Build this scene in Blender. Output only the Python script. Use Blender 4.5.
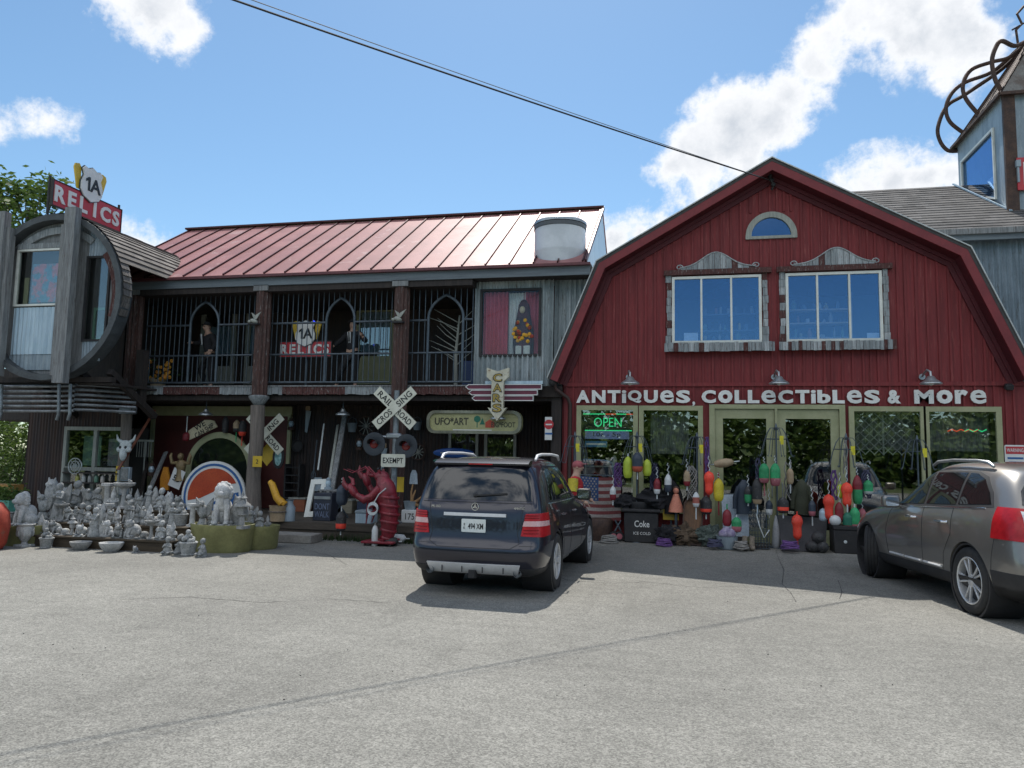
import bpy, bmesh, math, random
from mathutils import Matrix, Vector, noise
from mathutils.bvhtree import BVHTree
from mathutils.geometry import delaunay_2d_cdt
R_ = math.radians
PI = math.pi
rnd = random.Random(7)
for _o in list(bpy.data.objects):
    bpy.data.objects.remove(_o)
SC = bpy.context.scene
COL = SC.collection

# ------------------------------------------------------------------ camera
CAM = Vector((-1.94, -16.30, 1.75))
FPX = 750.0
CROT = Matrix.Rotation(R_(12.4), 3, 'Z') @ Matrix.Rotation(R_(90 + 5.64), 3, 'X') @ Matrix.Rotation(R_(1.07), 3, 'Z')
cd = bpy.data.cameras.new('camera')
cd.sensor_width = 36.0
cd.lens = 36.0 * FPX / 1024.0
cd.clip_start = 0.1
cd.clip_end = 3000.0
cam = bpy.data.objects.new('camera', cd)
cam.matrix_world = Matrix.Translation(CAM) @ CROT.to_4x4()
COL.objects.link(cam)
SC.camera = cam

# ------------------------------------------------------------------ light
SUN_EL, SUN_AZ = 58.0, -11.5          # azimuth clockwise from +Y
SUN_STRENGTH, SKY_STRENGTH, EXPOSURE = 3.6, 0.100, 0.50
SC.view_settings.view_transform = 'Standard'
SC.view_settings.look = 'None'
SC.view_settings.exposure = EXPOSURE
SC.view_settings.gamma = 1.0
SC.view_settings.use_curve_mapping = False
sd = bpy.data.lights.new('sun', 'SUN')
sd.energy = SUN_STRENGTH
sd.angle = R_(0.5)
sd.color = (1.0, 0.955, 0.88)
sun = bpy.data.objects.new('sun', sd)
_sdir = Vector((math.sin(R_(SUN_AZ)) * math.cos(R_(SUN_EL)), math.cos(R_(SUN_AZ)) * math.cos(R_(SUN_EL)), math.sin(R_(SUN_EL))))
sun.rotation_euler = (-_sdir).to_track_quat('-Z', 'Y').to_euler()
sun.location = (0, 0, 60)
COL.objects.link(sun)

def ray(px, py):
    return CROT @ Vector(((px - 512) / FPX, (384 - py) / FPX, -1.0))
def P(px, py, y):
    """photo pixel -> point on the upright plane at depth y"""
    d = ray(px, py)
    return CAM + d * ((y - CAM.y) / d.y)
def G(px, py, z=0.0):
    """photo pixel -> point on the level plane at height z"""
    d = ray(px, py)
    return CAM + d * ((z - CAM.z) / d.z)

world = bpy.data.worlds.new('World')
SC.world = world
world.use_nodes = True
wn, wl = world.node_tree.nodes, world.node_tree.links
for n in list(wn):
    wn.remove(n)
def wnode(t, **kw):
    n = wn.new(t)
    for k, v in kw.items():
        setattr(n, k, v)
    return n
def wmath(op, a, b=None, c=None, clamp=False):
    n = wnode('ShaderNodeMath', operation=op, use_clamp=clamp)
    for i, s in enumerate((a, b, c)):
        if s is None:
            continue
        if isinstance(s, (int, float)):
            n.inputs[i].default_value = s
        else:
            wl.new(s, n.inputs[i])
    return n.outputs[0]
sky = wnode('ShaderNodeTexSky', sky_type='NISHITA')
sky.sun_disc = False
sky.sun_elevation = R_(SUN_EL)
sky.sun_rotation = R_(SUN_AZ)
sky.air_density, sky.dust_density, sky.ozone_density = 1.0, 0.3, 3.4
tc = wnode('ShaderNodeTexCoord')
def wnoise(scale, detail, rough, zs=1.0, off=0.0):
    mp = wnode('ShaderNodeMapping')
    mp.inputs['Scale'].default_value = (1, 1, zs)
    mp.inputs['Location'].default_value = (off, off * .7, off * .3)
    wl.new(tc.outputs['Generated'], mp.inputs[0])
    n = wnode('ShaderNodeTexNoise')
    n.inputs['Scale'].default_value = scale
    n.inputs['Detail'].default_value = detail
    n.inputs['Roughness'].default_value = rough
    wl.new(mp.outputs[0], n.inputs['Vector'])
    return n.outputs['Fac']
BLOBS = [(150, 2, 36), (180, 24, 19), (148, 30, 16), (124, 0, 16), (198, 32, 8),
         (0, 126, 10), (-16, 121, 16), (30, 123, 5), (48, 121, 7), (60, 121, 5),
         (137, 244, 20), (122, 238, 14), (150, 250, 16),
         (735, 132, 44), (700, 152, 34), (770, 118, 34), (672, 165, 22), (748, 160, 26), (790, 96, 26), (812, 66, 24), (836, 44, 22),
         (856, 22, 20), (700, 192, 14), (680, 195, 10), (640, 228, 24), (615, 240, 26), (660, 222, 16),
         (885, 12, 30), (925, 22, 44), (960, 38, 36), (985, 48, 22), (905, 50, 26), (870, -12, 30), (940, 62, 16),
         (866, 184, 24), (895, 180, 26), (925, 178, 26), (952, 176, 22), (975, 180, 20), (850, 190, 14)]
best = None
for (bx, by, br) in BLOBS:
    d = ray(bx, by).normalized()
    vm = wnode('ShaderNodeVectorMath', operation='DISTANCE')
    wl.new(tc.outputs['Generated'], vm.inputs[0])
    vm.inputs[1].default_value = d
    q = wmath('MULTIPLY', vm.outputs['Value'], FPX / br)
    q = wmath('SUBTRACT', q, 1.0)
    q = wmath('MULTIPLY', q, br / 30.0)        # signed distance in units of 30 px
    best = q if best is None else wmath('SMOOTH_MIN', best, q, 0.35)
nA, nB, nC = wnoise(13, 9, .62), wnoise(38, 8, .65, off=3.1), wnoise(3.2, 10, .6, zs=1.6, off=9.0)
dist = wmath('ADD', best, wmath('MULTIPLY', wmath('SUBTRACT', nA, .5), 2.2))
dist = wmath('ADD', dist, wmath('MULTIPLY', wmath('SUBTRACT', nB, .5), 1.5))
def wramp(x, a, b):
    n = wnode('ShaderNodeMapRange', interpolation_type='SMOOTHSTEP')
    wl.new(x, n.inputs['Value'])
    for i, v in ((1, a), (2, b), (3, 0.0), (4, 1.0)):
        n.inputs[i].default_value = v
    return n.outputs[0]
alpha = wramp(dist, 0.26, -0.50)
core = wramp(dist, -0.15, -1.1)
sep = wnode('ShaderNodeSeparateXYZ')
wl.new(tc.outputs['Generated'], sep.inputs[0])
behind = wramp(sep.outputs['Y'], 0.05, -0.25)      # unseen cloud behind the camera: for reflections, thickened to light the shaded fronts
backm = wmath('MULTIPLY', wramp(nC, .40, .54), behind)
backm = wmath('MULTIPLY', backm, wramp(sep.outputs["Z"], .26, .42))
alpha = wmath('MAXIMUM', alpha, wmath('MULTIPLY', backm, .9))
alpha = wmath('MULTIPLY', alpha, wramp(sep.outputs['Z'], -.02, .05))
shade = wmath('MULTIPLY', core, wramp(nA, .22, .75))
cm = wnode('ShaderNodeMix', data_type='RGBA')
wl.new(shade, cm.inputs['Factor'])
cm.inputs[6].default_value = (0.84, 0.85, 0.87, 1)
cm.inputs[7].default_value = (0.42, 0.47, 0.54, 1)
bsky, bcl = wnode('ShaderNodeBackground'), wnode('ShaderNodeBackground')
bsky.inputs['Strength'].default_value = SKY_STRENGTH
bcl.inputs['Strength'].default_value = 1.0
tint = wnode('ShaderNodeMix', data_type='RGBA', blend_type='MULTIPLY')
tint.inputs['Factor'].default_value = 1.0
tint.inputs[7].default_value = (.90, 1.03, 1.0, 1)
wl.new(sky.outputs[0], tint.inputs[6])
wl.new(tint.outputs[2], bsky.inputs['Color'])
wl.new(cm.outputs[2], bcl.inputs['Color'])
wl.new(wmath('MULTIPLY_ADD', backm, .55, .88), bcl.inputs['Strength'])  # unseen rear cloud brightened further to fill the shaded fronts
wmix, wout = wnode('ShaderNodeMixShader'), wnode('ShaderNodeOutputWorld')
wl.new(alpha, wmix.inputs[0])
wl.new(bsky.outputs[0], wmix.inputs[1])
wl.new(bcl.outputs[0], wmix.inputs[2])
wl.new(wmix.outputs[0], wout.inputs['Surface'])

# ------------------------------------------------------------------ materials
MATS = {}
def mat(name, c1, c2=None, scale=4.0, stretch=(1, 1, 1), rough=.7, metal=0.0, bump=0.0, bscale=40.0, lo=.35, hi=.65, spec=.5, coat=0.0,
        fine=.25, fscale=30.0, c3=None, orand=0.0, rvar=.0, emit=None, estr=1.0):
    """procedural paint / wood / metal: two noise-mixed colours, fine mottling, optional worn third colour, bump"""
    if name in MATS:
        return MATS[name]
    m = bpy.data.materials.new(name)
    m.use_nodes = True
    N, L = m.node_tree.nodes, m.node_tree.links
    b = N['Principled BSDF']
    b.inputs['Metallic'].default_value = metal
    b.inputs['Roughness'].default_value = rough
    b.inputs['Specular IOR Level'].default_value = spec
    if coat:
        b.inputs['Coat Weight'].default_value = coat
        b.inputs['Coat Roughness'].default_value = .04
    if c2 is None:
        c2 = tuple(x * .82 for x in c1)
    t, oi, va, mp = N.new('ShaderNodeTexCoord'), N.new('ShaderNodeObjectInfo'), N.new('ShaderNodeVectorMath'), N.new('ShaderNodeMapping')
    va.operation = 'MULTIPLY_ADD'
    L.new(oi.outputs['Random'], va.inputs[0])
    va.inputs[1].default_value = (31, 17, 23)
    L.new(t.outputs['Object'], va.inputs[2])
    L.new(va.outputs[0], mp.inputs[0])
    mp.inputs['Scale'].default_value = stretch
    def noise(sc, det=5.0, ro=.6, src=mp):
        n = N.new('ShaderNodeTexNoise')
        n.inputs['Scale'].default_value = sc
        n.inputs['Detail'].default_value = det
        n.inputs['Roughness'].default_value = ro
        L.new(src.outputs[0], n.inputs['Vector'])
        return n.outputs['Fac']
    def ramp(x, a, bb):
        r = N.new('ShaderNodeMapRange')
        r.interpolation_type = 'SMOOTHSTEP'
        L.new(x, r.inputs['Value'])
        r.inputs[1].default_value, r.inputs[2].default_value = a, bb
        return r.outputs[0]
    def mix(f, x, y, mode='MIX'):
        k = N.new('ShaderNodeMix')
        k.data_type = 'RGBA'
        k.blend_type = mode
        if isinstance(f, float):
            k.inputs['Factor'].default_value = f
        else:
            L.new(f, k.inputs['Factor'])
        for s, i in ((x, 6), (y, 7)):
            if isinstance(s, tuple):
                k.inputs[i].default_value = (*s, 1)
            else:
                L.new(s, k.inputs[i])
        return k.outputs[2]
    col = mix(ramp(noise(scale), lo, hi), tuple(c1), tuple(c2))
    if c3 is not None:
        col = mix(ramp(noise(scale * 2.3, 8, .7), .56, .66), col, tuple(c3))
    if fine:
        fn = noise(fscale, 4, .7)
        g = N.new('ShaderNodeMapRange')
        L.new(fn, g.inputs['Value'])
        g.inputs[1].default_value, g.inputs[2].default_value = .25, .75
        g.inputs[3].default_value, g.inputs[4].default_value = 1 - fine, 1 + fine
        cc = N.new('ShaderNodeCombineColor')
        for i in range(3):
            L.new(g.outputs[0], cc.inputs[i])
        col = mix(1.0, col, cc.outputs[0], 'MULTIPLY')
    if orand:
        g3, c3_ = N.new('ShaderNodeMapRange'), N.new('ShaderNodeCombineColor')
        L.new(oi.outputs['Random'], g3.inputs['Value'])
        g3.inputs[3].default_value, g3.inputs[4].default_value = 1 - orand, 1 + orand * .5
        for i in range(3):
            L.new(g3.outputs[0], c3_.inputs[i])
        col = mix(1.0, col, c3_.outputs[0], 'MULTIPLY')
    L.new(col, b.inputs['Base Color'])
    if rvar:
        g2 = N.new('ShaderNodeMapRange')
        L.new(noise(scale * 1.7), g2.inputs['Value'])
        g2.inputs[1].default_value, g2.inputs[2].default_value = .3, .7
        g2.inputs[3].default_value, g2.inputs[4].default_value = max(.02, rough - rvar), min(1, rough + rvar)
        L.new(g2.outputs[0], b.inputs['Roughness'])
    if bump:
        bp = N.new('ShaderNodeBump')
        bp.inputs['Strength'].default_value = bump
        bp.inputs['Distance'].default_value = .02
        L.new(noise(bscale, 6, .65), bp.inputs['Height'])
        L.new(bp.outputs[0], b.inputs['Normal'])
    if emit:
        b.inputs['Emission Color'].default_value = (*emit, 1)
        b.inputs['Emission Strength'].default_value = estr
    MATS[name] = m
    return m

def glass(name, tint=(.75, .8, .78), refl=.10, rough=.0, gcol=(1, 1, 1)):
    """thin window pane: see-through with a mirror reflection that grows at grazing angles"""
    if name in MATS:
        return MATS[name]
    m = bpy.data.materials.new(name)
    m.use_nodes = True
    N, L = m.node_tree.nodes, m.node_tree.links
    N.remove(N['Principled BSDF'])
    out = N['Material Output']
    tr, gl, mx, ad = N.new('ShaderNodeBsdfTransparent'), N.new('ShaderNodeBsdfGlossy'), N.new('ShaderNodeMixShader'), N.new('ShaderNodeMath')
    tr.inputs[0].default_value = (*tint, 1)
    gl.inputs['Roughness'].default_value = rough
    gl.inputs['Color'].default_value = (*gcol, 1)
    t, nz, bp = N.new('ShaderNodeTexCoord'), N.new('ShaderNodeTexNoise'), N.new('ShaderNodeBump')
    nz.inputs['Scale'].default_value = 1.3
    nz.inputs['Detail'].default_value = 1
    L.new(t.outputs['Object'], nz.inputs['Vector'])
    bp.inputs["Strength"].default_value = .012
    bp.inputs['Distance'].default_value = .1
    L.new(nz.outputs['Fac'], bp.inputs['Height'])
    L.new(bp.outputs[0], gl.inputs['Normal'])
    ge, dt = N.new('ShaderNodeNewGeometry'), N.new('ShaderNodeVectorMath')
    dt.operation = 'DOT_PRODUCT'
    L.new(ge.outputs['Normal'], dt.inputs[0])
    L.new(ge.outputs['Incoming'], dt.inputs[1])
    def mth(op, a, b=0.0):
        k = N.new('ShaderNodeMath')
        k.operation = op
        for i, s in ((0, a), (1, b)):
            if isinstance(s, float):
                k.inputs[i].default_value = s
            else:
                L.new(s, k.inputs[i])
        return k.outputs[0]
    sch = mth('POWER', mth('SUBTRACT', 1.0, mth('ABSOLUTE', dt.outputs['Value'])), 5.0)   # Schlick, same from both sides of the pane
    ad.operation = 'MULTIPLY_ADD'
    ad.use_clamp = True
    L.new(sch, ad.inputs[0])
    ad.inputs[1].default_value = .94
    ad.inputs[2].default_value = .035 + refl
    L.new(ad.outputs[0], mx.inputs[0])
    L.new(tr.outputs[0], mx.inputs[1])
    L.new(gl.outputs[0], mx.inputs[2])
    L.new(mx.outputs[0], out.inputs['Surface'])
    MATS[name] = m
    return m

def inside(p, poly):
    r, n = False, len(poly)
    for i in range(n):
        (x0, y0), (x1, y1) = poly[i], poly[(i + 1) % n]
        if (y0 > p[1]) != (y1 > p[1]) and p[0] < (x1 - x0) * (p[1] - y0) / (y1 - y0) + x0:
            r = not r
    return r
# ------------------------------------------------------------------ mesh builder
WM = {}
class MB:
    """collects shapes in world (or local) coordinates and links them as ONE mesh object"""
    def __init__(s):
        s.v, s.f, s.mi, s.cur, s.uv = [], [], [], 0, {}
    def add(s, vs, fs, M=None):
        o = len(s.v)
        for p in vs:
            p = Vector(p)
            s.v.append(M @ p if M is not None else p)
        for f in fs:
            s.f.append([i + o for i in f])
            s.mi.append(s.cur)
        return s
    def addbm(s, bm, M=None):
        bm.verts.index_update()
        s.add([v.co.copy() for v in bm.verts], [[v.index for v in f.verts] for f in bm.faces], M)
        bm.free()
        return s
    def addmesh(s, me, M=None):
        return s.add([v.co.copy() for v in me.vertices], [list(p.vertices) for p in me.polygons], M)
    def box(s, c, d, rot=None, bev=0.0, seg=1):
        M = Matrix.Translation(Vector(c))
        if rot is not None:
            M = M @ (rot.to_4x4() if hasattr(rot, 'to_4x4') else Matrix.Rotation(rot, 4, 'Z'))
        if bev <= 0:
            x, y, z = d[0] / 2, d[1] / 2, d[2] / 2
            vs = [(-x, -y, -z), (x, -y, -z), (x, y, -z), (-x, y, -z), (-x, -y, z), (x, -y, z), (x, y, z), (-x, y, z)]
            return s.add(vs, [(0, 3, 2, 1), (4, 5, 6, 7), (0, 1, 5, 4), (1, 2, 6, 5), (2, 3, 7, 6), (3, 0, 4, 7)], M)
        bm = bmesh.new()
        bmesh.ops.create_cube(bm, size=1.0)
        for v in bm.verts:
            v.co = Vector((v.co.x * d[0], v.co.y * d[1], v.co.z * d[2]))
        bmesh.ops.bevel(bm, geom=list(bm.edges), offset=bev, segments=seg, affect='EDGES', profile=.5)
        return s.addbm(bm, M)
    def b2(s, x0, x1, y0, y1, z0, z1, bev=0.0):
        return s.box(((x0 + x1) / 2, (y0 + y1) / 2, (z0 + z1) / 2), (abs(x1 - x0), abs(y1 - y0), abs(z1 - z0)), None, bev)
    def bar(s, p0, p1, w, d, up=(0, 0, 1), bev=0.0):
        """rectangular bar from p0 to p1, w across, d deep"""
        p0, p1 = Vector(p0), Vector(p1)
        z = (p1 - p0)
        L = z.length
        z.normalize()
        y = Vector(up)
        x = y.cross(z)
        if x.length < 1e-4:
            x = Vector((1, 0, 0))
        x.normalize()
        y = z.cross(x)
        M = Matrix((x, y, z)).transposed()
        return s.box((p0 + p1) / 2, (w, d, L), M, bev)
    def tube(s, pts, r, n=8, closed=False, cap=True):
        pts = [Vector(p) for p in pts]
        m = len(pts)
        rs = r if isinstance(r, (list, tuple)) else [r] * m
        vs, fs, up = [], [], None
        for i, p in enumerate(pts):
            a = pts[i - 1] if (i > 0 or closed) else p
            b = pts[(i + 1) % m] if (i < m - 1 or closed) else p
            t = (b - a).normalized() if (b - a).length > 1e-9 else Vector((0, 0, 1))
            if up is None:
                up = Vector((0, 0, 1)) if abs(t.z) < .9 else Vector((0, 1, 0))
            x = up.cross(t)
            if x.length < 1e-5:
                x = Vector((1, 0, 0)).cross(t)
            x.normalize()
            up = t.cross(x)
            for k in range(n):
                a_ = 2 * PI * k / n
                vs.append(p + x * (math.cos(a_) * rs[i]) + up * (math.sin(a_) * rs[i]))
        for i in range(m if closed else m - 1):
            for k in range(n):
                fs.append((i * n + k, i * n + (k + 1) % n, ((i + 1) % m) * n + (k + 1) % n, ((i + 1) % m) * n + k))
        if cap and not closed:
            fs.append(tuple(range(n - 1, -1, -1)))
            fs.append(tuple((m - 1) * n + k for k in range(n)))
        return s.add(vs, fs)
    def cyl(s, p0, p1, r0, r1=None, n=14, cap=True):
        return s.tube([p0, p1], [r0, r0 if r1 is None else r1], n, False, cap)
    def lathe(s, prof, n=16, M=None, ax=None, caps=True):
        """profile of (radius, height) about z, or about the axis ax=(p0, dir)"""
        if ax is not None:
            p0, d = Vector(ax[0]), Vector(ax[1]).normalized()
            M = Matrix.Translation(p0) @ d.to_track_quat('Z', 'Y').to_matrix().to_4x4()
        vs, fs = [], []
        for (r, z) in prof:
            for k in range(n):
                a = 2 * PI * k / n
                vs.append((max(r, 1e-4) * math.cos(a), max(r, 1e-4) * math.sin(a), z))
        for i in range(len(prof) - 1):
            for k in range(n):
                fs.append((i * n + k, i * n + (k + 1) % n, (i + 1) * n + (k + 1) % n, (i + 1) * n + k))
        if caps:
            fs.append(tuple(range(n - 1, -1, -1)))
            fs.append(tuple((len(prof) - 1) * n + k for k in range(n)))
        return s.add(vs, fs, M)
    def ball(s, c, r, n=12, m=8, rot=None):
        r = r if isinstance(r, (list, tuple)) else (r, r, r)
        M = Matrix.Translation(Vector(c))
        if rot is not None:
            M = M @ rot.to_4x4()
        vs, fs = [(0, 0, -r[2])], []
        for i in range(1, m):
            t = PI * i / m - PI / 2
            for k in range(n):
                a = 2 * PI * k / n
                vs.append((r[0] * math.cos(t) * math.cos(a), r[1] * math.cos(t) * math.sin(a), r[2] * math.sin(t)))
        vs.append((0, 0, r[2]))
        for k in range(n):
            fs.append((0, 1 + (k + 1) % n, 1 + k))
            fs.append((len(vs) - 1, 1 + (m - 2) * n + k, 1 + (m - 2) * n + (k + 1) % n))
        for i in range(m - 2):
            for k in range(n):
                fs.append((1 + i * n + k, 1 + i * n + (k + 1) % n, 1 + (i + 1) * n + (k + 1) % n, 1 + (i + 1) * n + k))
        return s.add(vs, fs, M)
    def prism(s, poly, o=(0, 0, 0), U=(1, 0, 0), V=(0, 0, 1), depth=.03, holes=()):
        """flat outline (with holes) in the frame o,U,V, extruded by depth along U x V turned to the viewer side (-y for U=x, V=z)"""
        o, U, V = Vector(o), Vector(U), Vector(V)
        Nn = U.cross(V).normalized()
        bm = bmesh.new()
        if holes:
            pts, ee = [], []
            for lp in (poly, *holes):
                k0 = len(pts)
                pts += [Vector((a, b)) for a, b in lp]
                ee += [(k0 + i, k0 + (i + 1) % len(lp)) for i in range(len(lp))]
            cv, ce, cf = delaunay_2d_cdt(pts, ee, [], 1, 1e-6)[:3]
            cf = [f for f in cf if inside(sum((cv[i] for i in f), Vector((0, 0))) / len(f), poly) and not any(inside(sum((cv[i] for i in f), Vector((0, 0))) / len(f), h) for h in holes)]
            bv = [bm.verts.new(o + U * v.x + V * v.y) for v in cv]
            for f in cf:
                bm.faces.new([bv[i] for i in f])
        else:
            bm.faces.new([bm.verts.new(o + U * a + V * b) for a, b in poly])
        for f in bm.faces:
            f.normal_update()
            if f.normal.dot(Nn) < 0:
                f.normal_flip()
        if depth:
            fr = bmesh.ops.extrude_face_region(bm, geom=list(bm.faces))
            for e in fr['geom']:
                if isinstance(e, bmesh.types.BMVert):
                    e.co += Nn * depth
            bmesh.ops.recalc_face_normals(bm, faces=list(bm.faces))
        return s.addbm(bm)
    def lump(s, c, r, amp=.3, fr=2.2, seed=0, n=18, m=12):
        """slumped, creased bag or heap"""
        k0 = len(s.v)
        s.ball(c, r, n, m)
        c = Vector(c)
        for i in range(k0, len(s.v)):
            d = s.v[i] - c
            q = Vector((d.x / r[0], d.y / r[1], d.z / r[2]))
            f = 1 + amp * noise.noise(q * fr + Vector((seed * 7.3, seed * 3.1, 0))) + amp * .6 * abs(noise.noise(q * fr * 2.7 + Vector((seed, 5, seed * 2.2))))
            z = d.z * f
            s.v[i] = c + Vector((d.x * f, d.y * f, max(z, -r[2] * .92)))
        return s
    def quad(s, a, b, c, d):
        return s.add([a, b, c, d], [(0, 1, 2, 3)])
    def sheet(s, x0, x1, z0, z1, y, pitch=.076, amp=.012, top=None, per=6):
        """corrugated sheet facing -y between x0..x1; z1 may be given by top(x)"""
        n = max(2, int((x1 - x0) / pitch * per))
        vs, fs = [], []
        for i in range(n + 1):
            x = x0 + (x1 - x0) * i / n
            yy = y - amp * math.cos(2 * PI * x / pitch)
            vs += [(x, yy, z0), (x, yy, top(x) if top else z1)]
        for i in range(n):
            fs.append((2 * i, 2 * i + 2, 2 * i + 3, 2 * i + 1))
        return s.add(vs, fs)
    def text(s, t, o, U=(1, 0, 0), V=(0, 0, 1), h=.1, w=None, depth=.006, bold=0.0, align='C', tight=1.0):
        """lettering with its cap height h, middle (or left) at o, squeezed to width w"""
        me = text_mesh(t, bold, tight)
        xs, ys = [v.co.x for v in me.vertices], [v.co.y for v in me.vertices]
        if not xs:
            return s
        x0, x1, y0, y1 = min(xs), max(xs), min(ys), max(ys)
        nl = t.count('\n') + 1
        sy = h * nl / (y1 - y0) if nl == 1 else (h * nl * 1.25) / (y1 - y0)
        sx = w / (x1 - x0) if w else sy
        U, V, o = Vector(U).normalized(), Vector(V).normalized(), Vector(o)
        Nn = U.cross(V)
        cx = (x0 + x1) / 2 if align == 'C' else x0
        cy = (y0 + y1) / 2
        zs = [v.co.z for v in me.vertices]
        z0, z1 = min(zs), max(zs)
        vs = [o + U * ((v.co.x - cx) * sx) + V * ((v.co.y - cy) * sy) + Nn * ((v.co.z - z0) / max(z1 - z0, 1e-6) * depth) for v in me.vertices]
        return s.add(vs, [list(p.vertices) for p in me.polygons])
    def build(s, name, m, parent=None, angle=38, local=False, smooth=True, origin=None):
        me = bpy.data.meshes.new(name)
        inv = None
        if parent is not None and not local:
            inv = WM[parent.name].inverted()
        elif origin is not None:
            inv = Matrix.Translation(-Vector(origin))
        vs = [inv @ v for v in s.v] if inv is not None else s.v
        me.from_pydata([tuple(v) for v in vs], [], s.f)
        for mm in (m if isinstance(m, (list, tuple)) else [m]):
            me.materials.append(mm)
        me.polygons.foreach_set('material_index', s.mi)
        if s.uv:
            ul = me.uv_layers.new(name='UVMap')
            for fi, cs in s.uv.items():
                p = me.polygons[fi]
                for li, c in zip(p.loop_indices, cs):
                    ul.data[li].uv = c
        me.validate()
        if smooth:
            me.polygons.foreach_set('use_smooth', [True] * len(me.polygons))
            me.set_sharp_from_angle(angle=R_(angle))
        me.update()
        o = bpy.data.objects.new(name, me)
        COL.objects.link(o)
        if parent is not None:
            o.parent = parent
            WM[o.name] = WM[parent.name]
        elif origin is not None:
            o.location = origin
            WM[o.name] = Matrix.Translation(Vector(origin))
        else:
            WM[o.name] = Matrix.Identity(4)
        return o
_TX = {}
def text_mesh(t, bold, tight):
    k = (t, bold, tight)
    if k not in _TX:
        cu = bpy.data.curves.new('lettering', 'FONT')
        cu.body = t
        cu.align_x = 'CENTER'
        cu.size = 1.0
        cu.extrude = .05
        cu.offset = bold
        cu.space_character = tight
        cu.resolution_u = 3
        ob = bpy.data.objects.new('lettering', cu)
        COL.objects.link(ob)
        dg = bpy.context.evaluated_depsgraph_get()
        _TX[k] = bpy.data.meshes.new_from_object(ob.evaluated_get(dg))
        bpy.data.objects.remove(ob)
        bpy.data.curves.remove(cu)
    return _TX[k]
def tag(o, label=None, cat=None, group=None, kind=None):
    for k, v in (('label', label), ('category', cat), ('group', group), ('kind', kind)):
        if v:
            o[k] = v
    return o
def thing(name, label, cat, loc=(0, 0, 0), rz=0.0, group=None):
    o = bpy.data.objects.new(name, None)
    o.empty_display_size = .2
    COL.objects.link(o)
    o.location = loc
    o.rotation_euler = (0, 0, rz)
    WM[o.name] = Matrix.Translation(Vector(loc)) @ Matrix.Rotation(rz, 4, 'Z')
    return tag(o, label, cat, group)
def base_of(mb):
    xs, ys, zs = [v.x for v in mb.v], [v.y for v in mb.v], [v.z for v in mb.v]
    return Vector(((min(xs) + max(xs)) / 2, (min(ys) + max(ys)) / 2, min(zs)))
def solo(mb, name, label, cat, m, group=None, kind=None, angle=38):
    """a thing that is one mesh, its origin at its base"""
    return tag(mb.build(name, m, None, angle, origin=base_of(mb)), label, cat, group, kind)
def struct(mb, name, m, angle=38):
    return tag(mb.build(name, m, None, angle), kind='structure')
def kids(o):
    return [c for c in bpy.data.objects if c.parent == o]
def copy_tree(o, loc=None, rz=None, scale=None, label=None, parent=None):
    c = o.copy()
    COL.objects.link(c)
    if parent is not None:
        c.parent = parent
    if loc is not None:
        c.location = loc
    if rz is not None:
        c.rotation_euler = (0, 0, rz)
    if scale is not None:
        c.scale = (scale,) * 3 if isinstance(scale, (int, float)) else scale
    if label:
        c['label'] = label
    for ch in o.children:
        copy_tree(ch, parent=c)
    return c
def circ(r, n=24, a0=0.0, a1=2 * PI, cx=0, cy=0, ry=None):
    full = abs(a1 - a0 - 2 * PI) < 1e-6
    k = n if full else n + 1
    return [(cx + r * math.cos(a0 + (a1 - a0) * i / n), cy + (ry or r) * math.sin(a0 + (a1 - a0) * i / n)) for i in range(k)]
def rrect(w, h, r, n=4, cx=0, cy=0):
    out = []
    for (sx, sy, a) in ((1, 1, 0), (-1, 1, 90), (-1, -1, 180), (1, -1, 270)):
        for i in range(n + 1):
            t = R_(a + 90 * i / n)
            out.append((cx + sx * (w / 2 - r) + r * math.cos(t), cy + sy * (h / 2 - r) + r * math.sin(t)))
    return out
def rect(x0, x1, z0, z1):
    return [(x0, z0), (x1, z0), (x1, z1), (x0, z1)]
def skin_mesh(verts, edges, radii, sub=1, root=0):
    """one continuous body grown round a jointed skeleton"""
    me = bpy.data.meshes.new('skin')
    me.from_pydata([tuple(v) for v in verts], edges, [])
    ob = bpy.data.objects.new('skin', me)
    COL.objects.link(ob)
    ob.modifiers.new('s', 'SKIN').use_smooth_shade = True
    for i, r in enumerate(radii):
        sv = me.skin_vertices[0].data[i]
        sv.radius = (r, r) if isinstance(r, (int, float)) else r
        sv.use_root = (i == root)
    if sub:
        ob.modifiers.new('d', 'SUBSURF').levels = sub
    dg = bpy.context.evaluated_depsgraph_get()
    out = bpy.data.meshes.new_from_object(ob.evaluated_get(dg))
    bpy.data.objects.remove(ob)
    return out
def smooth01(t):
    t = max(0.0, min(1.0, t))
    return t * t * (3 - 2 * t)
def gz(y):
    """the lot rises a hand's breadth towards the buildings"""
    return 0.10 * smooth01((y + 2.4) / 1.9)
# ------------------------------------------------------------------ palette
m_red = mat('barn_red_paint', (.215, .023, .025), (.15, .016, .018), scale=2.0, stretch=(7, 7, .35), rough=.66, bump=.3, bscale=60, fine=.22, c3=(.26, .06, .055))
m_redtrim = mat('barn_red_trim', (.20, .022, .026), (.16, .017, .021), scale=3, rough=.55, fine=.12)
m_cream = mat('cream_green_trim_paint', (.36, .36, .21), (.30, .31, .17), scale=4, rough=.5, fine=.08, bump=.05)
m_white = mat('white_window_paint', (.72, .73, .68), (.62, .63, .58), scale=3, rough=.45, fine=.06)
m_letter = mat('white_letter_paint', (.78, .78, .75), (.68, .68, .65), scale=2.5, rough=.5, fine=.1)
m_greywood = mat('weathered_grey_wood', (.27, .28, .28), (.16, .165, .17), scale=3, stretch=(9, 9, .6), rough=.85, bump=.5, bscale=50, fine=.3, fscale=60, c3=(.10, .07, .06))
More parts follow.
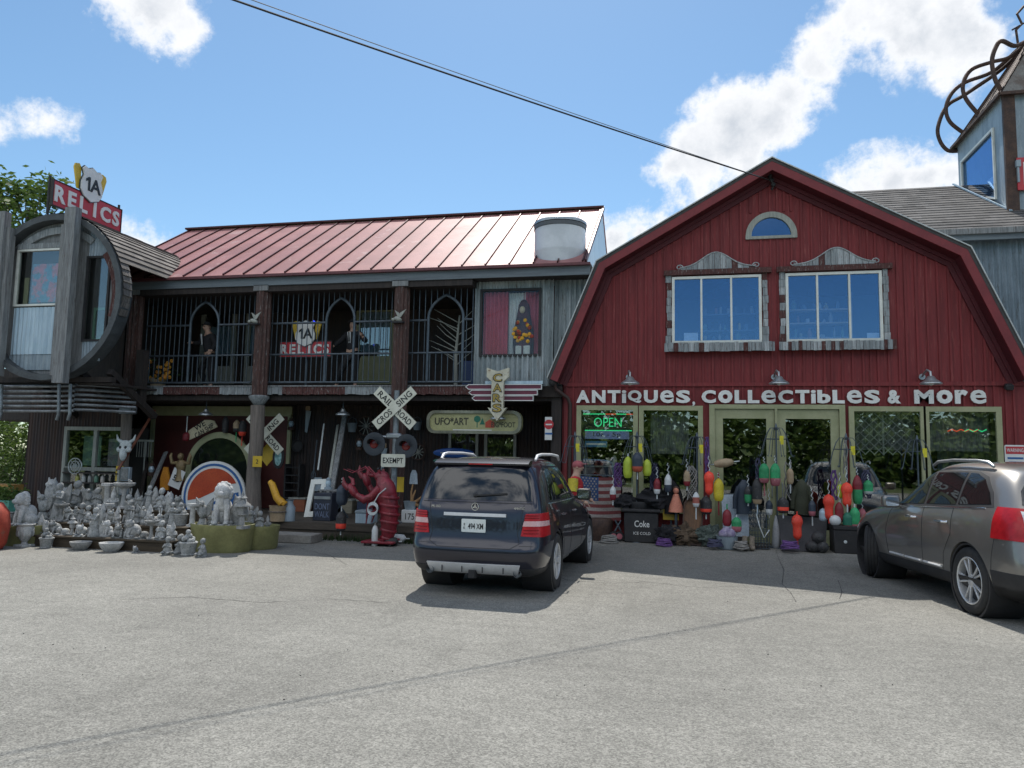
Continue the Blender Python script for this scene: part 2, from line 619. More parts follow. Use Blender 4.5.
m_driftwood = mat('peeling_barn_board', (.34, .37, .38), (.20, .22, .23), scale=3.5, stretch=(8, 8, .8), rough=.85, bump=.6, bscale=45, fine=.35, fscale=55, c3=(.10, .035, .03))
m_redwood = mat('peeling_dark_red_board', (.10, .035, .03), (.06, .022, .02), scale=4, stretch=(8, 8, 1), rough=.8, bump=.4, fine=.4, c3=(.3, .3, .28))
m_darkwood = mat('dark_stained_wood', (.040, .030, .026), (.022, .017, .016), scale=3, stretch=(8, 8, .7), rough=.75, bump=.4, fine=.35)
m_post = mat('ribbed_red_brown_post', (.085, .038, .030), (.05, .026, .022), scale=4, stretch=(5, 5, .6), rough=.7, bump=.3, fine=.4, c3=(.2, .19, .18))
m_log = mat('bare_log_pole', (.22, .185, .16), (.14, .12, .105), scale=3, stretch=(8, 8, .5), rough=.85, bump=.6, fine=.3)
m_galv = mat('galvanised_sheet', (.30, .36, .40), (.21, .26, .30), scale=2.5, stretch=(3, 3, .6), rough=.5, metal=.15, fine=.2, c3=(.30, .34, .36))
m_galvpale = mat('pale_blue_sheet', (.50, .61, .68), (.36, .47, .55), scale=3, stretch=(7, 7, .3), rough=.4, metal=.2, fine=.15)
m_galvold = mat('aged_wall_sheet', (.37, .41, .42), (.26, .30, .31), scale=2, stretch=(4, 4, .5), rough=.55, metal=.1, fine=.35, fscale=24, c3=(.14, .12, .10))
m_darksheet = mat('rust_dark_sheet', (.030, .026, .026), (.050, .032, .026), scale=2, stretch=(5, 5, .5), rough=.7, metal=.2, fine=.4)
m_roofred = mat('red_standing_seam', (.36, .165, .158), (.28, .125, .12), scale=.8, rough=.52, metal=.05, spec=.22, c3=(.40, .24, .23), fine=.06, rvar=.06)
m_seam = mat('dark_red_seam', (.075, .018, .02), rough=.5, metal=.3, fine=.1)
m_pipe = mat('dull_steel_pipe', (.28, .31, .33), (.17, .18, .19), scale=6, rough=.45, metal=.6, fine=.2)
m_rust = mat('rusted_pipe', (.095, .055, .040), (.055, .035, .03), scale=7, rough=.7, metal=.3, fine=.4)
m_iron = mat('blue_black_iron', (.10, .125, .15), (.07, .09, .11), scale=6, rough=.45, metal=.5, fine=.2)
m_black = mat('matt_black', (.018, .018, .020), (.028, .027, .028), scale=5, rough=.65, fine=.2)
m_blackfab = mat('black_cloth', (.014, .014, .017), (.022, .022, .026), scale=9, rough=.95, fine=.2, bump=.2)
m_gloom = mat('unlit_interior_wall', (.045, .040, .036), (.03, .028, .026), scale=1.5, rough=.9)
m_concrete = mat('pale_cast_concrete', (.46, .46, .45), (.31, .32, .32), scale=5, rough=.9, bump=.5, bscale=30, fine=.35, fscale=26, c3=(.16, .165, .15), orand=.35)
m_steps = mat('grey_step_concrete', (.25, .24, .22), (.19, .18, .165), scale=3, rough=.9, bump=.4, fine=.25)
m_tubgreen = mat('faded_olive_tub', (.26, .255, .105), (.19, .185, .075), scale=4, rough=.6, fine=.15)
m_alum = mat('brushed_lamp_metal', (.42, .45, .46), (.33, .35, .36), scale=6, rough=.35, metal=.7, fine=.1)
m_wframe = mat('pale_grey_wood_frame', (.36, .37, .33), (.27, .28, .25), scale=4, stretch=(6, 6, .8), rough=.7, fine=.2)
g_win = glass('window_pane', (.90, .93, .91), .10)
g_sky = glass('upper_window_pane', (.80, .88, .95), .14, gcol=(.42, .66, 1.0))  # gloss tinted blue to deepen the sky reflected in these panes

def asphalt():
    m = bpy.data.materials.new('faded_asphalt')
    m.use_nodes = True
    N, L = m.node_tree.nodes, m.node_tree.links
    b = N['Principled BSDF']
    t = N.new('ShaderNodeTexCoord')
    def nz(sc, det, ro=.6, st=(1, 1, 1)):
        mp = N.new('ShaderNodeMapping')
        mp.inputs['Scale'].default_value = st
        L.new(t.outputs['Object'], mp.inputs[0])
        n = N.new('ShaderNodeTexNoise')
        n.inputs['Scale'].default_value, n.inputs['Detail'].default_value, n.inputs['Roughness'].default_value = sc, det, ro
        L.new(mp.outputs[0], n.inputs['Vector'])
        return n.outputs['Fac']
    def mr(x, a, bb, c, d):
        r = N.new('ShaderNodeMapRange')
        L.new(x, r.inputs['Value'])
        for i, v in ((1, a), (2, bb), (3, c), (4, d)):
            r.inputs[i].default_value = v
        return r.outputs[0]
    def mul(x, y):
        k = N.new('ShaderNodeMath')
        k.operation = 'MULTIPLY'
        for i, s in ((0, x), (1, y)):
            if isinstance(s, float):
                k.inputs[i].default_value = s
            else:
                L.new(s, k.inputs[i])
        return k.outputs[0]
    vo = N.new('ShaderNodeTexVoronoi')
    vo.inputs['Scale'].default_value = 95
    L.new(t.outputs['Object'], vo.inputs['Vector'])
    sx = N.new('ShaderNodeSeparateColor')
    L.new(vo.outputs['Color'], sx.inputs[0])
    v2 = N.new('ShaderNodeTexVoronoi')
    v2.inputs['Scale'].default_value = 34
    L.new(t.outputs['Object'], v2.inputs['Vector'])
    s2 = N.new('ShaderNodeSeparateColor')
    L.new(v2.outputs['Color'], s2.inputs[0])
    grain = mul(mr(sx.outputs[0], 0, 1, .62, 1.38), mr(s2.outputs[1], 0, 1, .90, 1.10))
    stains = mul(mul(mr(nz(.30, 6, .65), .3, .7, .80, 1.16), mr(nz(2.2, 6, .7, (1, 2.5, 1)), .3, .7, .88, 1.1)), mul(mr(nz(.55, 4, .6, (3.5, .35, 1)), .54, .72, 1.0, .86), mr(nz(1.1, 7, .75), .64, .74, 1.0, .72)))
    pits = mr(nz(9, 3, .5), .72, .76, 1.0, .62)
    v = mul(mul(mul(grain, stains), pits), .212)
    cc = N.new('ShaderNodeCombineColor')
    L.new(v, cc.inputs[0])
    L.new(mul(v, .975), cc.inputs[1])
    L.new(mul(v, .875), cc.inputs[2])
    L.new(cc.outputs[0], b.inputs['Base Color'])
    b.inputs['Roughness'].default_value = .88
    b.inputs['Specular IOR Level'].default_value = .3
    bp = N.new('ShaderNodeBump')
    bp.inputs['Strength'].default_value = .5
    bp.inputs['Distance'].default_value = .006
    L.new(vo.outputs['Distance'], bp.inputs['Height'])
    L.new(bp.outputs[0], b.inputs['Normal'])
    return m
m_asphalt = asphalt()
m_grass = mat('mown_grass', (.055, .085, .022), (.085, .10, .03), scale=.6, rough=.95, fine=.5, fscale=12)
m_crack = mat('crack_filler', (.035, .034, .032), rough=.95)

# ------------------------------------------------------------------ ground
def ground_sheet(x0, x1, y0, y1, dz):
    ys = [y for y in ([y0, -2.4] + [-2.4 + .19 * i for i in range(1, 11)] + [y1])]
    mb = MB()
    vs = []
    for y in ys:
        vs += [(x0, y, gz(y) + dz), (x1, y, gz(y) + dz)]
    return mb.add(vs, [(2 * i, 2 * i + 1, 2 * i + 3, 2 * i + 2) for i in range(len(ys) - 1)])
struct(ground_sheet(-900, 900, -700, 1500, -.012), 'ground', m_grass)
struct(ground_sheet(-60, 45, -34, 9, 0), 'parking_lot', m_asphalt)
def ribbon(mb, pts, w):
    pts = [Vector(p) for p in pts]
    vs = []
    for i, p in enumerate(pts):
        t = (pts[min(i + 1, len(pts) - 1)] - pts[max(i - 1, 0)]).normalized()
        s = Vector((-t.y, t.x, 0)) * w * rnd.uniform(.4, 1.0)
        vs += [p - s, p + s]
    mb.add(vs, [(2 * i, 2 * i + 2, 2 * i + 3, 2 * i + 1) for i in range(len(pts) - 1)])
cr = MB()
for line in ([(575, 581), (610, 584), (650, 582), (700, 588), (745, 586), (790, 592), (840, 590)], [(776, 555), (784, 570), (782, 584), (790, 592), (797, 604)],
             [(838, 580), (842, 592), (839, 600)], [(560, 578), (575, 581)], [(300, 548), (330, 556), (350, 566)], [(120, 600), (190, 597), (260, 603), (330, 599), (400, 604)]):
    pts = []
    for (a, b) in zip(line[:-1], line[1:]):
        for k in range(8):
            t = k / 8
            q = G(a[0] + (b[0] - a[0]) * t, a[1] + (b[1] - a[1]) * t + rnd.uniform(-.5, .5))
            pts.append((q.x, q.y, gz(q.y) + .004))
    ribbon(cr, pts, .006)
struct(cr, 'pavement_cracks', m_crack)

# ------------------------------------------------------------------ shared building helpers
def offs(line, d):
    """polyline in (x,z) moved by d to its right-hand side, mitred"""
    out = []
    for i, p in enumerate(line):
        p = Vector(p)
        n = []
        if i > 0:
            t = (p - Vector(line[i - 1])).normalized()
            n.append(Vector((t.y, -t.x)))
        if i < len(line) - 1:
            t = (Vector(line[i + 1]) - p).normalized()
            n.append(Vector((t.y, -t.x)))
        m = sum(n, Vector((0, 0))).normalized()
        out.append(tuple(p + m * (d / max(.3, m.dot(n[0])))))
    return out
def band(mb, line, d0, d1, y0, y1):
    """strip between two offsets of a roof line, y0 back to y1 front"""
    a, b = offs(line, d0), offs(line, d1)
    for i in range(len(line) - 1):
        mb.prism([a[i], a[i + 1], b[i + 1], b[i]], (0, y0, 0), depth=y0 - y1)
def window(parent, name, x0, x1, z0, z1, y, fw, m, gm, xs=(), zs=(), fd=.06, mull=.04, label=None, mw=None, thick=.008):
    """framed window facing -y: the frame is a part, each pane a sub-part"""
    gx = [x0 + fw] + [v for x in xs for v in (x - mull / 2, x + mull / 2)] + [x1 - fw]
    gzz = [z0 + fw] + [v for z in zs for v in (z - mull / 2, z + mull / 2)] + [z1 - fw]
    holes = [rect(gx[2 * i], gx[2 * i + 1], gzz[2 * j], gzz[2 * j + 1]) for i in range(len(gx) // 2) for j in range(len(gzz) // 2)]
    fr = MB().prism(rect(x0, x1, z0, z1), (0, y, 0), depth=fd, holes=holes).build(name, m, parent)
    if label:
        fr['label'] = label
    for h in holes:
        MB().b2(h[0][0] - .004, h[1][0] + .004, y - fd * .45, y - fd * .45 + thick, h[0][1] - .004, h[2][1] + .004).build('pane', gm, fr)
    return fr
def shingles(mb, p0, U, V, nu, nv, lift=.012, sub=1):
    """courses of roof shingles: p0 lower corner, U along the eave, V up the slope, nv courses; each shingle gets its own tone via uv"""
    p0, U, V = Vector(p0), Vector(U), Vector(V)
    Nn = U.cross(V).normalized()
    if Nn.z < 0:
        Nn = -Nn
    for j in range(nv):
        off = (j % 2) * .5 + rnd.uniform(-.1, .1)
        k = -1
        while k < nu:
            a, b = max(0, k + off), min(nu, k + 1 + off)
            k += 1
            if b - a < .05:
                continue
            l1, l0 = lift * rnd.uniform(1, 1.3), 0.001
            A, B = p0 + U * (a / nu) + V * (j / nv), p0 + U * (b / nu) + V * (j / nv)
            T = V / nv
            i0 = len(mb.v)
            mb.add([A + Nn * l1, B + Nn * l1, B + T + Nn * l0, A + T + Nn * l0, A, B], [(0, 1, 2, 3), (4, 5, 1, 0)])
            u = rnd.random()
            for q in (2, 1):
                mb.uv[len(mb.f) - q] = [(u, .5)] * 4
def shingle_mat(name, c1, c2):
    m = mat(name, c1, c2, scale=3, rough=.9, fine=.35, fscale=50, bump=.3, bscale=80)
    N, L = m.node_tree.nodes, m.node_tree.links
    b = N['Principled BSDF']
    src = b.inputs['Base Color'].links[0].from_socket
    uv, sp, mr_, cc, mx = N.new('ShaderNodeUVMap'), N.new('ShaderNodeSeparateXYZ'), N.new('ShaderNodeMapRange'), N.new('ShaderNodeCombineColor'), N.new('ShaderNodeMix')
    L.new(uv.outputs[0], sp.inputs[0])
    L.new(sp.outputs[0], mr_.inputs['Value'])
    mr_.inputs[3].default_value, mr_.inputs[4].default_value = .68, 1.32
    for i in range(3):
        L.new(mr_.outputs[0], cc.inputs[i])
    mx.data_type, mx.blend_type = 'RGBA', 'MULTIPLY'
    mx.inputs['Factor'].default_value = 1
    L.new(src, mx.inputs[6])
    L.new(cc.outputs[0], mx.inputs[7])
    L.new(mx.outputs[2], b.inputs['Base Color'])
    return m
m_shingle = shingle_mat('grey_brown_shingle', (.115, .108, .105), (.085, .082, .082))
m_shingle2 = shingle_mat('brown_barrel_shingle', (.16, .145, .13), (.12, .108, .10))

# ================================================================== the red barn
barn = thing('barn_shop', 'red gambrel-roofed barn shop with white lettering over its glass doors', 'shop building', (0, 0, gz(0)))
RL = [(-4.66, 3.49), (-3.62, 6.03), (.03, 8.10), (3.70, 6.03), (4.76, 3.49)]
WL = offs(RL, .16)                      # wall follows the roof underside
def wall_top(x):
    for (a, b) in zip(WL[:-1], WL[1:]):
        if a[0] <= x <= b[0]:
            return a[1] + (b[1] - a[1]) * (x - a[0]) / (b[0] - a[0])
    return 3.36
DW = [(-4.0, -2.8), (-2.66, -1.45), (1.53, 2.83), (2.91, 4.18)]
UW = [(-2.02, -.18), (.30, 2.16)]
BOARDS = [m_driftwood, m_redwood, mat('silver_barn_board', (.46, .49, .50), (.30, .32, .33), scale=3.5, stretch=(8, 8, .8), rough=.85, bump=.5, fine=.35, c3=(.14, .06, .05))]
DOOR = (-1.2, 1.34)
DZ0, DZ1 = .72, 2.87
holesW = [rect(a, b, DZ0, DZ1) for a, b in DW] + [rect(DOOR[0], DOOR[1], .12, 2.88)] + [rect(a, b, 4.25, 5.70) for a, b in UW]
halfc, halfr = (.035, 6.53), .42
holesW.append([(halfc[0] + halfr * math.cos(PI * i / 16), halfc[1] + halfr * math.sin(PI * i / 16)) for i in range(17)])
mb = MB()
wall_outline = [(-4.34, .1), (4.34, .1), (4.34, 3.40), WL[4], WL[3], WL[2], WL[1], WL[0], (-4.34, 3.40)]
wall_outline = [(-4.34, .1), (4.70, .1), (4.70, 3.36), (4.44, 3.88), WL[3], WL[2], WL[1], (-4.34, 3.9)]
mb.prism(wall_outline, (0, .08, 0), depth=.08, holes=holesW)
x = -4.28
blk = [(a - .06, b + .06, DZ0 - .06, DZ1 + .06) for a, b in DW] + [(DOOR[0] - .06, DOOR[1] + .06, 0, 2.96)] + [(a - .13, b + .24, 4.07, 5.85) for a, b in UW] + [(-.47, .55, 6.46, 7.05)]
while x < 4.68:
    w = .042
    segs = [(.12, 3.335), (3.415, wall_top(x) - .03)]
    for (a, b, z0, z1) in blk:
        if a < x < b:
            ns = []
            for (s0, s1) in segs:
                if z1 <= s0 or z0 >= s1:
                    ns.append((s0, s1))
                else:
                    if z0 > s0 + .05:
                        ns.append((s0, z0))
                    if z1 < s1 - .05:
                        ns.append((z1, s1))
            segs = ns
    for (s0, s1) in segs:
        if s1 > s0:
            mb.b2(x - w / 2, x + w / 2, -.024, .002, s0, s1)
    x += .20 if rnd.random() < .75 else .14
mb.b2(-4.34, 4.70, -.045, .002, 3.335, 3.415)         # belt board
# side and back walls, inner floor
for sx in (-4.34, 4.62):
    mb.b2(sx - .05, sx + .05, .083, 10.0, .1, 3.9 if sx < 0 else 3.5)
BL = offs(RL, .075)
mb.prism([(-4.34, .1), (4.70, .1), (4.70, 3.5)] + [BL[4], BL[3], BL[2], BL[1], BL[0]] + [(-4.34, 3.5)], (0, 10.1, 0), depth=.1)
mb.build('wall', m_red, barn)
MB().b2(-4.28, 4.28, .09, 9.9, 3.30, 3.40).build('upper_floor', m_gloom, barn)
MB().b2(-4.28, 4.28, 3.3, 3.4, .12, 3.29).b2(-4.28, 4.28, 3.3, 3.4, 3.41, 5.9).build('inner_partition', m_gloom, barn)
mb = MB()
band(mb, RL, 0, .07, 10.4, -.40)
mb.build('roof', m_shingle, barn)
mb = MB()
band(mb, offs(RL, -.012), 0, .022, 10.45, -.43)
mb.build('drip_edge', mat('pale_drip_edge', (.50, .50, .48), rough=.4, metal=.4), barn)
mb = MB()
band(mb, RL, .075, .235, -.36, -.402)
mb.build('rake_board', m_redtrim, barn)
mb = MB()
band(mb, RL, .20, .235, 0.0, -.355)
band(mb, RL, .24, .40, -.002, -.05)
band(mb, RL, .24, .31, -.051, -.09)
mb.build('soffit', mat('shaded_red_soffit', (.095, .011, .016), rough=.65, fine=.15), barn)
# lettering: every letter brought to one cap height, as on the wall
def letters(txt, x0, x1, z0, h, y, mb):
    adv = {' ': .42, ',': .25, 'i': .30, 'I': .3, 'M': 1.12, 'T': .86, 'L': .72, 'r': .74, '&': .70, 'e': .9, 'b': .8}
    tot = sum(adv.get(c, .92) for c in txt)
    k = (x1 - x0) / tot
    x = x0
    for c in txt:
        a = adv.get(c, .92) * k
        if c != ' ':
            hh, zc = (h, z0 + h / 2) if c != ',' else (h * .36, z0 - h * .06)
            mb.text(c, (x + a / 2, y, zc), h=hh, w=a * (.86 if c != ',' else .6), depth=.035, bold=.03 if c == 'i' else .02 if c == 'e' else .045)
        x += a
WORDS = ('ANTiQUeS,', 'CoLLeCTibLeS', '&', 'More')
for wd, (xa, xb) in zip(WORDS, ((-4.09, -1.53), (-1.44, 2.08), (2.18, 2.46), (2.66, 4.00))):
    mb = MB()
    letters(wd, xa, xb, 2.975, .275, -.046, mb)
    mb.build('lettering', m_letter, barn)
# downspout at the left corner, cable bracket under the peak
MB().tube([(-4.52, -.30, 3.38), (-4.50, -.22, 3.26), (-4.25, -.12, 3.08), (-4.20, -.07, 2.95), (-4.20, -.07, .2)], .04, 10).build('downspout', mat('brown_downspout', (.06, .035, .03), rough=.5, fine=.15), barn)
mb = MB().ball((-4.55, -.25, 3.42), (.10, .12, .12)).box((-4.5, -.28, 3.55), (.16, .1, .16))
mb.build('eave_cap', m_black, barn)
mb = MB().cyl((.03, -.03, 7.78), (.03, -.12, 7.78), .03).tube([(.03, -.1, 7.84), (0, -.16, 7.76), (.05, -.17, 7.66), (.09, -.12, 7.58), (.05, -.1, 7.5)], .022, 6)
for k in range(3):
    mb.lathe([(.0, 0), (.045, .01), (.025, .04), (.045, .06), (0, .08)], 10, ax=((.02 + .03 * k, -.1, 7.80 - .1 * k), (0, -1, .2)))
mb.build('cable_bracket', m_black, barn)
# half-round window
hw = MB()
arc = lambda r, n=20: [(halfc[0] + r * math.cos(PI * i / n), halfc[1] + r * math.sin(PI * i / n)) for i in range(n + 1)]
hw.prism([(halfc[0] - .52, halfc[1] - .06), (halfc[0] + .52, halfc[1] - .06)] + arc(.52), (0, .02, 0), depth=.07, holes=[[(p[0] * 1, p[1] + .0) for p in arc(.40)]])
hwp = hw.build('half_round_window', m_wframe, barn)
MB().prism(arc(.405), (0, .0, 0), depth=.008).build('pane', g_sky, hwp)
# upper windows with drift-board surrounds
def bell(x0, x1, zb, hh, cx):
    pts = []
    for i in range(21):
        t = i / 20
        x = x0 + (x1 - x0) * t
        pts.append((x, zb + .03 + hh * math.exp(-((x - cx) / ((x1 - x0) * .19)) ** 2)))
    return [(x1, zb), (x0, zb)] + pts
for i, (a, b) in enumerate(UW):
    third = (b - a) / 3
    fr = window(barn, 'upper_window', a, b, 4.25, 5.70, -.0, .055, m_white, g_sky, xs=(a + third, b - third), fd=.07)
    for sx in (a - .065, b + .07):
        mb = MB()
        for k in range(9):                               # drift boards up both sides
            z = 4.26 + k * .165
            mb.cur = rnd.choice((0, 0, 0, 0, 1, 2))
            mb.box((sx + rnd.uniform(-.012, .012), -.045, z + .08), (.11 + rnd.uniform(-.02, .02), .03, .158), Matrix.Rotation(rnd.uniform(-.03, .03), 3, 'Y'))
        mb.build('side_boards', BOARDS, fr)
    MB().b2(a - .17, b + .2, -.11, -.005, 5.73, 5.84).build('head_board', m_redwood, fr)
    mb = MB()
    cx = (a + b) / 2 + (.0 if i == 0 else .08)
    n = 13
    for k in range(n):                                   # crest cut from upright boards
        mb.cur = rnd.choice((0, 0, 0, 2, 2, 1))
        xa, xb = a + .18 + (b - a - .3) * k / n, a + .18 + (b - a - .3) * (k + 1) / n
        f = lambda x: 5.86 + .30 * math.exp(-((x - cx) / .38) ** 2) + .045 * math.exp(-((x - cx) / .85) ** 2)
        mb.prism([(xa + .004, 5.842), (xb - .004, 5.842), (xb - .004, f(xb)), ((xa + xb) / 2, f((xa + xb) / 2)), (xa + .004, f(xa))], (0, -.03 + rnd.uniform(-.006, .006), 0), depth=.035)
    mb.cur = 2
    for sx, xe in ((-1, a + .16), (1, b - .10)):           # scrolled ends and a bead along the edge
        mb.tube([(xe - sx * (.02 + .055 * (1 - t / 14)) * math.cos(t * .55) * 1.0, -.075, 5.90 + (.055 * (1 - t / 14) + .01) * math.sin(t * .55)) for t in range(15)], .012, 6)
    mb.tube([(a + .2 + (b - a - .32) * t / 30, -.07, f(a + .2 + (b - a - .32) * t / 30) + .006) for t in range(31)], .014, 6)
    mb.build('crest', BOARDS, fr)
    mb = MB()
    x = a - .16
    while x < b + .2:                                    # flower box of upright boards
        w = rnd.uniform(.06, .12)
        mb.cur = rnd.choice((0, 0, 0, 2, 1))
        mb.b2(x, min(x + w - .006, b + .23), -.20 + rnd.uniform(-.008, .008), -.165, 4.06 + rnd.uniform(-.01, .005), 4.245 + rnd.uniform(-.012, .01))
        x += w
    mb.build('flower_box', BOARDS, fr)
    MB().b2(a - .15, b + .21, -.164, -.003, 4.08, 4.13).build('box_floor', m_darkwood, fr)
# display windows and doors
for (a, b) in DW:
    window(barn, 'display_window', a - .06, b + .06, DZ0 - .06, DZ1 + .05, -.0, .10, m_cream, g_win, fd=.06)
df = MB().prism(rect(DOOR[0] - .06, DOOR[1] + .06, .12, 2.95), (0, -.0, 0), depth=.07, holes=[rect(DOOR[0] + .05, .045, .14, 2.86), rect(.095, DOOR[1] - .05, .14, 2.86)]).build('door_frame', m_cream, barn)
for (a, b, s) in ((DOOR[0] + .055, .04, 1), (.10, DOOR[1] - .055, -1)):
    d = MB().prism(rect(a, b, .145, 2.855), (0, .03, 0), depth=.05, holes=[rect(a + .16, b - .16, .42, 2.66)]).build('door', m_cream, barn)
    MB().b2(a + .155, b - .155, -.001, .009, .415, 2.665).build('pane', g_win, d)
    hx = b - .07 if s > 0 else a + .07
    MB().tube([(hx, -.02, 1.05), (hx, -.08, 1.07), (hx, -.08, 1.33), (hx, -.02, 1.35)], .012, 8).build('handle', m_alum, d)

# ================================================================== balcony shop on the left
shop = thing('balcony_shop', 'long two-storey shop with barred balcony and red metal roof', 'shop building', (-10, 0, gz(0)))
EZ, RZ, RY = 6.02, 8.52, 3.5
XL, XR = -16.5, -3.86
RLx = -16.6
mb = MB()
V = Vector((0, RY + .4, RZ - EZ))
mb.add([(XL, -.42, EZ), (XR, -.42, EZ), (XR, RY, RZ), (RLx, RY, RZ), (XL, RY * 2 + .4, EZ), (XR, RY * 2 + .4, EZ)], [(0, 1, 2, 3), (3, 2, 5, 4)])
mb.add([(XL, -.42, EZ - .05), (XR, -.42, EZ - .05), (XR, -.42, EZ), (XL, -.42, EZ)], [(0, 1, 2, 3)])
roofp = mb.build('roof', m_roofred, shop)
mb = MB()
k = 0
x = XL + .05
while x < XR + .02:                                       # raised seams
    t = (x - XL) / (XR - XL)
    mb.bar((x, -.43, EZ + .012), (x, RY, RZ + .012), .03, .05)
    x += .545
mb.build('seam', m_seam, roofp)
MB().bar((RLx, RY, RZ + .03), (XR + .03, RY, RZ + .03), .22, .05).build('ridge_cap', m_seam, roofp)
MB().bar((XR + .015, -.43, EZ + .01), (XR + .015, RY, RZ + .01), .05, .09).build('gable_trim', m_seam, roofp)
mb = MB().add([(XR - .02, -.3, EZ - .1), (XR - .02, RY * 2 + .3, EZ - .1), (XR - .02, RY, RZ - .08)], [(0, 1, 2)])
mb.build('gable_wall', m_galvpale, shop)
mb = MB()
mb.b2(-15.75, -3.75, -.40, -.36, 5.74, 5.97)
mb.build('fascia', mat('blue_grey_fascia', (.15, .18, .20), (.11, .13, .15), scale=2, stretch=(.5, 6, 6), rough=.6, fine=.2), shop)
MB().b2(-15.7, -3.74, -.50, -.402, 5.935, 5.99).build('gutter', mat('dark_red_gutter', (.13, .035, .04), (.10, .03, .035), rough=.5), shop)
MB().b2(-15.7, -6.4, -.36, 2.3, 5.60, 5.74).build('eave_beam', m_darkwood, shop)
MB().b2(-15.75, -15.62, .0, 2.3, 3.1, 6.0).build('end_wall', m_darksheet, shop)
# balcony floor with patched front board
FZ0, FZ1 = 3.16, 3.37
MB().b2(-15.45, -6.42, -.06, 2.3, FZ0 + .02, FZ1 - .02).build('balcony_floor', m_darkwood, shop)
x, cur, mb1 = -15.42, None, None
while x < -6.45:
    w = rnd.uniform(.07, .10)
    k = int((x + 16) * .62) % 2
    if k != cur:
        if mb1:
            mb1.build('floor_edge_boards', m_redwood if cur else m_driftwood, shop)
        mb1, cur = MB(), k
    mb1.b2(x, x + w - .006, -.10 + rnd.uniform(-.006, .006), -.062, FZ0 + rnd.uniform(-.015, .01), FZ1 - .03)
    x += w
mb1.build('floor_edge_boards', m_redwood if cur else m_driftwood, shop)
MB().b2(-15.45, -6.42, -.12, -.02, FZ1 - .03, FZ1 + .0).build('edge_rail', m_greywood, shop)
# posts
def ribbed(mb, x, y, z0, z1, r, n=11):
    pts = []
    for i in range(n * 4):
        a = 2 * PI * i / (n * 4)
        pts.append((r * (1 + .10 * math.cos(a * n)) * math.cos(a), r * (1 + .10 * math.cos(a * n)) * math.sin(a)))
    mb.prism([(p[0], p[1]) for p in pts], (x, y, z0), U=(1, 0, 0), V=(0, 1, 0), depth=z1 - z0)
PX = [P(134, 340, -.22).x, P(262, 340, -.22).x, P(401, 340, -.22).x]
for i, px_ in enumerate(PX):
    mb = MB()
    ribbed(mb, px_, -.22, (2.75 if i == 0 else 3.02 if i == 1 else .34), 5.62, .165)
    p = mb.build('post', m_post, shop)
    if i == 1:
        MB().lathe([(.05, 2.86), (.12, 2.90), (.23, 3.05), (.24, 3.10), (.19, 3.12)], 14, Matrix.Translation((px_, -.22, 0))).build('capital', m_driftwood, p)
    MB().b2(px_ - .19, px_ + .19, -.40, -.05, 5.62, 5.76).build('cap_block', m_greywood, p)
for px_, z1, r in ((PX[0] - .06, 2.76, .13), (PX[1] - .02, 2.88, .165)):
    mb = MB().tube([(px_ + .03, -.22, .3), (px_ - .02, -.22, 1.2), (px_ + .02, -.22, 2.1), (px_, -.22, z1)], [r * 1.15, r, r * .97, r], 14)
    mb.build('log_post', m_log, shop)
MB().cyl((PX[0] - .03, -.22, 2.66), (PX[0] - .03, -.22, 2.84), .2, .2, 16).build('post_collar', m_galv, shop)
# barred grilles, one per bay
z_b, z_m, z_t, z_top = 3.45, 4.12, 4.88, 5.60
for i, (a, b, ax0, ax1) in enumerate(((PX[0] + .2, -11.98, P(190, 350, 0).x, P(218, 350, 0).x), (-11.62, -8.42, P(326, 350, 0).x, P(354, 350, 0).x), (-8.03, -6.46, P(428, 350, 0).x, P(463, 350, 0).x))):
    mb = MB()
    apex = 5.46
    for z in (z_b, z_m, z_t):
        if z == z_t:
            mb.cyl((a, -.03, z), (ax0, -.03, z), .026, None, 8)
            mb.cyl((ax1, -.03, z), (b, -.03, z), .026, None, 8)
        else:
            mb.cyl((a, -.03, z), (b, -.03, z), .024, None, 8)
    n = int((b - a) / .132)
    for k in range(n + 1):
        x = a + (b - a) * k / n
        inn = ax0 + .03 < x < ax1 - .03
        if inn:
            u = abs((x - (ax0 + ax1) / 2) / ((ax1 - ax0) / 2))
            zt = z_t + .1 + (apex - z_t - .1) * math.sqrt(max(0, 1 - ((1 + u) / 2) ** 2)) / .866
            if i != 1 or True:
                mb.cyl((x, -.03, zt), (x, -.03, z_top), .011, None, 6)
            mb.cyl((x, -.03, z_b), (x, -.03, z_m), .011, None, 6)
        else:
            mb.cyl((x, -.03, z_b), (x, -.03, z_top), .011, None, 6)
    gr = mb.build('barred_grille', m_iron, shop)
    mb = MB()
    cx, hw_ = (ax0 + ax1) / 2, (ax1 - ax0) / 2
    pts = [(ax0, -.03, z_b)] + [(cx + hw_ - 2 * hw_ * math.cos(R_(60) * t / 8), -.03, z_t + .05 + (apex - z_t - .05) * math.sin(R_(60) * t / 8) / math.sin(R_(60))) for t in range(9)]
    pts += [(2 * cx - p[0], p[1], p[2]) for p in reversed(pts[:-1])]
    mb.tube(pts, .034, 8)
    mb.build('pointed_arch', m_iron, gr)
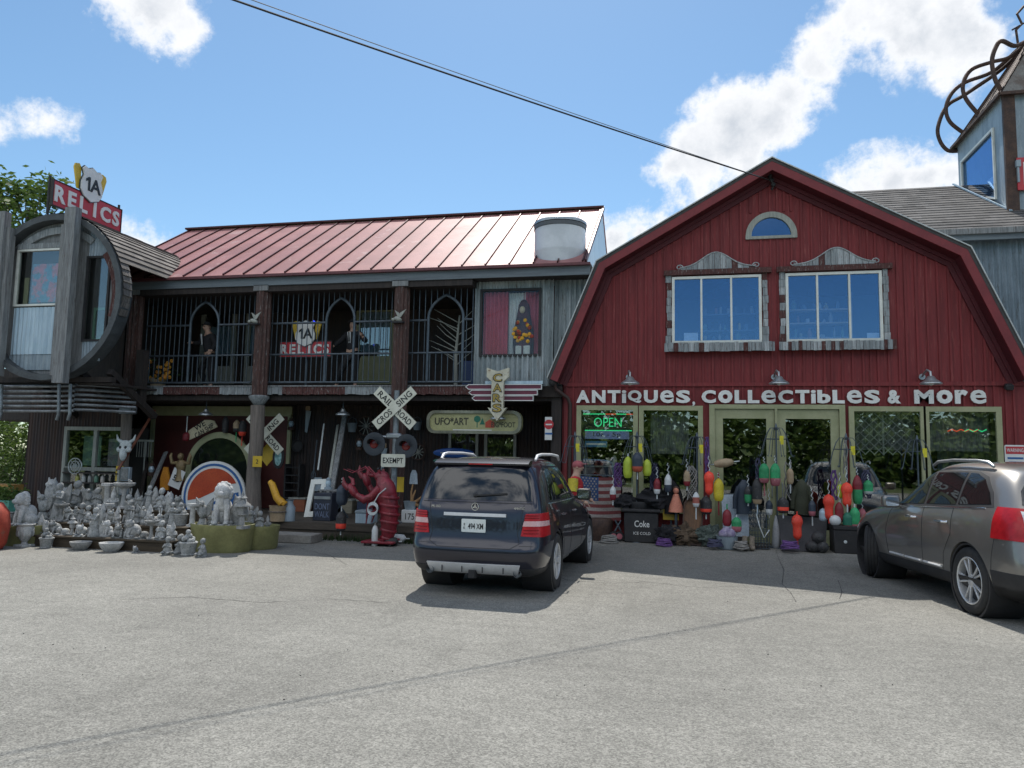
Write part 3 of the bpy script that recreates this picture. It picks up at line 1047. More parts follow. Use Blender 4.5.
# balcony back wall, doors and windows
mb = MB().b2(-15.6, -6.42, 2.2, 2.3, 3.36, 5.65)
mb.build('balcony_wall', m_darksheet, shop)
def bp(px, py, y=2.1):
    q = P(px, py, y)
    return q.x, q.z
m_blind = mat('pale_blue_blind', (.30, .40, .52), (.24, .32, .44), scale=5, stretch=(6, 1, .2), rough=.8)
for (pa, pb, pt, pbm, nm) in ((201, 232, 309, 384, 'balcony_door'), (246, 262, 309, 384, 'balcony_door'), (356, 392, 307, 384, 'balcony_door')):
    xa, zt = bp(pa, pt)
    xb, zb = bp(pb, pbm)
    zb = max(zb, 3.38)
    d = MB().prism(rect(xa, xb, zb, zt), (0, 2.195, 0), depth=.05, holes=[rect(xa + .13, xb - .13, zb + (.75 if pa > 300 else .5), zt - .13)]).build(nm, m_wframe if pa < 300 else m_cream, shop)
    MB().b2(xa + .125, xb - .125, 2.165, 2.172, zb + .45, zt - .125).build('pane', g_win, d)
    MB().b2(xa + .14, xb - .14, 2.182, 2.19, zb + .85, zt - (.14 if pa > 240 else .5)).build('blind', m_blind, d)
# corrugated bay with the dressed window
CX0, CX1 = -6.42, -3.72
sw = rect(P(482, 291, 0).x, P(540, 291, 0).x, 4.05, 5.54)
mb = MB()
mb.sheet(CX0, sw[0][0], 3.34, 5.76, .0, .115, .036)
mb.sheet(sw[1][0], -4.60, 3.34, 5.76, .0, .115, .036)
mb.sheet(-4.60, CX1, 3.34, 5.76, .13, .115, .036)
mb.sheet(sw[0][0], sw[1][0], 3.34, sw[0][1], .0, .115, .036)
mb.sheet(sw[0][0], sw[1][0], sw[2][1], 5.76, .0)
mb.build('corrugated_bay', m_galvold, shop, angle=80)
MB().b2(-6.42, -3.74, -.35, .06, 5.745, 5.99).b2(-16.2, -3.9, 7.1, 7.3, .1, 6.1).b2(-16.2, -16.0, 2.2, 7.1, .1, 6.1).b2(-16.2, -6.42, 2.3, 2.34, 5.6, 6.4).build('rear_wall', m_darkwood, shop)
fr = window(shop, 'dressed_window', sw[0][0] - .03, sw[1][0] + .03, sw[0][1] - .03, sw[2][1] + .03, .03, .05, m_black, glass('clear_dressed_pane', (.92, .93, .92), -.01), fd=.06)
def curtain(mb, x0, x1, z0, z1, y, folds=7, amp=.035, gather=0.0):
    n = folds * 8
    vs, fs = [], []
    for i in range(n + 1):
        t = i / n
        for j, z in enumerate((z0, z0 * .6 + z1 * .4, z1)):
            xx = x0 + (x1 - x0) * t
            if gather:
                xx += gather * (1 - abs(j - 0) / 2) * (t)
            vs.append((xx, y + amp * math.sin(2 * PI * folds * t + .3 * j), z))
    for i in range(n):
        for j in range(2):
            fs.append((3 * i + j, 3 * i + 3 + j, 3 * i + 4 + j, 3 * i + 1 + j))
    mb.add(vs, fs)
m_mauve = mat('mauve_curtain', (.52, .12, .19), (.44, .06, .08), scale=1.2, stretch=(1, 1, .8), rough=.85)
mb = MB()
xa, xb = sw[0][0], sw[1][0]
curtain(mb, xa + .02, xa + .60, sw[0][1] + .02, sw[2][1] - .02, .12, 6)
curtain(mb, xb - .40, xb - .02, sw[0][1] + .02, sw[2][1] - .02, .20, 4)
mb.build('curtain', m_mauve, fr, 80)
mb = MB()
curtain(mb, xa + .55, xb - .35, sw[0][1] + .02, sw[2][1] - .02, .24, 6, .025)
mb.build('sheer_curtain', mat('white_sheer', (.80, .84, .86), (.70, .75, .78), rough=.8), fr, 80)
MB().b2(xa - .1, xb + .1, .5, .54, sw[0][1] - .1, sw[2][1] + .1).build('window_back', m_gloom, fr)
# covered part below: ceiling, wall, panel, deck
MB().b2(-15.6, -4.4, .02, 1.75, 3.02, 3.14).build('porch_ceiling', m_darkwood, shop)
MB().b2(-6.42, -4.38, -.1, .0, 3.1, 3.34).b2(-4.62, -4.40, -.02, 1.7, .1, 3.1).build('corner_wall', m_darkwood, shop)
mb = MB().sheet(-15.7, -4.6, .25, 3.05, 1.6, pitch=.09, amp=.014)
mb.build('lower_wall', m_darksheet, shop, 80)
pa, pb = P(150, 450, 1.4), P(288, 450, 1.4)
pn = MB().b2(pa.x, pb.x, 1.5, 1.57, .35, 2.98).build('red_panel', mat('dull_red_panel', (.105, .022, .018), (.075, .018, .015), scale=1.5, rough=.6, fine=.15), shop)
MB().b2(pa.x - .05, pb.x + .03, 1.44, 1.499, 2.72, 2.97).b2(pa.x - .05, pa.x + .04, 1.42, 1.498, .35, 2.73).b2(pb.x - .06, pb.x + .03, 1.42, 1.498, .35, 2.73).build('panel_trim', m_cream, pn)
# lower windows behind the oval sign
for (p0, p1) in ((448, 478), (484, 516)):
    a, b = P(p0, 450, 1.5), P(p1, 450, 1.5)
    window(shop, 'porch_window', a.x, b.x, .9, 2.75, 1.57, .07, m_wframe, g_win, fd=.07)
deck = MB()
y = -1.72
while y < 1.55:
    deck.b2(-12.6, -4.7, y, min(y + .138, 1.58), .31, .345)
    y += .145
deck.b2(-12.6, -4.7, -1.72, -1.68, .03, .308)
deck.b2(-12.6, -4.7, -1.76, -1.722, .20, .335)
deck.build('porch_deck', mat('weathered_deck', (.085, .07, .055), (.06, .05, .04), scale=3, stretch=(.6, 8, 8), rough=.85, fine=.35, bump=.3), shop)
mb = MB()
yb = .30
xd = P(560, 250, yb).x
mb.lathe([(.0, 5.8), (.585, 5.8), (.585, 6.40), (.59, 6.42), (.585, 6.44), (.585, 6.94)], 40, Matrix.Translation((xd, yb, 0)))
dr = mb.build('roof_drum', mat('white_drum', (.60, .63, .66), (.50, .53, .56), scale=2, rough=.35, fine=.05), shop)
MB().lathe([(.0, 6.945), (.60, 6.945), (.60, 7.03), (.0, 7.04)], 40, Matrix.Translation((xd, yb, 0))).build('drum_band', mat('dark_drum_band', (.09, .10, .11), rough=.5), dr)
MB().lathe([(.0, 7.045), (.61, 7.045), (.61, 7.10), (.56, 7.14), (.0, 7.16)], 40, Matrix.Translation((xd, yb, 0))).build('drum_lid', m_alum, dr)
# ================================================================== barrel-fronted wing
bw = thing('barrel_shop_wing', 'round barrel-fronted grey shop wing with shingled curved roof', 'shop building', (-15.93, -2, 0.0))
BX, BZ, BR = -15.93, 5.23, 1.93
BY0, BY1 = -2.0, 3.4
def bc(r, a):
    return (BX + r * math.cos(a), BZ + r * math.sin(a))
mb = MB()
nseg = 40
for i in range(nseg):                                     # thick rim
    a0, a1 = 2 * PI * i / nseg, 2 * PI * (i + 1) / nseg
    mb.prism([bc(BR - .14, a0), bc(BR, a0), bc(BR, a1), bc(BR - .14, a1)], (0, BY0 + .2, 0), depth=.34)
mb.build('rim', mat('dark_grey_rim', (.075, .085, .09), (.05, .055, .06), scale=4, rough=.6, fine=.2), bw)
mb = MB()
for i in range(12, 31):
    a0, a1 = PI * i / 20 - .35 * PI, PI * (i + 1) / 20 - .35 * PI
mb.cur = 0
n = 46
for i in range(n):
    a0, a1 = -.25 + (PI + .5) * i / n, -.25 + (PI + .5) * (i + 1) / n
    p0, p1 = bc(BR + .02, a0), bc(BR + .02, a1)
    yend = BY1 if p0[1] > 5.86 and p1[1] > 6.0 else -1.84
    if i < n / 2:
        shingles(mb, (p0[0], BY0 - .1, p0[1]), (0, yend - BY0 + .1, 0), (p1[0] - p0[0], 0, p1[1] - p0[1]), 17, 1, .022)
    else:
        shingles(mb, (p1[0], BY0 - .1, p1[1]), (0, yend - BY0 + .1, 0), (p0[0] - p1[0], 0, p0[1] - p1[1]), 17, 1, .022)
mb.build('roof', m_shingle2, bw)
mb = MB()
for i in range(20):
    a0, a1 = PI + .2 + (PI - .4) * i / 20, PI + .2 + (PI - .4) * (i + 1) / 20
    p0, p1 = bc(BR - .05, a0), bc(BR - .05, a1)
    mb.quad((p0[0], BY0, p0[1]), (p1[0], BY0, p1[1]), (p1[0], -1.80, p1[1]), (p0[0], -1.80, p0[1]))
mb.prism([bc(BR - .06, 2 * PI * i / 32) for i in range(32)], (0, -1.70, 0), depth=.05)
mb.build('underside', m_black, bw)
# face: boards and sheet round two windows
wx0, wx1, wz0, wz1 = -17.02, -15.52, 5.07, 6.38
sx0, sx1, sz0, sz1 = -15.12, -14.52, 4.22, 6.16
face = [bc(BR - .15, 2 * PI * i / 48) for i in range(48)]
MB().prism(face, (0, BY0 + .16, 0), depth=.05, holes=[rect(wx0, wx1, wz0, wz1), rect(sx0, sx1, sz0, sz1)]).build('front_wall', m_greywood, bw)
mb = MB()
mb.sheet(wx0, wx1 + .02, 3.92, 5.02, BY0 + .06, .11, .016)
sh = mb.build('pale_sheet_panel', m_galvpale, bw, 80)
mb = MB()
mb.sheet(wx0 - .03, wx1 + .05, 3.56, 3.91, BY0 + .075, .11, .010)
mb.build('grey_sheet_panel', m_galv, bw, 80)
mb = MB()
f = lambda x: BZ + math.sqrt(max(.01, (BR - .17) ** 2 - (x - BX) ** 2))
mb.sheet(sx0 + .02, -14.35, 6.17, 6.5, BY0 + .08, .08, .012, top=f)
mb.build('grey_sheet_panel', m_galv, bw, 80)
mb = MB()
mb.sheet(sx0 + .02, -14.62, 3.75, 4.2, BY0 + .08, .08, .012)
mb.build('grey_sheet_panel', m_galv, bw, 80)
mb = MB()
mb.b2(wx0 - .02, wx1 + .03, BY0 + .03, BY0 + .10, 6.41, 6.53)
for i in range(8):
    a0, a1 = PI * .30 + PI * .42 * i / 8, PI * .30 + PI * .42 * (i + 1) / 8
    mb.prism([bc(BR - .42, a0), bc(BR - .26, a0), bc(BR - .26, a1), bc(BR - .42, a1)], (0, BY0 + .10, 0), depth=.06)
mb.build('head_boards', m_driftwood, bw)
fr = window(bw, 'picture_window', wx0 - .02, wx1 + .02, wz0 - .02, wz1 + .02, BY0 + .10, .045, m_white, g_win, fd=.07)
# quilt-like picture behind the pane
m_paint = mat('mixed_pink_blue_picture', (.60, .16, .20), (.08, .26, .42), scale=4, rough=.6, fine=.4, fscale=14, c3=(.08, .18, .08), lo=.42, hi=.56)
MB().b2(wx0 + .30, wx1 - .25, BY0 + .19, BY0 + .22, wz0 + .10, wz1 - .30).build('picture', m_paint, fr)
MB().b2(wx0 + .10, wx0 + .22, BY0 + .18, BY0 + .20, wz0 + .03, wz1 - .62).b2(wx1 - .22, wx1 - .05, BY0 + .18, BY0 + .20, wz0 + .03, wz1 - .6).build('picture_edge', m_cream, fr)
fr = window(bw, 'side_window', sx0 - .02, sx1 + .02, sz0 - .02, sz1 + .02, BY0 + .12, .05, m_black, g_win, fd=.06)
MB().prism(rect(sx0 + .15, sx1 - .02, sz0 + .02, 5.0), (0, BY0 + .22, 0), depth=.03, holes=[rect(sx0 + .21, sx1 - .08, sz0 + .08, 4.94)]).build('green_frame', mat('mid_green_frame', (.06, .20, .12)), fr)
mb = MB()
for i in range(9):
    a0 = -.30 + .95 * i / 9
    p, q = bc(BR - .30, a0), bc(BR - .30, a0 + .95 / 9)
    mb.bar((p[0], BY0 + .05, p[1]), (q[0], BY0 + .05, q[1]), .14, .06, up=(0, 1, 0))
mb.build('curved_board', m_redwood, bw)
for (x0, x1) in ((-17.38, -17.08), (-15.45, -15.16)):
    pt = MB().b2(x0, x1, -2.34, -2.16, 3.22, 7.22).build('upright_timber', m_greywood, bw)
    MB().b2(x0 - .14 if x0 > -16 else x1 + .002, x0 - .002 if x0 > -16 else x1 + .1, -2.26, -2.10, 3.4, 6.85).build('side_timber', m_greywood, pt)
# wall and window under the barrel, pipes and braces
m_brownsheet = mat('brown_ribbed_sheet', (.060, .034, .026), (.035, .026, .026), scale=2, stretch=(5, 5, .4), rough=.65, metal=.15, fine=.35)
lx0, lx1 = P(25, 450, 0).x, P(125, 450, 0).x
qx0, qz1 = P(66, 427, 0).x, 2.34
mb = MB()
mb.sheet(lx0, qx0, .1, 3.4, .05, .09, .012)
mb.sheet(qx0, lx1 + .1, qz1, 3.4, .05, .09, .012)
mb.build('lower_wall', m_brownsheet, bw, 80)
mb = MB().b2(-19.9, lx0, .06, 3.9, 2.5, 3.85).b2(-18.6, -15.76, .06, .16, 3.42, 5.9).b2(lx0, lx0 + .06, .07, 4, .1, 3.4).b2(lx0, lx1 + .1, 3.9, 4.0, .1, 3.4).b2(lx0, lx1 + .1, .07, 4, 3.36, 3.42)
mb.build('back_wall', m_darkwood, bw)
fr = window(bw, 'lower_window', qx0, lx1, .45, qz1, .04, .09, m_wframe, g_win, xs=(qx0 + (lx1 - qx0) * .52,), zs=(1.28,), fd=.09, mull=.09)
MB().b2(qx0 + .25, qx0 + .78, .35, .37, 1.36, 2.12).build('green_poster', mat('pale_green_poster', (.20, .36, .28), (.25, .40, .34), scale=2), fr)
MB().b2(qx0 + 1.0, qx0 + 1.5, .35, .37, 1.36, 2.05).build('pink_poster', mat('pale_lilac_poster', (.36, .30, .34), (.20, .36, .30), scale=2), fr)
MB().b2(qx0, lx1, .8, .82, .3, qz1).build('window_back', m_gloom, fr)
rail = MB()
for k in range(6):
    z = 3.20 - .115 * k
    rail.tube([(-18.2, -1.75, z), (-15.9, -1.75, z), (-15.45, -1.65, z + .02)], .032, 8)
    rail.tube([(-15.5, -1.60, z + .05), (-15.2, -1.45, z + .05), (-14.6, -.7, z + .05), (-14.75, -.55, z + .04)], .034, 8)
for x in (-15.72, -15.42, -17.3):
    rail.tube([(x, -1.83, 3.24), (x + .03, -1.84, 2.9), (x + .07, -1.86, 2.55), (x + .02, -1.84, 2.42)], .036, 8)
rail.build('pipe_rail', m_pipe, bw)
mb = MB()
for x in (-16.9, -15.4, -14.6):
    mb.bar((x, -1.6, 3.55), (x, .0, 2.6), .14, .14)
mb.b2(-14.75, -14.55, -.6, -.4, 2.9, 4.2)
mb.b2(-18.0, -14.5, -1.68, -1.5, 3.3, 3.42).b2(-18.0, -14.5, -1.60, 0, 3.24, 3.29)
mb.build('brace', m_darkwood, bw)
fl = thing('floodlight', 'small white floodlight at the rim of the round shop front', 'lamp', tuple(P(124, 290, -1.2)))
q = P(124, 287, -1.2)
MB().box(q, (.16, .14, .10), Matrix.Rotation(.3, 3, 'X'), .015).build('lamp_head', m_white, fl)
MB().tube([(q.x - .03, -1.12, q.z + .04), (q.x - .08, -1.0, q.z + .25), (q.x - .12, -1.0, q.z + .45)], .02, 6).b2(q.x - .16, q.x - .04, -1.05, -.99, q.z + .05, q.z + .42).build('bracket', m_white, fl)
# rooftop sign, running along the ridge and facing the lot
m_signred = mat('sign_red', (.50, .035, .045), (.45, .03, .04), scale=1.5, rough=.4, fine=.06)
m_signwhite = mat('sign_white', (.74, .74, .72), (.66, .66, .64), scale=2, rough=.45, fine=.05)
m_signblack = mat('sign_black', (.014, .014, .015), rough=.5)
m_signyellow = mat('sign_yellow', (.62, .42, .03), (.52, .35, .03), scale=3, rough=.45, fine=.08)
SHIELD = [(0, -.52), (.14, -.46), (.30, -.40), (.42, -.22), (.42, 0), (.33, .22), (.40, .40), (.30, .50), (.17, .46), (0, .54), (-.17, .46), (-.30, .50), (-.40, .40), (-.33, .22), (-.42, 0), (-.42, -.22), (-.30, -.40), (-.14, -.46)]
WING = [(.0, -.30), (.10, -.30), (.26, .30), (.22, .42), (.08, .46), (.0, .36)]
def relics(root, o, U, wid, hgt, sk):
    """red board with white letters under a white route shield between two yellow wings"""
    o, U, V = Vector(o), Vector(U).normalized(), Vector((0, 0, 1))
    Nn = U.cross(V)
    bd = MB().prism(rect(-wid / 2, wid / 2, -hgt / 2, hgt / 2), o, U, V, depth=.05).build('sign_board', m_signred, root)
    MB().prism(rect(-wid / 2 - .02, wid / 2 + .02, -hgt / 2 - .02, hgt / 2 + .02), o + Nn * .0, U, V, depth=.062, holes=[rect(-wid / 2 + .005, wid / 2 - .005, -hgt / 2 + .005, hgt / 2 - .005)]).build('sign_edge', m_black, bd)
    mb = MB()
    for k, c in enumerate('RELICS'):
        mb.text(c, o + U * (-wid / 2 + wid * (k + .55) / 6.1) + Nn * .051, U, V, h=hgt * .66, depth=.02, bold=.035)
    mb.build('lettering', m_signwhite, bd)
    so = o + V * (hgt * .5 + sk * .32)
    for s in (1, -1):
        poly = [(s * (.38 + a) * sk, b * sk + .05) for a, b in WING]
        if s < 0:
            poly.reverse()
        MB().prism(poly, so, U, V, depth=.04).build('yellow_wing', m_signyellow, root)
    shd = MB().prism([(a * sk, b * sk) for a, b in SHIELD], so + Nn * .052, U, V, depth=.05).build('shield', m_signwhite, root)
    MB().prism([(a * sk * 1.05, b * sk * 1.05) for a, b in SHIELD], so + Nn * .046, U, V, depth=.03).build('shield_edge', m_iron, shd)
    MB().prism([(a * sk, b * sk) for a, b in ((-.17, -.21), (-.09, -.21), (-.09, .21), (-.155, .21), (-.26, .13), (-.26, .05), (-.17, .10))], so + Nn * .101, U, V, depth=.012).build('numeral', m_signblack, shd)
    MB().text('A', so + Nn * .103 + U * (.13 * sk), U, V, h=.42 * sk, depth=.012, bold=.02).build('numeral', m_signblack, shd)
rs = thing('rooftop_sign', 'red rooftop sign reading RELICS under a white 1A shield', 'sign', (-15.9, -1.05, 7.16))
c0, c1 = P(53, 196, -2.35), P(120, 223, .2)
relics(rs, (-15.9, -1.22, (c0.z + c1.z) / 2 + .02), (0, 1, 0), 2.15, .58, .80)
MB().cyl((-15.95, -2.31, 7.1), (-15.95, -2.31, 8.0), .03).build('sign_post', m_black, rs)
MB().cyl((-15.95, -.13, 7.1), (-15.95, -.13, 8.05), .03).build('sign_post', m_black, rs)
mb = MB().prism([(-.62, -.02), (-.5, -.08), (.55, -.08), (.75, .0), (.55, .08), (-.5, .08), (-.72, .08)], (-15.86, -1.0, (c0.z + c1.z) / 2 - .44), (0, 1, 0), (0, 0, 1), depth=.03)
mb.build('small_arrow', m_signred, rs)

# ================================================================== shingled wing and tower on the right
rw = thing('shingled_wing', 'grey shingled side wing with corrugated blue-grey wall beside the barn', 'building', (7, 1, 0))
mb = MB()
WY, WEZ, WRY, WRZ = .85, 6.72, 4.0, 8.80
shingles(mb, (1.9, WY - .05, WEZ), (11.5, 0, 0), (0, WRY - WY + .05, WRZ - WEZ), 40, 19, .013)
mb.build('roof', m_shingle, rw)
mb = MB().add([(1.9, WY, WEZ - .03), (13.4, WY, WEZ - .03), (13.4, WRY, WRZ - .02), (1.9, WRY, WRZ - .02), (1.9, 7.2, WEZ), (13.4, 7.2, WEZ)], [(0, 1, 2, 3), (3, 2, 5, 4)])
mb.build('roof_deck', m_shingle, rw)
MB().b2(1.9, 13.4, WY - .10, WY - .03, WEZ - .24, WEZ - .01).build('fascia', mat('blue_grey_fascia', (.15, .18, .20), rough=.6), rw)
MB().b2(1.9, 13.4, WY - .16, WY - .11, WEZ - .12, WEZ + .0).build('gutter', m_greywood, rw)
MB().sheet(3.4, 13.4, .1, WEZ - .12, WY + .15, .115, .022).build('corrugated_wall', mat('blue_grey_siding', (.19, .24, .28), (.13, .17, .20), scale=2.5, stretch=(3, 3, .5), rough=.55, metal=.1, fine=.25, c3=(.10, .12, .13)), rw, 80)
MB().b2(3.4, 13.4, WY + .2, WY + .3, .1, WEZ - .1).b2(13.2, 13.4, WY + .3, 7, .1, WEZ - .05).build('back_wall', m_darkwood, rw)
mb = MB()
for xx in (5.58,):
    mb.b2(xx - .10, xx + .10, WY + .02, WY + .13, 2.4, 6.46)
mb.build('peeling_post', m_driftwood, rw)
mb = MB()
mb.bar((5.33, 1.82, WEZ + (1.82 - WY) / (WRY - WY) * (WRZ - WEZ) + .05), (4.92, WRY, WRZ + .05), .05, .03)
mb.build('flashing', m_galvpale, rw)

tw = thing('lookout_tower', 'boxy grey tower room with slanted window and metal roof', 'tower', (7.2, 3.3, 7.4))
TX0, TX1, TY0, TY1, TZ = 5.36, 9.2, 2.0, 4.72, 10.12
def tface(mb, o, U, wid, z0a, z0b, z1, hole=None, th=.06):
    mb.prism([(0, z0a), (wid, z0b), (wid, z1), (0, z1)], o, U, (0, 0, 1), depth=th, holes=[hole] if hole else ())
mb = MB()
# left face, seen edge-on from the lot; U runs from the far corner to the near one
hole = [(.35, 8.62), (2.25, 8.30), (2.25, 9.42), (.35, 9.35)]
hole = [(.30, 8.72), (2.22, 7.95), (2.22, 9.55), (.30, 9.55)]
tface(mb, (TX0, TY1, 0), (0, -1, 0), TY1 - TY0, 7.4, 7.4, TZ, hole)
tface(mb, (TX0, TY0, 0), (1, 0, 0), TX1 - TX0, 7.3, 7.3, TZ, rect(.55, 3.0, 8.3, 9.5))
mb.b2(TX1 - .06, TX1, TY0, TY1, 7.4, TZ).b2(TX0, TX1, TY1 - .06, TY1, 7.4, TZ)
mb.build('wall', m_galv, tw)
fr = MB().prism([(h[0] + (-.06 if i in (0, 3) else .06), h[1] + (-.06 if i < 2 else .06)) for i, h in enumerate(hole)], (TX0 - .062, TY1, 0), (0, -1, 0), (0, 0, 1), depth=.04, holes=[hole]).build('slanted_window', m_white, tw)
MB().prism(hole, (TX0 - .03, TY1, 0), (0, -1, 0), (0, 0, 1), depth=.01).build('pane', g_sky, fr)
MB().b2(TX0 + .3, TX0 + .34, 3.0, 3.9, 8.3, 8.85).build('white_card', m_signwhite, fr)
fr = MB().prism(rect(.49, 3.06, 8.24, 9.56), (TX0, TY0 - .062, 0), (1, 0, 0), (0, 0, 1), depth=.03, holes=[rect(.55, 3.0, 8.3, 9.5)]).build('front_window', m_white, tw)
MB().prism(rect(.54, 3.01, 8.29, 9.51), (TX0, TY0 - .03, 0), depth=.01).build('pane', g_sky, fr)
MB().b2(TX0 - .08, TX0 + .16, TY0 - .14, TY0 - .062, 7.3, TZ + .05).build('corner_post', m_rust, tw)
MB().b2(TX0 + .12, TX0 + .16, TY0 - .2, TY0 - .15, 8.05, 8.5).b2(TX0 + .1, TX0 + .19, TY0 - .22, TY0 - .14, 8.4, 8.55).build('meter_box', m_galv, tw)
apex = Vector((7.3, 3.35, 13.4))
cs = [Vector((TX0 - .16, TY0 - .2, TZ)), Vector((TX1 + .15, TY0 - .2, TZ)), Vector((TX1 + .15, TY1 + .15, TZ)), Vector((TX0 - .16, TY1 + .15, TZ))]
mb = MB().add(cs + [apex], [(0, 1, 4), (1, 2, 4), (2, 3, 4), (3, 0, 4), (3, 2, 1, 0)])
rf = mb.build('roof', mat('rusty_ribbed_roof', (.20, .19, .17), (.13, .10, .08), scale=3, rough=.6, metal=.3, fine=.25, c3=(.09, .045, .03)), tw)
mb = MB()
for i in range(4):
    a, b = cs[i], cs[(i + 1) % 4]
    for k in range(9):
        s = a + (b - a) * (k / 8)
        mb.bar(s, s + (apex - s) * .985, .035, .03, up=(0, 0, 1))
    mb.bar(a, b, .07, .07)
mb.build('rib', m_rust, rf)
loops = [[(959, 151), (948, 150.5), (940, 141), (938, 127), (947, 106), (966, 94), (1002, 69), (1024, 47), (1036, 34)],
         [(965, 134), (950, 122), (946, 108), (952, 93), (966, 82), (992, 72), (1015, 52), (1034, 34)],
         [(979, 115), (966, 99), (963, 85), (971, 70), (992, 62), (1010, 57), (1030, 40)],
         [(1002, 92), (995, 79), (992, 61), (996, 47), (1002, 41), (1015, 46), (1028, 40)]]
for lp, y0 in zip(loops, (4.75, 4.4, 3.6, 2.1)):
    pts = []
    for i, (a, b) in enumerate(lp):
        pts.append(P(a, b, y0 + (3.3 - y0) * max(0, (i - 4) / (len(lp) - 5)) if i > 4 else y0))
    # smooth with a Catmull-Rom pass
    sm = []
    for i in range(len(pts) - 1):
        p0, p1, p2, p3 = pts[max(i - 1, 0)], pts[i], pts[i + 1], pts[min(i + 2, len(pts) - 1)]
        for k in range(5):
            t = k / 5
            sm.append(.5 * ((2 * p1) + (p2 - p0) * t + (2 * p0 - 5 * p1 + 4 * p2 - p3) * t * t + (3 * p1 - p0 - 3 * p2 + p3) * t ** 3))
    sm.append(pts[-1])
    MB().tube(sm, .05, 8).build('bent_pipe', m_rust, tw)
MB().tube([P(1018, 44, 3), P(1016, 30, 3), P(1022, 24, 3), P(1017, 14, 3), P(1024, 6, 3)], .03, 6).tube([P(1012, 30, 3), P(1026, 22, 3)], .02, 6).build('roof_finial', m_rust, tw)
q = P(1016, 175, 1.9)
sg = thing('tower_sign', 'red-edged white sign on the tower wall at the photo edge', 'sign', (q.x + .6, 1.9, q.z - .35))
o = Vector((q.x + .62, 1.88, q.z))
s_ = MB().prism(rect(-.62, .62, -.37, .37), o, depth=.05).build('sign_board', m_signred, sg)
MB().prism(rect(-.50, .50, -.26, .26), o + Vector((0, -.052, 0)), depth=.01).build('sign_face', m_signwhite, sg)

# ================================================================== trees, bushes, cables
def leaf_mat(name, a, b):
    m = mat(name, a, b, scale=1.3, rough=.6, fine=.35, fscale=6)
    bs = m.node_tree.nodes['Principled BSDF']
    N, L = m.node_tree.nodes, m.node_tree.links
    tl, mx = N.new('ShaderNodeBsdfTranslucent'), N.new('ShaderNodeMixShader')
    mx.inputs[0].default_value = .38
    src = bs.inputs['Base Color'].links[0].from_socket
    L.new(src, tl.inputs[0])
    L.new(bs.outputs[0], mx.inputs[1])
    L.new(tl.outputs[0], mx.inputs[2])
    L.new(mx.outputs[0], N['Material Output'].inputs['Surface'])
    return m
m_leaf = leaf_mat('fresh_leaf_green', (.12, .18, .034), (.065, .115, .022))
m_leafd = leaf_mat('deep_leaf_green', (.045, .085, .022), (.028, .055, .016))
m_bark = mat('grey_bark', (.10, .085, .07), (.06, .05, .042), scale=6, stretch=(1, 1, .3), rough=.95, fine=.4, bump=.4)
def leaves(mb, c, r, n, size):
    """n leaf faces round a clump centre"""
    c = Vector(c)
    for _ in range(n):
        d = Vector((rnd.gauss(0, .5), rnd.gauss(0, .5), rnd.gauss(0, .42))) * r
        a = Vector((rnd.uniform(-1, 1), rnd.uniform(-1, 1), rnd.uniform(-.5, .5))).normalized() * size * rnd.uniform(.6, 1.2)
        b = a.orthogonal().normalized() * a.length * .45
        b = Matrix.Rotation(rnd.uniform(0, 6.3), 3, a.normalized()) @ b
        p = c + d
        mb.add([p - a, p + b, p + a, p - b], [(0, 1, 2, 3)])
def tree(name, label, base, h, crown_c, crown_r, nclump, nleaf, lsize, lm, group=None, trunk_r=.16, cat='tree'):
    t = thing(name, label, cat, base, 0, group)
    base, cc = Vector(base), Vector(crown_c)
    tr, cr_ = MB(), MB()
    top = Vector((cc.x, cc.y, cc.z + crown_r[2] * .3))
    mid = base + (top - base) * .5 + Vector((rnd.uniform(-.2, .2), rnd.uniform(-.2, .2), 0))
    tr.tube([base, mid, top], [trunk_r, trunk_r * .7, trunk_r * .25], 9)
    for k in range(nclump):
        while True:
            d = Vector((rnd.uniform(-1, 1), rnd.uniform(-1, 1), rnd.uniform(-1, 1)))
            if .25 < d.length < 1:
                break
        p = cc + Vector((d.x * crown_r[0], d.y * crown_r[1], d.z * crown_r[2]))
        if k % 2 == 0:
            s = mid + (top - mid) * rnd.uniform(0, .8)
            tr.tube([s, s + (p - s) * .5 + Vector((0, 0, .15 * (p - s).length)), p], [trunk_r * .3, trunk_r * .16, trunk_r * .06], 5)
        leaves(cr_, p, min(crown_r) * rnd.uniform(.22, .42), nleaf, lsize)
    tr.build('trunk', m_bark, t)
    cr_.build('crown', lm, t, smooth=False)
    return t
q = P(26, 215, 6.0)
tree('leafy_tree', 'light green leafy tree rising behind the barrel-roofed shop wing', (q.x, 6, 0), 10, (q.x + .1, 6, q.z - .5), (1.85, 1.6, 2.3), 60, 60, .145, m_leaf)
bx = P(10, 455, 3.0)
bs_ = thing('bush', 'sunlit green bush beyond the left end of the shop', 'bush', (bx.x, 3, gz(3)))
mb = MB()
for k in range(150):
    leaves(mb, (bx.x + rnd.uniform(-2.2, .9), 3 + rnd.uniform(-.5, 1.2), .2 + rnd.uniform(0, 2.7)), .42, 44, .085)
mb.build('foliage', m_leaf, bs_, smooth=False)
mb = MB()
for k in range(6):
    mb.tube([(bx.x - .4 + .15 * k, 3.1, .05), (bx.x - .9 + .35 * k, 3.1 + rnd.uniform(-.3, .3), 2.0)], [.03, .012], 5)
mb.build('stems', m_bark, bs_)
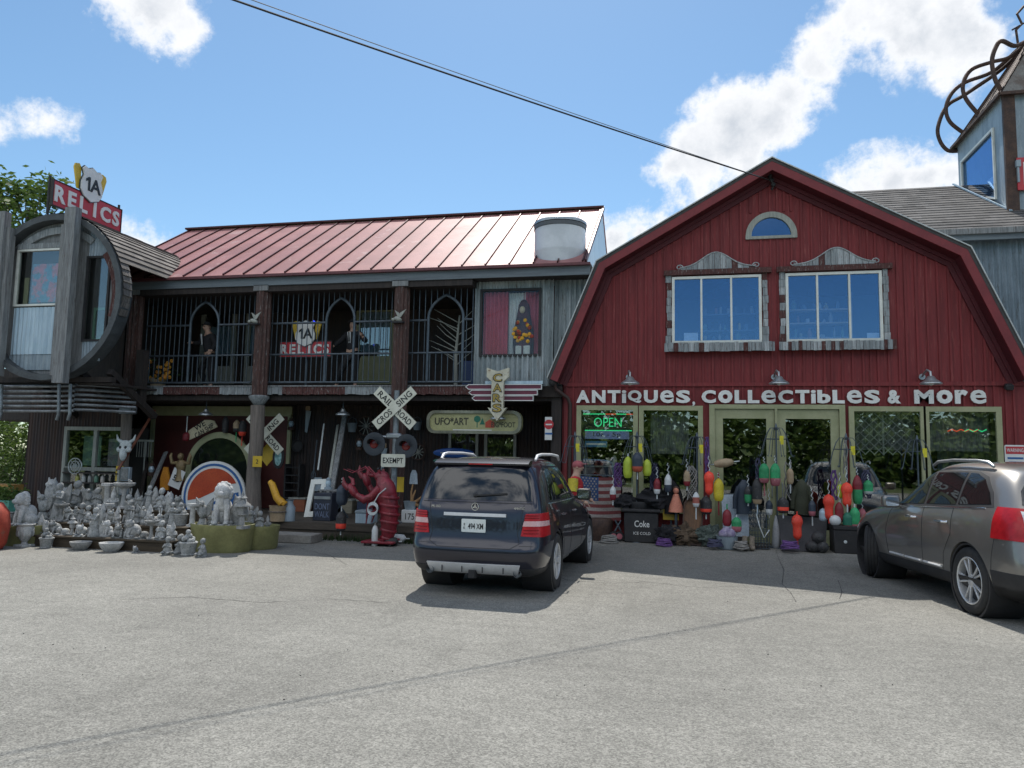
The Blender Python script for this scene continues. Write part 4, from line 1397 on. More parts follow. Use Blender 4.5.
# wood across the road behind the photographer: seen in the window panes
mb = MB()
for k in range(240):
    x, zt = rnd.uniform(-70, 65), rnd.uniform(4, 8.5)
    y = rnd.uniform(-52, -44)
    for j in range(5):
        leaves(mb, (x + rnd.uniform(-1.5, 1.5), y + rnd.uniform(-1.5, 1.5), zt * (j + .5) / 5.2), 2.0, 60, .45)
tag(mb.build('woods', m_leaf, None, smooth=False), 'far green wood across the road', 'woods', None, 'stuff')
# overhead cables to the barn peak
e = Vector((.03, -.14, 7.70))
def cable(name, label, px0, y0, r, m, ext, sag):
    a = P(px0, 0, y0)
    far = e + (a - e) * ext + Vector((0, 0, 4 * sag * (1 - 1 / ext) ))
    pts = [e + (far - e) * (i / 40) - Vector((0, 0, sag * 4 * (i / 40) * (1 - i / 40))) for i in range(41)]
    solo(MB().tube(pts, r, 6), name, label, 'cable', m)
cable('power_cable', 'dark twisted overhead cable running down to the barn peak', 234, -8.7, .013, m_black, 2.4, .22)
cable('thin_wire', 'thin pale wire just above the dark overhead cable', 252, -8.7, .006, mat('pale_wire', (.22, .23, .25), rough=.6), 2.4, .17)
# ================================================================== cars
def paint(name, c, metal=.55, rough=.32):
    return mat(name, c, tuple(x * .93 for x in c), scale=2, rough=rough, metal=metal, coat=1.0, fine=.04, fscale=120)
m_navy = paint('navy_car_paint', (.017, .017, .030), .45, .3)
m_greypaint = paint('warm_grey_car_paint', (.26, .245, .225), .6, .32)
m_carglass = mat('tinted_car_glass', (.010, .012, .013), (.013, .014, .015), rough=.02, spec=.9, fine=0)
m_lampred = mat('red_lamp_lens', (.48, .010, .016), (.36, .006, .010), scale=9, rough=.3, spec=.4, fine=.1, coat=.15)
m_lampclear = mat('clear_lamp_lens', (.70, .42, .42), (.60, .40, .40), scale=9, rough=.12, coat=.6, fine=.1)
m_lampwhite = mat('white_lamp_lens', (.72, .72, .72), (.6, .6, .6), scale=9, rough=.12, coat=.6, fine=.1)
m_chrome = mat('bright_chrome', (.80, .82, .83), (.74, .76, .78), rough=.12, metal=1, fine=.02)
m_silver = mat('satin_silver_trim', (.70, .70, .70), (.62, .62, .62), scale=4, rough=.42, metal=.25, fine=.06)
m_plastic = mat('black_bumper_plastic', (.030, .030, .032), (.022, .022, .024), scale=5, rough=.6, fine=.12)
m_tyre = mat('tyre_rubber', (.022, .022, .023), (.034, .033, .032), scale=5, rough=.85, fine=.2)
m_alloy = mat('grey_alloy', (.62, .62, .62), (.54, .54, .54), scale=5, rough=.35, metal=.35, fine=.05)
m_darkalloy = mat('dark_alloy', (.06, .06, .062), rough=.4, metal=.6, fine=.05)

def car_mesh(lv, wheels, R, archr, crown=.045):
    """closed body shell; lv: per level (low to high) a list over stations of (half width, y, z)"""
    J, K = len(lv), len(lv[0])
    fx = (-1, -.62, 0, .62, 1)
    bm = bmesh.new()
    V = {}
    def vert(i, j, k):
        key = (i, j, k)
        if key not in V:
            w, y, z = lv[j][k]
            f = fx[i]
            x = w * f
            c = 1 - f * f
            if k == 0 and 0 < j:
                y -= .045 * c
            if k == K - 1 and 0 < j:
                y += .10 * c
            if j == J - 1:
                z += crown * c
                if 0 < k:
                    pass
            V[key] = bm.verts.new((x, y, z))
        return V[key]
    for k in range(K - 1):
        for j in range(J - 1):
            bm.faces.new([vert(0, j, k), vert(0, j, k + 1), vert(0, j + 1, k + 1), vert(0, j + 1, k)][::-1])
            bm.faces.new([vert(4, j, k), vert(4, j, k + 1), vert(4, j + 1, k + 1), vert(4, j + 1, k)])
        for i in range(4):
            bm.faces.new([vert(i, J - 1, k), vert(i + 1, J - 1, k), vert(i + 1, J - 1, k + 1), vert(i, J - 1, k + 1)])
            bm.faces.new([vert(i, 0, k), vert(i + 1, 0, k), vert(i + 1, 0, k + 1), vert(i, 0, k + 1)][::-1])
    for j in range(J - 1):
        for i in range(4):
            bm.faces.new([vert(i, j, 0), vert(i + 1, j, 0), vert(i + 1, j + 1, 0), vert(i, j + 1, 0)])
            bm.faces.new([vert(i, j, K - 1), vert(i + 1, j, K - 1), vert(i + 1, j + 1, K - 1), vert(i, j + 1, K - 1)][::-1])
    bmesh.ops.recalc_face_normals(bm, faces=bm.faces)
    me = bpy.data.meshes.new('shell')
    bm.to_mesh(me)
    bm.free()
    ob = bpy.data.objects.new('shell', me)
    COL.objects.link(ob)
    ob.modifiers.new('s', 'SUBSURF').levels = 3
    smooth = bpy.data.meshes.new_from_object(ob.evaluated_get(bpy.context.evaluated_depsgraph_get()))
    # cut the wheel wells
    cut = MB()
    for (wy, s) in wheels:
        cut.cyl((s * .50, wy, R + .005), (s * 1.3, wy, R + .005), archr, None, 48)
    cm = bpy.data.meshes.new('cut')
    cm.from_pydata([tuple(v) for v in cut.v], [], cut.f)
    cm.update()
    bmc = bmesh.new()
    bmc.from_mesh(cm)
    bmesh.ops.recalc_face_normals(bmc, faces=bmc.faces)
    bmc.to_mesh(cm)
    bmc.free()
    co = bpy.data.objects.new('cut', cm)
    COL.objects.link(co)
    me2 = smooth.copy()
    me2.materials.clear()
    ob2 = bpy.data.objects.new('shell2', me2)
    COL.objects.link(ob2)
    md = ob2.modifiers.new('b', 'BOOLEAN')
    md.object, md.operation, md.solver = co, 'DIFFERENCE', 'EXACT'
    out = bpy.data.meshes.new_from_object(ob2.evaluated_get(bpy.context.evaluated_depsgraph_get()))
    for o in (ob, co, ob2):
        bpy.data.objects.remove(o)
    return smooth, out

def patch(me, planes, off, back=.012):
    """piece of the shell inside all planes ((point, outward normal)), lifted by off along its normals, with returned edges"""
    bm = bmesh.new()
    bm.from_mesh(me)
    for co, no in planes:
        bmesh.ops.bisect_plane(bm, geom=bm.verts[:] + bm.edges[:] + bm.faces[:], plane_co=co, plane_no=no, clear_outer=True)
    bm.normal_update()
    mb = MB()
    bm.verts.index_update()
    nv = [(v.co + v.normal * off) for v in bm.verts]
    mb.add(nv, [[v.index for v in f.verts] for f in bm.faces])
    for e in bm.edges:
        if e.is_boundary:
            a, b = e.verts
            mb.add([a.co + a.normal * off, b.co + b.normal * off, b.co - b.normal * back, a.co - a.normal * back], [(0, 1, 2, 3)])
    bm.free()
    return mb
def poly_planes(poly, axis):
    """convex outline -> planes; axis 'xz' (seen from the rear or front) or 'yz' (seen from the side)"""
    c = sum((Vector(p) for p in poly), Vector((0, 0))) / len(poly)
    out = []
    for i in range(len(poly)):
        a, b = Vector(poly[i]), Vector(poly[(i + 1) % len(poly)])
        n = Vector(((b - a).y, -(b - a).x))
        if n.dot(a - c) < 0:
            n = -n
        out.append((Vector((a.x, 0, a.y)), Vector((n.x, 0, n.y))) if axis == 'xz' else (Vector((0, a.x, a.y)), Vector((0, n.x, n.y))))
    return out
REAR = lambda y: [(Vector((0, y, 0)), Vector((0, 1, 0)))]
FRONT = lambda y: [(Vector((0, y, 0)), Vector((0, -1, 0)))]
SIDE = lambda s, x=.3: [(Vector((s * x, 0, 0)), Vector((-s, 0, 0)))]
def mirror(poly, s):
    return [(s * a, b) for a, b in poly]
class Proj:
    def __init__(s, me):
        s.t = BVHTree.FromPolygons([v.co for v in me.vertices], [list(p.vertices) for p in me.polygons])
    def rear(s, x, z):
        h = s.t.ray_cast(Vector((x, -2, z)), Vector((0, 1, 0)))[0]
        return h if h else Vector((x, .1, z))
    def side(s, sx, y, z):
        h = s.t.ray_cast(Vector((sx * 2, y, z)), Vector((-sx, 0, 0)))[0]
        return h if h else Vector((sx * .9, y, z))
def seam(pr, pts, view, r=.0035, sx=1, n=10):
    out = []
    for (a, b) in zip(pts[:-1], pts[1:]):
        for k in range(n):
            t = k / n
            u, v = a[0] + (b[0] - a[0]) * t, a[1] + (b[1] - a[1]) * t
            out.append(pr.rear(u, v) if view == 'rear' else pr.side(sx, u, v))
    out.append(pr.rear(*pts[-1]) if view == 'rear' else pr.side(sx, *pts[-1]))
    return out
def wheel(parent, y, s, track, R, wid, rimr, style, steer=0.0):
    """tyre with grooves and an alloy rim, the rim facing outward"""
    M = Matrix.Translation((s * track, y, R)) @ Matrix.Rotation(steer, 4, 'Z') @ Matrix.Rotation(s * PI / 2, 4, 'Y')
    h = wid / 2
    prof = [(rimr - .02, -h * .82), (rimr, -h * .9), (R - .06, -h), (R - .022, -h * .93), (R - .006, -h * .78)]
    for g in (-.5, -.17, .17, .5):
        prof += [(R, h * (g - .10)), (R - .009, h * (g - .06)), (R - .009, h * (g + .06)), (R, h * (g + .10))]
    prof += [(R - .006, h * .78), (R - .022, h * .93), (R - .06, h), (rimr, h * .9), (rimr - .02, h * .82)]
    w = MB().lathe(prof, 40, M, caps=False).build('wheel', m_tyre, parent, local=True)
    mb = MB()
    mb.lathe([(rimr - .03, -h * .8), (rimr - .005, -h * .8), (rimr + .004, h * .86), (rimr - .008, h * .93), (rimr - .02, h * .86), (rimr - .03, h * .2), (rimr - .03, -h * .8)], 40, M, caps=False)
    mb.lathe([(0, h * .5), (.07, h * .5), (.075, h * .72), (.05, h * .80), (0, h * .82)], 20, M)
    ns = 5
    for k in range(ns):
        a = 2 * PI * k / ns + .3
        for da in ((-.17, .17) if style == 'double' else (-.10, .10)):
            p0 = M @ Vector((.05 * math.cos(a + da), .05 * math.sin(a + da), h * .66))
            p1 = M @ Vector(((rimr - .015) * math.cos(a + da * 1.15), (rimr - .015) * math.sin(a + da * 1.15), h * .72))
            upv = (M.to_3x3() @ Vector((0, 0, 1)))
            mb.bar(p0, p1, .024 if style == 'double' else .045, .03, up=upv, bev=.005)
    mb.build('rim', m_alloy, w, local=True)
    MB().lathe([(0, -h * .3), (rimr - .04, -h * .3), (rimr - .04, h * .25), (0, h * .25)], 24, M).build('brake_disc', m_darkalloy, w, local=True)
    return w
def place_local(root):
    pass

# ---- the dark blue one
sub = thing('parked_suv', 'dark blue SUV parked nose-in at the shop, seen from behind', 'car', (-4.46, -6.98, 0), R_(-2.2), 'cars parked outside the shop')
sub_local = WM[sub.name]
lvA = [
    # floor, bumper low, bumper top, hatch foot, shoulder, window base, roof edge
    [(.66, .16, .27), (.76, .22, .25), (.82, .5, .25), (.84, 1.0, .25), (.84, 1.7, .25), (.84, 2.4, .25), (.84, 3.05, .25), (.84, 3.5, .25), (.82, 4.0, .25), (.76, 4.4, .25), (.60, 4.62, .28)],
    [(.76, .04, .34), (.89, .13, .33), (.925, .5, .34), (.93, 1.0, .35), (.93, 1.7, .35), (.93, 2.4, .35), (.93, 3.05, .35), (.93, 3.5, .35), (.92, 4.0, .34), (.86, 4.4, .33), (.66, 4.70, .36)],
    [(.80, .0, .60), (.925, .11, .60), (.955, .5, .60), (.955, 1.0, .62), (.95, 1.7, .60), (.95, 2.4, .60), (.955, 3.05, .60), (.96, 3.5, .62), (.955, 4.0, .60), (.90, 4.45, .58), (.70, 4.76, .58)],
    [(.79, .07, .68), (.915, .15, .68), (.965, .5, .70), (.97, 1.0, .72), (.955, 1.7, .70), (.955, 2.4, .70), (.96, 3.05, .70), (.97, 3.5, .72), (.96, 4.0, .70), (.90, 4.45, .68), (.70, 4.76, .68)],
    [(.78, .10, 1.06), (.90, .18, 1.06), (.935, .5, 1.05), (.94, 1.0, 1.04), (.935, 1.7, 1.03), (.935, 2.4, 1.02), (.93, 3.05, 1.01), (.915, 3.5, .99), (.88, 4.0, .95), (.80, 4.42, .88), (.64, 4.70, .80)],
    [(.80, .14, 1.17), (.88, .22, 1.17), (.90, .55, 1.15), (.89, 1.0, 1.14), (.885, 1.7, 1.13), (.885, 2.4, 1.12), (.88, 3.05, 1.10), (.85, 3.5, 1.06), (.79, 4.0, 1.02), (.70, 4.40, .94), (.56, 4.66, .85)],
    [(.70, .32, 1.63), (.745, .40, 1.68), (.765, .75, 1.715), (.77, 1.1, 1.735), (.765, 1.7, 1.735), (.745, 2.25, 1.69), (.72, 3.15, 1.13), (.72, 3.5, 1.10), (.68, 4.0, 1.06), (.60, 4.38, .98), (.50, 4.62, .88)],
]
WA = [(.97, 1), (.97, -1), (3.885, 1), (3.885, -1)]
smoothA, shellA = car_mesh(lvA, WA, .375, .43)
prA = Proj(smoothA)
MBm = lambda me: MB().addmesh(me)
bodyA = MBm(shellA).build('body', m_navy, sub, local=True, angle=35)
for (wy, s) in WA:
    mb = MB()
    mb.lathe([(.0, 0), (.425, 0), (.425, .42), (.40, .42), (.40, .01), (0, .01)], 32, Matrix.Translation((s * .52, wy, .375)) @ Matrix.Rotation(s * PI / 2, 4, 'Y'))
    mb.build('wheel_well', m_plastic, sub, local=True)
rw_poly = [(-.76, 1.205), (.76, 1.205), (.725, 1.42), (.685, 1.55), (.62, 1.605), (-.62, 1.605), (-.685, 1.55), (-.725, 1.42)]
patch(smoothA, poly_planes(rw_poly, 'xz') + REAR(.7), .006).build('rear_window', m_carglass, sub, local=True)
for s in (1, -1):
    tl = patch(smoothA, poly_planes(mirror([(.635, .775), (.69, 1.05), (1.0, 1.065), (1.0, .80), (.9, .765)], s), 'xz') + REAR(.42), .016).build('tail_light', m_lampred, sub, local=True)
    patch(smoothA, poly_planes(mirror([(.655, .895), (.67, .96), (1.0, .965), (1.0, .90)], s), 'xz') + REAR(.40), .019).build('lens_band', m_lampclear, tl, local=True)
    rg = MB()
    for z_ in (.81, .85, 1.0, 1.03):
        rg.tube([v + Vector((0, -.018, 0)) for v in seam(prA, [(s * .67, z_), (s * .86, z_)], 'rear')], .006, 5)
    rg.build('lens_ridge', mat('deep_red_lens', (.20, .004, .008), rough=.2), tl, local=True)
    # side glass
    patch(smoothA, poly_planes([(.50, 1.165), (3.02, 1.135), (2.40, 1.60), (2.2, 1.645), (.86, 1.655), (.68, 1.58)], 'yz') + SIDE(s), .003).build('window_surround', m_plastic, sub, local=True)
    for poly in ([(.60, 1.20), (1.06, 1.195), (1.06, 1.615), (.86, 1.615), (.76, 1.56)], [(1.12, 1.19), (1.98, 1.18), (1.98, 1.62), (1.12, 1.625)], [(2.05, 1.175), (2.88, 1.165), (2.42, 1.55), (2.28, 1.60), (2.05, 1.615)]):
        patch(smoothA, poly_planes(poly, 'yz') + SIDE(s), .007).build('side_window', m_carglass, sub, local=True)
    MB().tube(seam(prA, [(.52, 1.165), (3.0, 1.135)], 'side', sx=s), .008, 6).build('belt_moulding', m_chrome, sub, local=True)
    mb = MB()
    for pl in ([(1.09, 1.14), (1.09, .85), (1.42, .62), (1.50, .40)], [(2.02, 1.14), (2.02, .40)], [(3.02, 1.10), (3.08, .75), (3.0, .40)]):
        mb.tube(seam(prA, pl, 'side', sx=s), .004, 5)
    mb.build('door_seam', m_black, sub, local=True)
    for y in (1.28, 2.18):
        h = prA.side(s, y, .98)
        MB().tube([h + Vector((0, -.02, 0)), h + Vector((s * .045, .02, 0)), h + Vector((s * .045, .17, 0)), h + Vector((0, .21, 0))], .012, 8).build('door_handle', m_navy, sub, local=True)
    q = prA.side(s, 2.78, 1.16)
    mr = MB().box((q.x + s * .17, 2.76, 1.20), (.23, .13, .18), None, .045, 3).bar((q.x - s * .03, 2.80, 1.14), (q.x + s * .10, 2.78, 1.16), .06, .05).build('wing_mirror', m_plastic, sub, local=True)
    MB().prism([(a + q.x + s * .17, b + 1.20) for a, b in rrect(.18, .125, .035)], (0, 2.697, 0), depth=.006).build('mirror_glass', m_chrome, mr, local=True)
    MB().tube([(s * .69, .60, 1.725), (s * .695, .70, 1.785), (s * .71, .9, 1.805), (s * .71, 1.6, 1.81), (s * .70, 2.1, 1.79), (s * .68, 2.28, 1.73)], [.018, .024, .02, .02, .022, .016], 8).build('roof_rail', m_silver, sub, local=True)
    wheel(sub, .97, s, .825, .375, .26, .245, 'five')
    wheel(sub, 3.885, s, .825, .375, .26, .245, 'five')
    MB().tube([(s * .60, .16, .315), (s * .60, .02, .315)], .05, 14, cap=False).tube([(s * .60, .10, .315), (s * .60, .09, .315)], .048, 14).build('exhaust', m_pipe, sub, local=True)
    pr_ = patch(smoothA, poly_planes(mirror([(.70, .43), (.70, .455), (.86, .455), (.86, .43)], s), 'xz') + REAR(.4), .006)
ws = [(-.78, 1.16), (.78, 1.16), (.62, 1.62), (-.62, 1.62)]
patch(smoothA, poly_planes(ws, 'xz') + FRONT(2.3), .004).build('windscreen', m_carglass, sub, local=True)
patch(smoothA, [(Vector((0, 0, .375)), Vector((0, 0, 1))), (Vector((0, .9, 0)), Vector((0, 1, 0)))], .006).build('bumper_skirt', m_plastic, sub, local=True)
sk = patch(smoothA, poly_planes([(-.60, .30), (.60, .30), (.64, .42), (-.64, .42)], 'xz') + REAR(.4), .022)
sk.build('skid_plate', m_silver, sub, local=True)
mb = MB()
for x in (-.42, -.14, .14, .42):
    q = prA.rear(x, .37)
    mb.box((x, q.y - .026, .36), (.012, .01, .105))
mb.build('skid_groove', m_plastic, sub, local=True)
mb = MB()
mb.tube(seam(prA, [(-.66, 1.16), (-.64, 1.06), (-.59, .80), (-.62, .68), (-.50, .615), (.50, .615), (.62, .68), (.59, .80), (.64, 1.06), (.66, 1.16)], 'rear'), .004, 5)
mb.tube(seam(prA, [(-.76, 1.175), (.76, 1.175)], 'rear', n=24), .005, 5)
mb.tube(seam(prA, [(-.80, .655), (-.62, .655)], 'rear'), .003, 5).tube(seam(prA, [(.80, .655), (.62, .655)], 'rear'), .003, 5)
mb.build('hatch_seam', m_black, sub, local=True)
bz = MB()
bz.add([(x, y, z) for (y, z) in ((.27, 1.675), (.28, 1.65), (.46, 1.62), (.52, 1.735), (.38, 1.715)) for x in (-.67, -.33, 0, .33, .67)],
       [(j * 5 + i, j * 5 + i + 1, ((j + 1) % 5) * 5 + i + 1, ((j + 1) % 5) * 5 + i) for j in range(5) for i in range(4)] + [tuple(j * 5 for j in range(5)), tuple(j * 5 + 4 for j in range(4, -1, -1))])
sp = bz.build('roof_spoiler', mat('gloss_black_spoiler', (.012, .013, .02), rough=.25, fine=0), sub, local=True)
MB().box((0, .272, 1.664), (.34, .012, .014)).build('brake_lamp', m_lampred, sp, local=True)
st = patch(smoothA, poly_planes([(-.43, 1.0), (.43, 1.0), (.43, 1.04), (-.43, 1.04)], 'xz') + REAR(.5), .026)
st.build('chrome_strip', m_silver, sub, local=True)
q = prA.rear(0, .885)
pl = MB().prism(rrect(.335, .165, .012), (-.005, q.y - .008, .885), depth=.008).build('licence_plate', mat('plate_white', (.70, .74, .72), (.62, .68, .68), scale=6, rough=.4, fine=.1), sub, local=True)
MB().text('494 XM', (.025, q.y - .0165, .878), h=.072, w=.21, depth=.002, bold=.02).text('8\nK', (-.13, q.y - .0165, .878), h=.03, depth=.002).build('plate_lettering', m_signblack, pl, local=True)
mb = MB()
q = prA.rear(0, 1.125)
c = Vector((0, q.y - .014, 1.122))
mb.tube([c + Vector((.047 * math.cos(2 * PI * k / 24), 0, .047 * math.sin(2 * PI * k / 24))) for k in range(24)], .007, 6, closed=True)
for k in range(3):
    a = PI / 2 + 2 * PI * k / 3
    mb.prism([(.013 * math.cos(a + PI / 2), .013 * math.sin(a + PI / 2)), (.013 * math.cos(a - PI / 2), .013 * math.sin(a - PI / 2)), (.044 * math.cos(a), .044 * math.sin(a))], c, depth=.008)
mb.build('round_emblem', m_chrome, sub, local=True)
for (t, x) in (('ML 350', -.56), ('4MATIC', .60)):
    q = prA.rear(x, 1.115)
    MB().text(t, (x, q.y - .006, 1.115), h=.030, depth=.006, bold=.01).build('badge_lettering', m_chrome, sub, local=True)
q0, q1 = prA.rear(-.02, 1.262), prA.rear(.42, 1.295)
MB().lathe([(0, 0), (.032, .0), (.028, .03), (0, .04)], 12, ax=(q0, (0, -1, .5))).bar(q0 + Vector((.0, -.03, .0)), q1 + Vector((0, -.018, 0)), .018, .02).build('rear_wiper', m_plastic, sub, local=True)
mb = MB().box((0, .10, .285), (.10, .2, .10)).box((0, .0, .285), (.085, .05, .085))
mb.build('tow_hitch', m_black, sub, local=True)
MB().box((0, 2.3, .24), (1.3, 3.6, .06)).box((0, .97, .36), (1.3, .09, .09)).box((0, 3.885, .36), (1.3, .09, .09)).build('underbody', m_black, sub, local=True)

# ---- the grey one
ed = thing('parked_suv', 'grey-brown SUV parked at the edge of the lot, its left side and tail showing', 'car', (2.60, -7.03, 0), R_(8.8), 'cars parked outside the shop')
ed.scale = (1.05, 1.05, 1.06)
sub.scale = (.96, .99, 1)
lvB = [
    [(.66, .16, .27), (.76, .22, .25), (.82, .5, .24), (.84, 1.0, .24), (.84, 1.7, .24), (.84, 2.4, .24), (.84, 3.0, .24), (.84, 3.4, .24), (.82, 3.95, .24), (.76, 4.3, .25), (.60, 4.50, .28)],
    [(.76, .05, .36), (.89, .14, .35), (.93, .5, .34), (.935, 1.0, .34), (.93, 1.7, .33), (.93, 2.4, .33), (.935, 3.0, .33), (.94, 3.4, .33), (.93, 3.95, .33), (.87, 4.3, .34), (.68, 4.60, .36)],
    [(.80, .0, .62), (.925, .10, .62), (.962, .5, .62), (.965, 1.0, .62), (.945, 1.7, .58), (.945, 2.4, .58), (.955, 3.0, .58), (.965, 3.4, .60), (.955, 3.95, .60), (.90, 4.35, .58), (.70, 4.66, .58)],
    [(.79, .05, .74), (.92, .12, .74), (.968, .5, .76), (.972, 1.0, .78), (.95, 1.7, .74), (.95, 2.4, .72), (.955, 3.0, .72), (.968, 3.4, .74), (.955, 3.95, .72), (.89, 4.35, .70), (.70, 4.66, .70)],
    [(.76, .10, 1.10), (.89, .16, 1.09), (.942, .5, 1.08), (.948, 1.0, 1.07), (.94, 1.7, 1.04), (.94, 2.4, 1.02), (.938, 3.0, 1.00), (.925, 3.4, .97), (.89, 3.95, .93), (.80, 4.32, .86), (.64, 4.60, .80)],
    [(.72, .16, 1.22), (.83, .24, 1.21), (.89, .58, 1.19), (.90, 1.0, 1.17), (.895, 1.7, 1.13), (.895, 2.4, 1.10), (.885, 3.0, 1.07), (.85, 3.4, 1.04), (.79, 3.95, .99), (.70, 4.28, .92), (.56, 4.56, .84)],
    [(.60, .46, 1.56), (.68, .56, 1.61), (.715, .85, 1.655), (.73, 1.2, 1.68), (.73, 1.75, 1.685), (.71, 2.25, 1.64), (.73, 3.1, 1.10), (.72, 3.4, 1.07), (.68, 3.95, 1.02), (.60, 4.26, .95), (.50, 4.52, .86)],
]
WB = [(.945, 1), (.945, -1), (3.77, 1), (3.77, -1)]
smoothB, shellB = car_mesh(lvB, WB, .375, .425)
prB = Proj(smoothB)
MBm(shellB).build('body', m_greypaint, ed, local=True, angle=35)
for (wy, s) in WB:
    mb = MB()
    mb.lathe([(.0, 0), (.42, 0), (.42, .42), (.395, .42), (.395, .01), (0, .01)], 32, Matrix.Translation((s * .52, wy, .375)) @ Matrix.Rotation(s * PI / 2, 4, 'Y'))
    mb.build('wheel_well', m_plastic, ed, local=True)
patch(smoothB, poly_planes([(-.74, 1.26), (.74, 1.26), (.68, 1.40), (.58, 1.505), (.48, 1.53), (-.48, 1.53), (-.58, 1.505), (-.68, 1.40)], 'xz') + REAR(.75), .006).build('rear_window', m_carglass, ed, local=True)
for s in (1, -1):
    tl = patch(smoothB, poly_planes(mirror([(.56, .92), (.60, 1.21), (.86, 1.225), (1.02, 1.20), (1.02, .90), (.8, .89)], s), 'xz') + REAR(.46), .014).build('tail_light', m_lampred, ed, local=True)
    patch(smoothB, poly_planes(mirror([(.60, .96), (.64, 1.17), (.78, 1.19), (.80, .95)], s), 'xz') + REAR(.40), .018).build('lens_band', m_lampwhite, tl, local=True)
    patch(smoothB, poly_planes([(.52, 1.215), (2.98, 1.09), (2.42, 1.54), (2.22, 1.585), (1.06, 1.60), (.83, 1.54), (.63, 1.38)], 'yz') + SIDE(s), .003).build('window_surround', m_plastic, ed, local=True)
    for poly in ([(.58, 1.245), (1.22, 1.21), (1.20, 1.575), (1.05, 1.57), (.86, 1.51), (.68, 1.37)], [(1.28, 1.205), (2.0, 1.175), (2.0, 1.57), (1.26, 1.577)], [(2.07, 1.17), (2.86, 1.125), (2.42, 1.50), (2.25, 1.55), (2.07, 1.565)]):
        patch(smoothB, poly_planes(poly, 'yz') + SIDE(s), .007).build('side_window', m_carglass, ed, local=True)
    MB().tube(seam(prB, [(.66, 1.20), (2.98, 1.085)], 'side', sx=s), .009, 6).build('belt_moulding', m_chrome, ed, local=True)
    mb = MB()
    for pl_ in ([(1.30, 1.17), (1.30, .86), (1.48, .62), (1.52, .42)], [(2.03, 1.14), (2.03, .42)], [(2.98, 1.06), (3.08, .75), (3.02, .42)], [(.30, 1.2), (.42, .88), (.46, .70), (.50, .50)]):
        mb.tube(seam(prB, pl_, 'side', sx=s), .004, 5)
    mb.build('door_seam', m_black, ed, local=True)
    for y in (1.40, 2.20):
        h = prB.side(s, y, .99)
        MB().tube([h + Vector((0, -.02, 0)), h + Vector((s * .045, .02, 0)), h + Vector((s * .045, .18, 0)), h + Vector((0, .22, 0))], .015, 8).build('door_handle', m_chrome, ed, local=True)
    h0 = 0
    mb = MB()
    for (a, b) in ((1.55, 2.0), (2.06, 2.5), (2.56, 2.96)):
        mb.tube([v + Vector((s * .012, 0, 0)) for v in seam(prB, [(a, .45), (b, .45)], 'side', sx=s)], .015, 6)
    mb.build('sill_moulding', m_silver, ed, local=True)
    patch(smoothB, [(Vector((0, 0, .41)), Vector((0, 0, 1))), (Vector((0, .0, 0)), Vector((0, -1, 0)))] + SIDE(s, .5), .006).build('sill_cladding', m_plastic, ed, local=True)
    q = prB.side(s, 2.72, 1.13)
    mr = MB().box((q.x + s * .17, 2.72, 1.16), (.23, .13, .17), None, .045, 3).bar((q.x - s * .03, 2.76, 1.10), (q.x + s * .10, 2.74, 1.12), .06, .05).build('wing_mirror', m_greypaint, ed, local=True)
    MB().prism([(a + q.x + s * .17, b + 1.16) for a, b in rrect(.18, .12, .035)], (0, 2.657, 0), depth=.006).build('mirror_glass', m_chrome, mr, local=True)
    MB().tube([(s * .66, .86, 1.655), (s * .665, .95, 1.70), (s * .68, 1.15, 1.722), (s * .68, 1.7, 1.727), (s * .67, 2.1, 1.705), (s * .65, 2.26, 1.66)], [.018, .022, .018, .018, .02, .016], 8).build('roof_rail', m_alum, ed, local=True)
    wheel(ed, .945, s, .83, .375, .25, .265, 'double')
    wheel(ed, 3.77, s, .83, .375, .25, .265, 'double', R_(-26))
patch(smoothB, poly_planes([(-.80, 1.14), (.80, 1.14), (.62, 1.58), (-.62, 1.58)], 'xz') + FRONT(2.3), .004).build('windscreen', m_carglass, ed, local=True)
patch(smoothB, [(Vector((0, 0, .56)), Vector((0, 0, 1))), (Vector((0, .50, 0)), Vector((0, 1, 0)))], .006).build('bumper_skirt', m_plastic, ed, local=True)
mb = MB()
mb.tube(seam(prB, [(-.60, 1.2), (-.54, .90), (-.60, .70), (-.50, .66), (.50, .66), (.60, .70), (.54, .90), (.60, 1.2)], 'rear'), .004, 5)
mb.build('hatch_seam', m_black, ed, local=True)
q = prB.rear(0, .82)
pl = MB().prism(rrect(.33, .16, .012), (0, q.y - .01, .82), depth=.008).build('licence_plate', MATS['plate_white'], ed, local=True)
patch(smoothB, poly_planes([(-.5, 1.0), (.5, 1.0), (.5, 1.05), (-.5, 1.05)], 'xz') + REAR(.5), .02).build('chrome_strip', m_chrome, ed, local=True)
MB().box((0, 2.3, .23), (1.3, 3.6, .06)).box((0, .945, .36), (1.3, .09, .09)).box((0, 3.77, .36), (1.3, .09, .09)).build('underbody', m_black, ed, local=True)
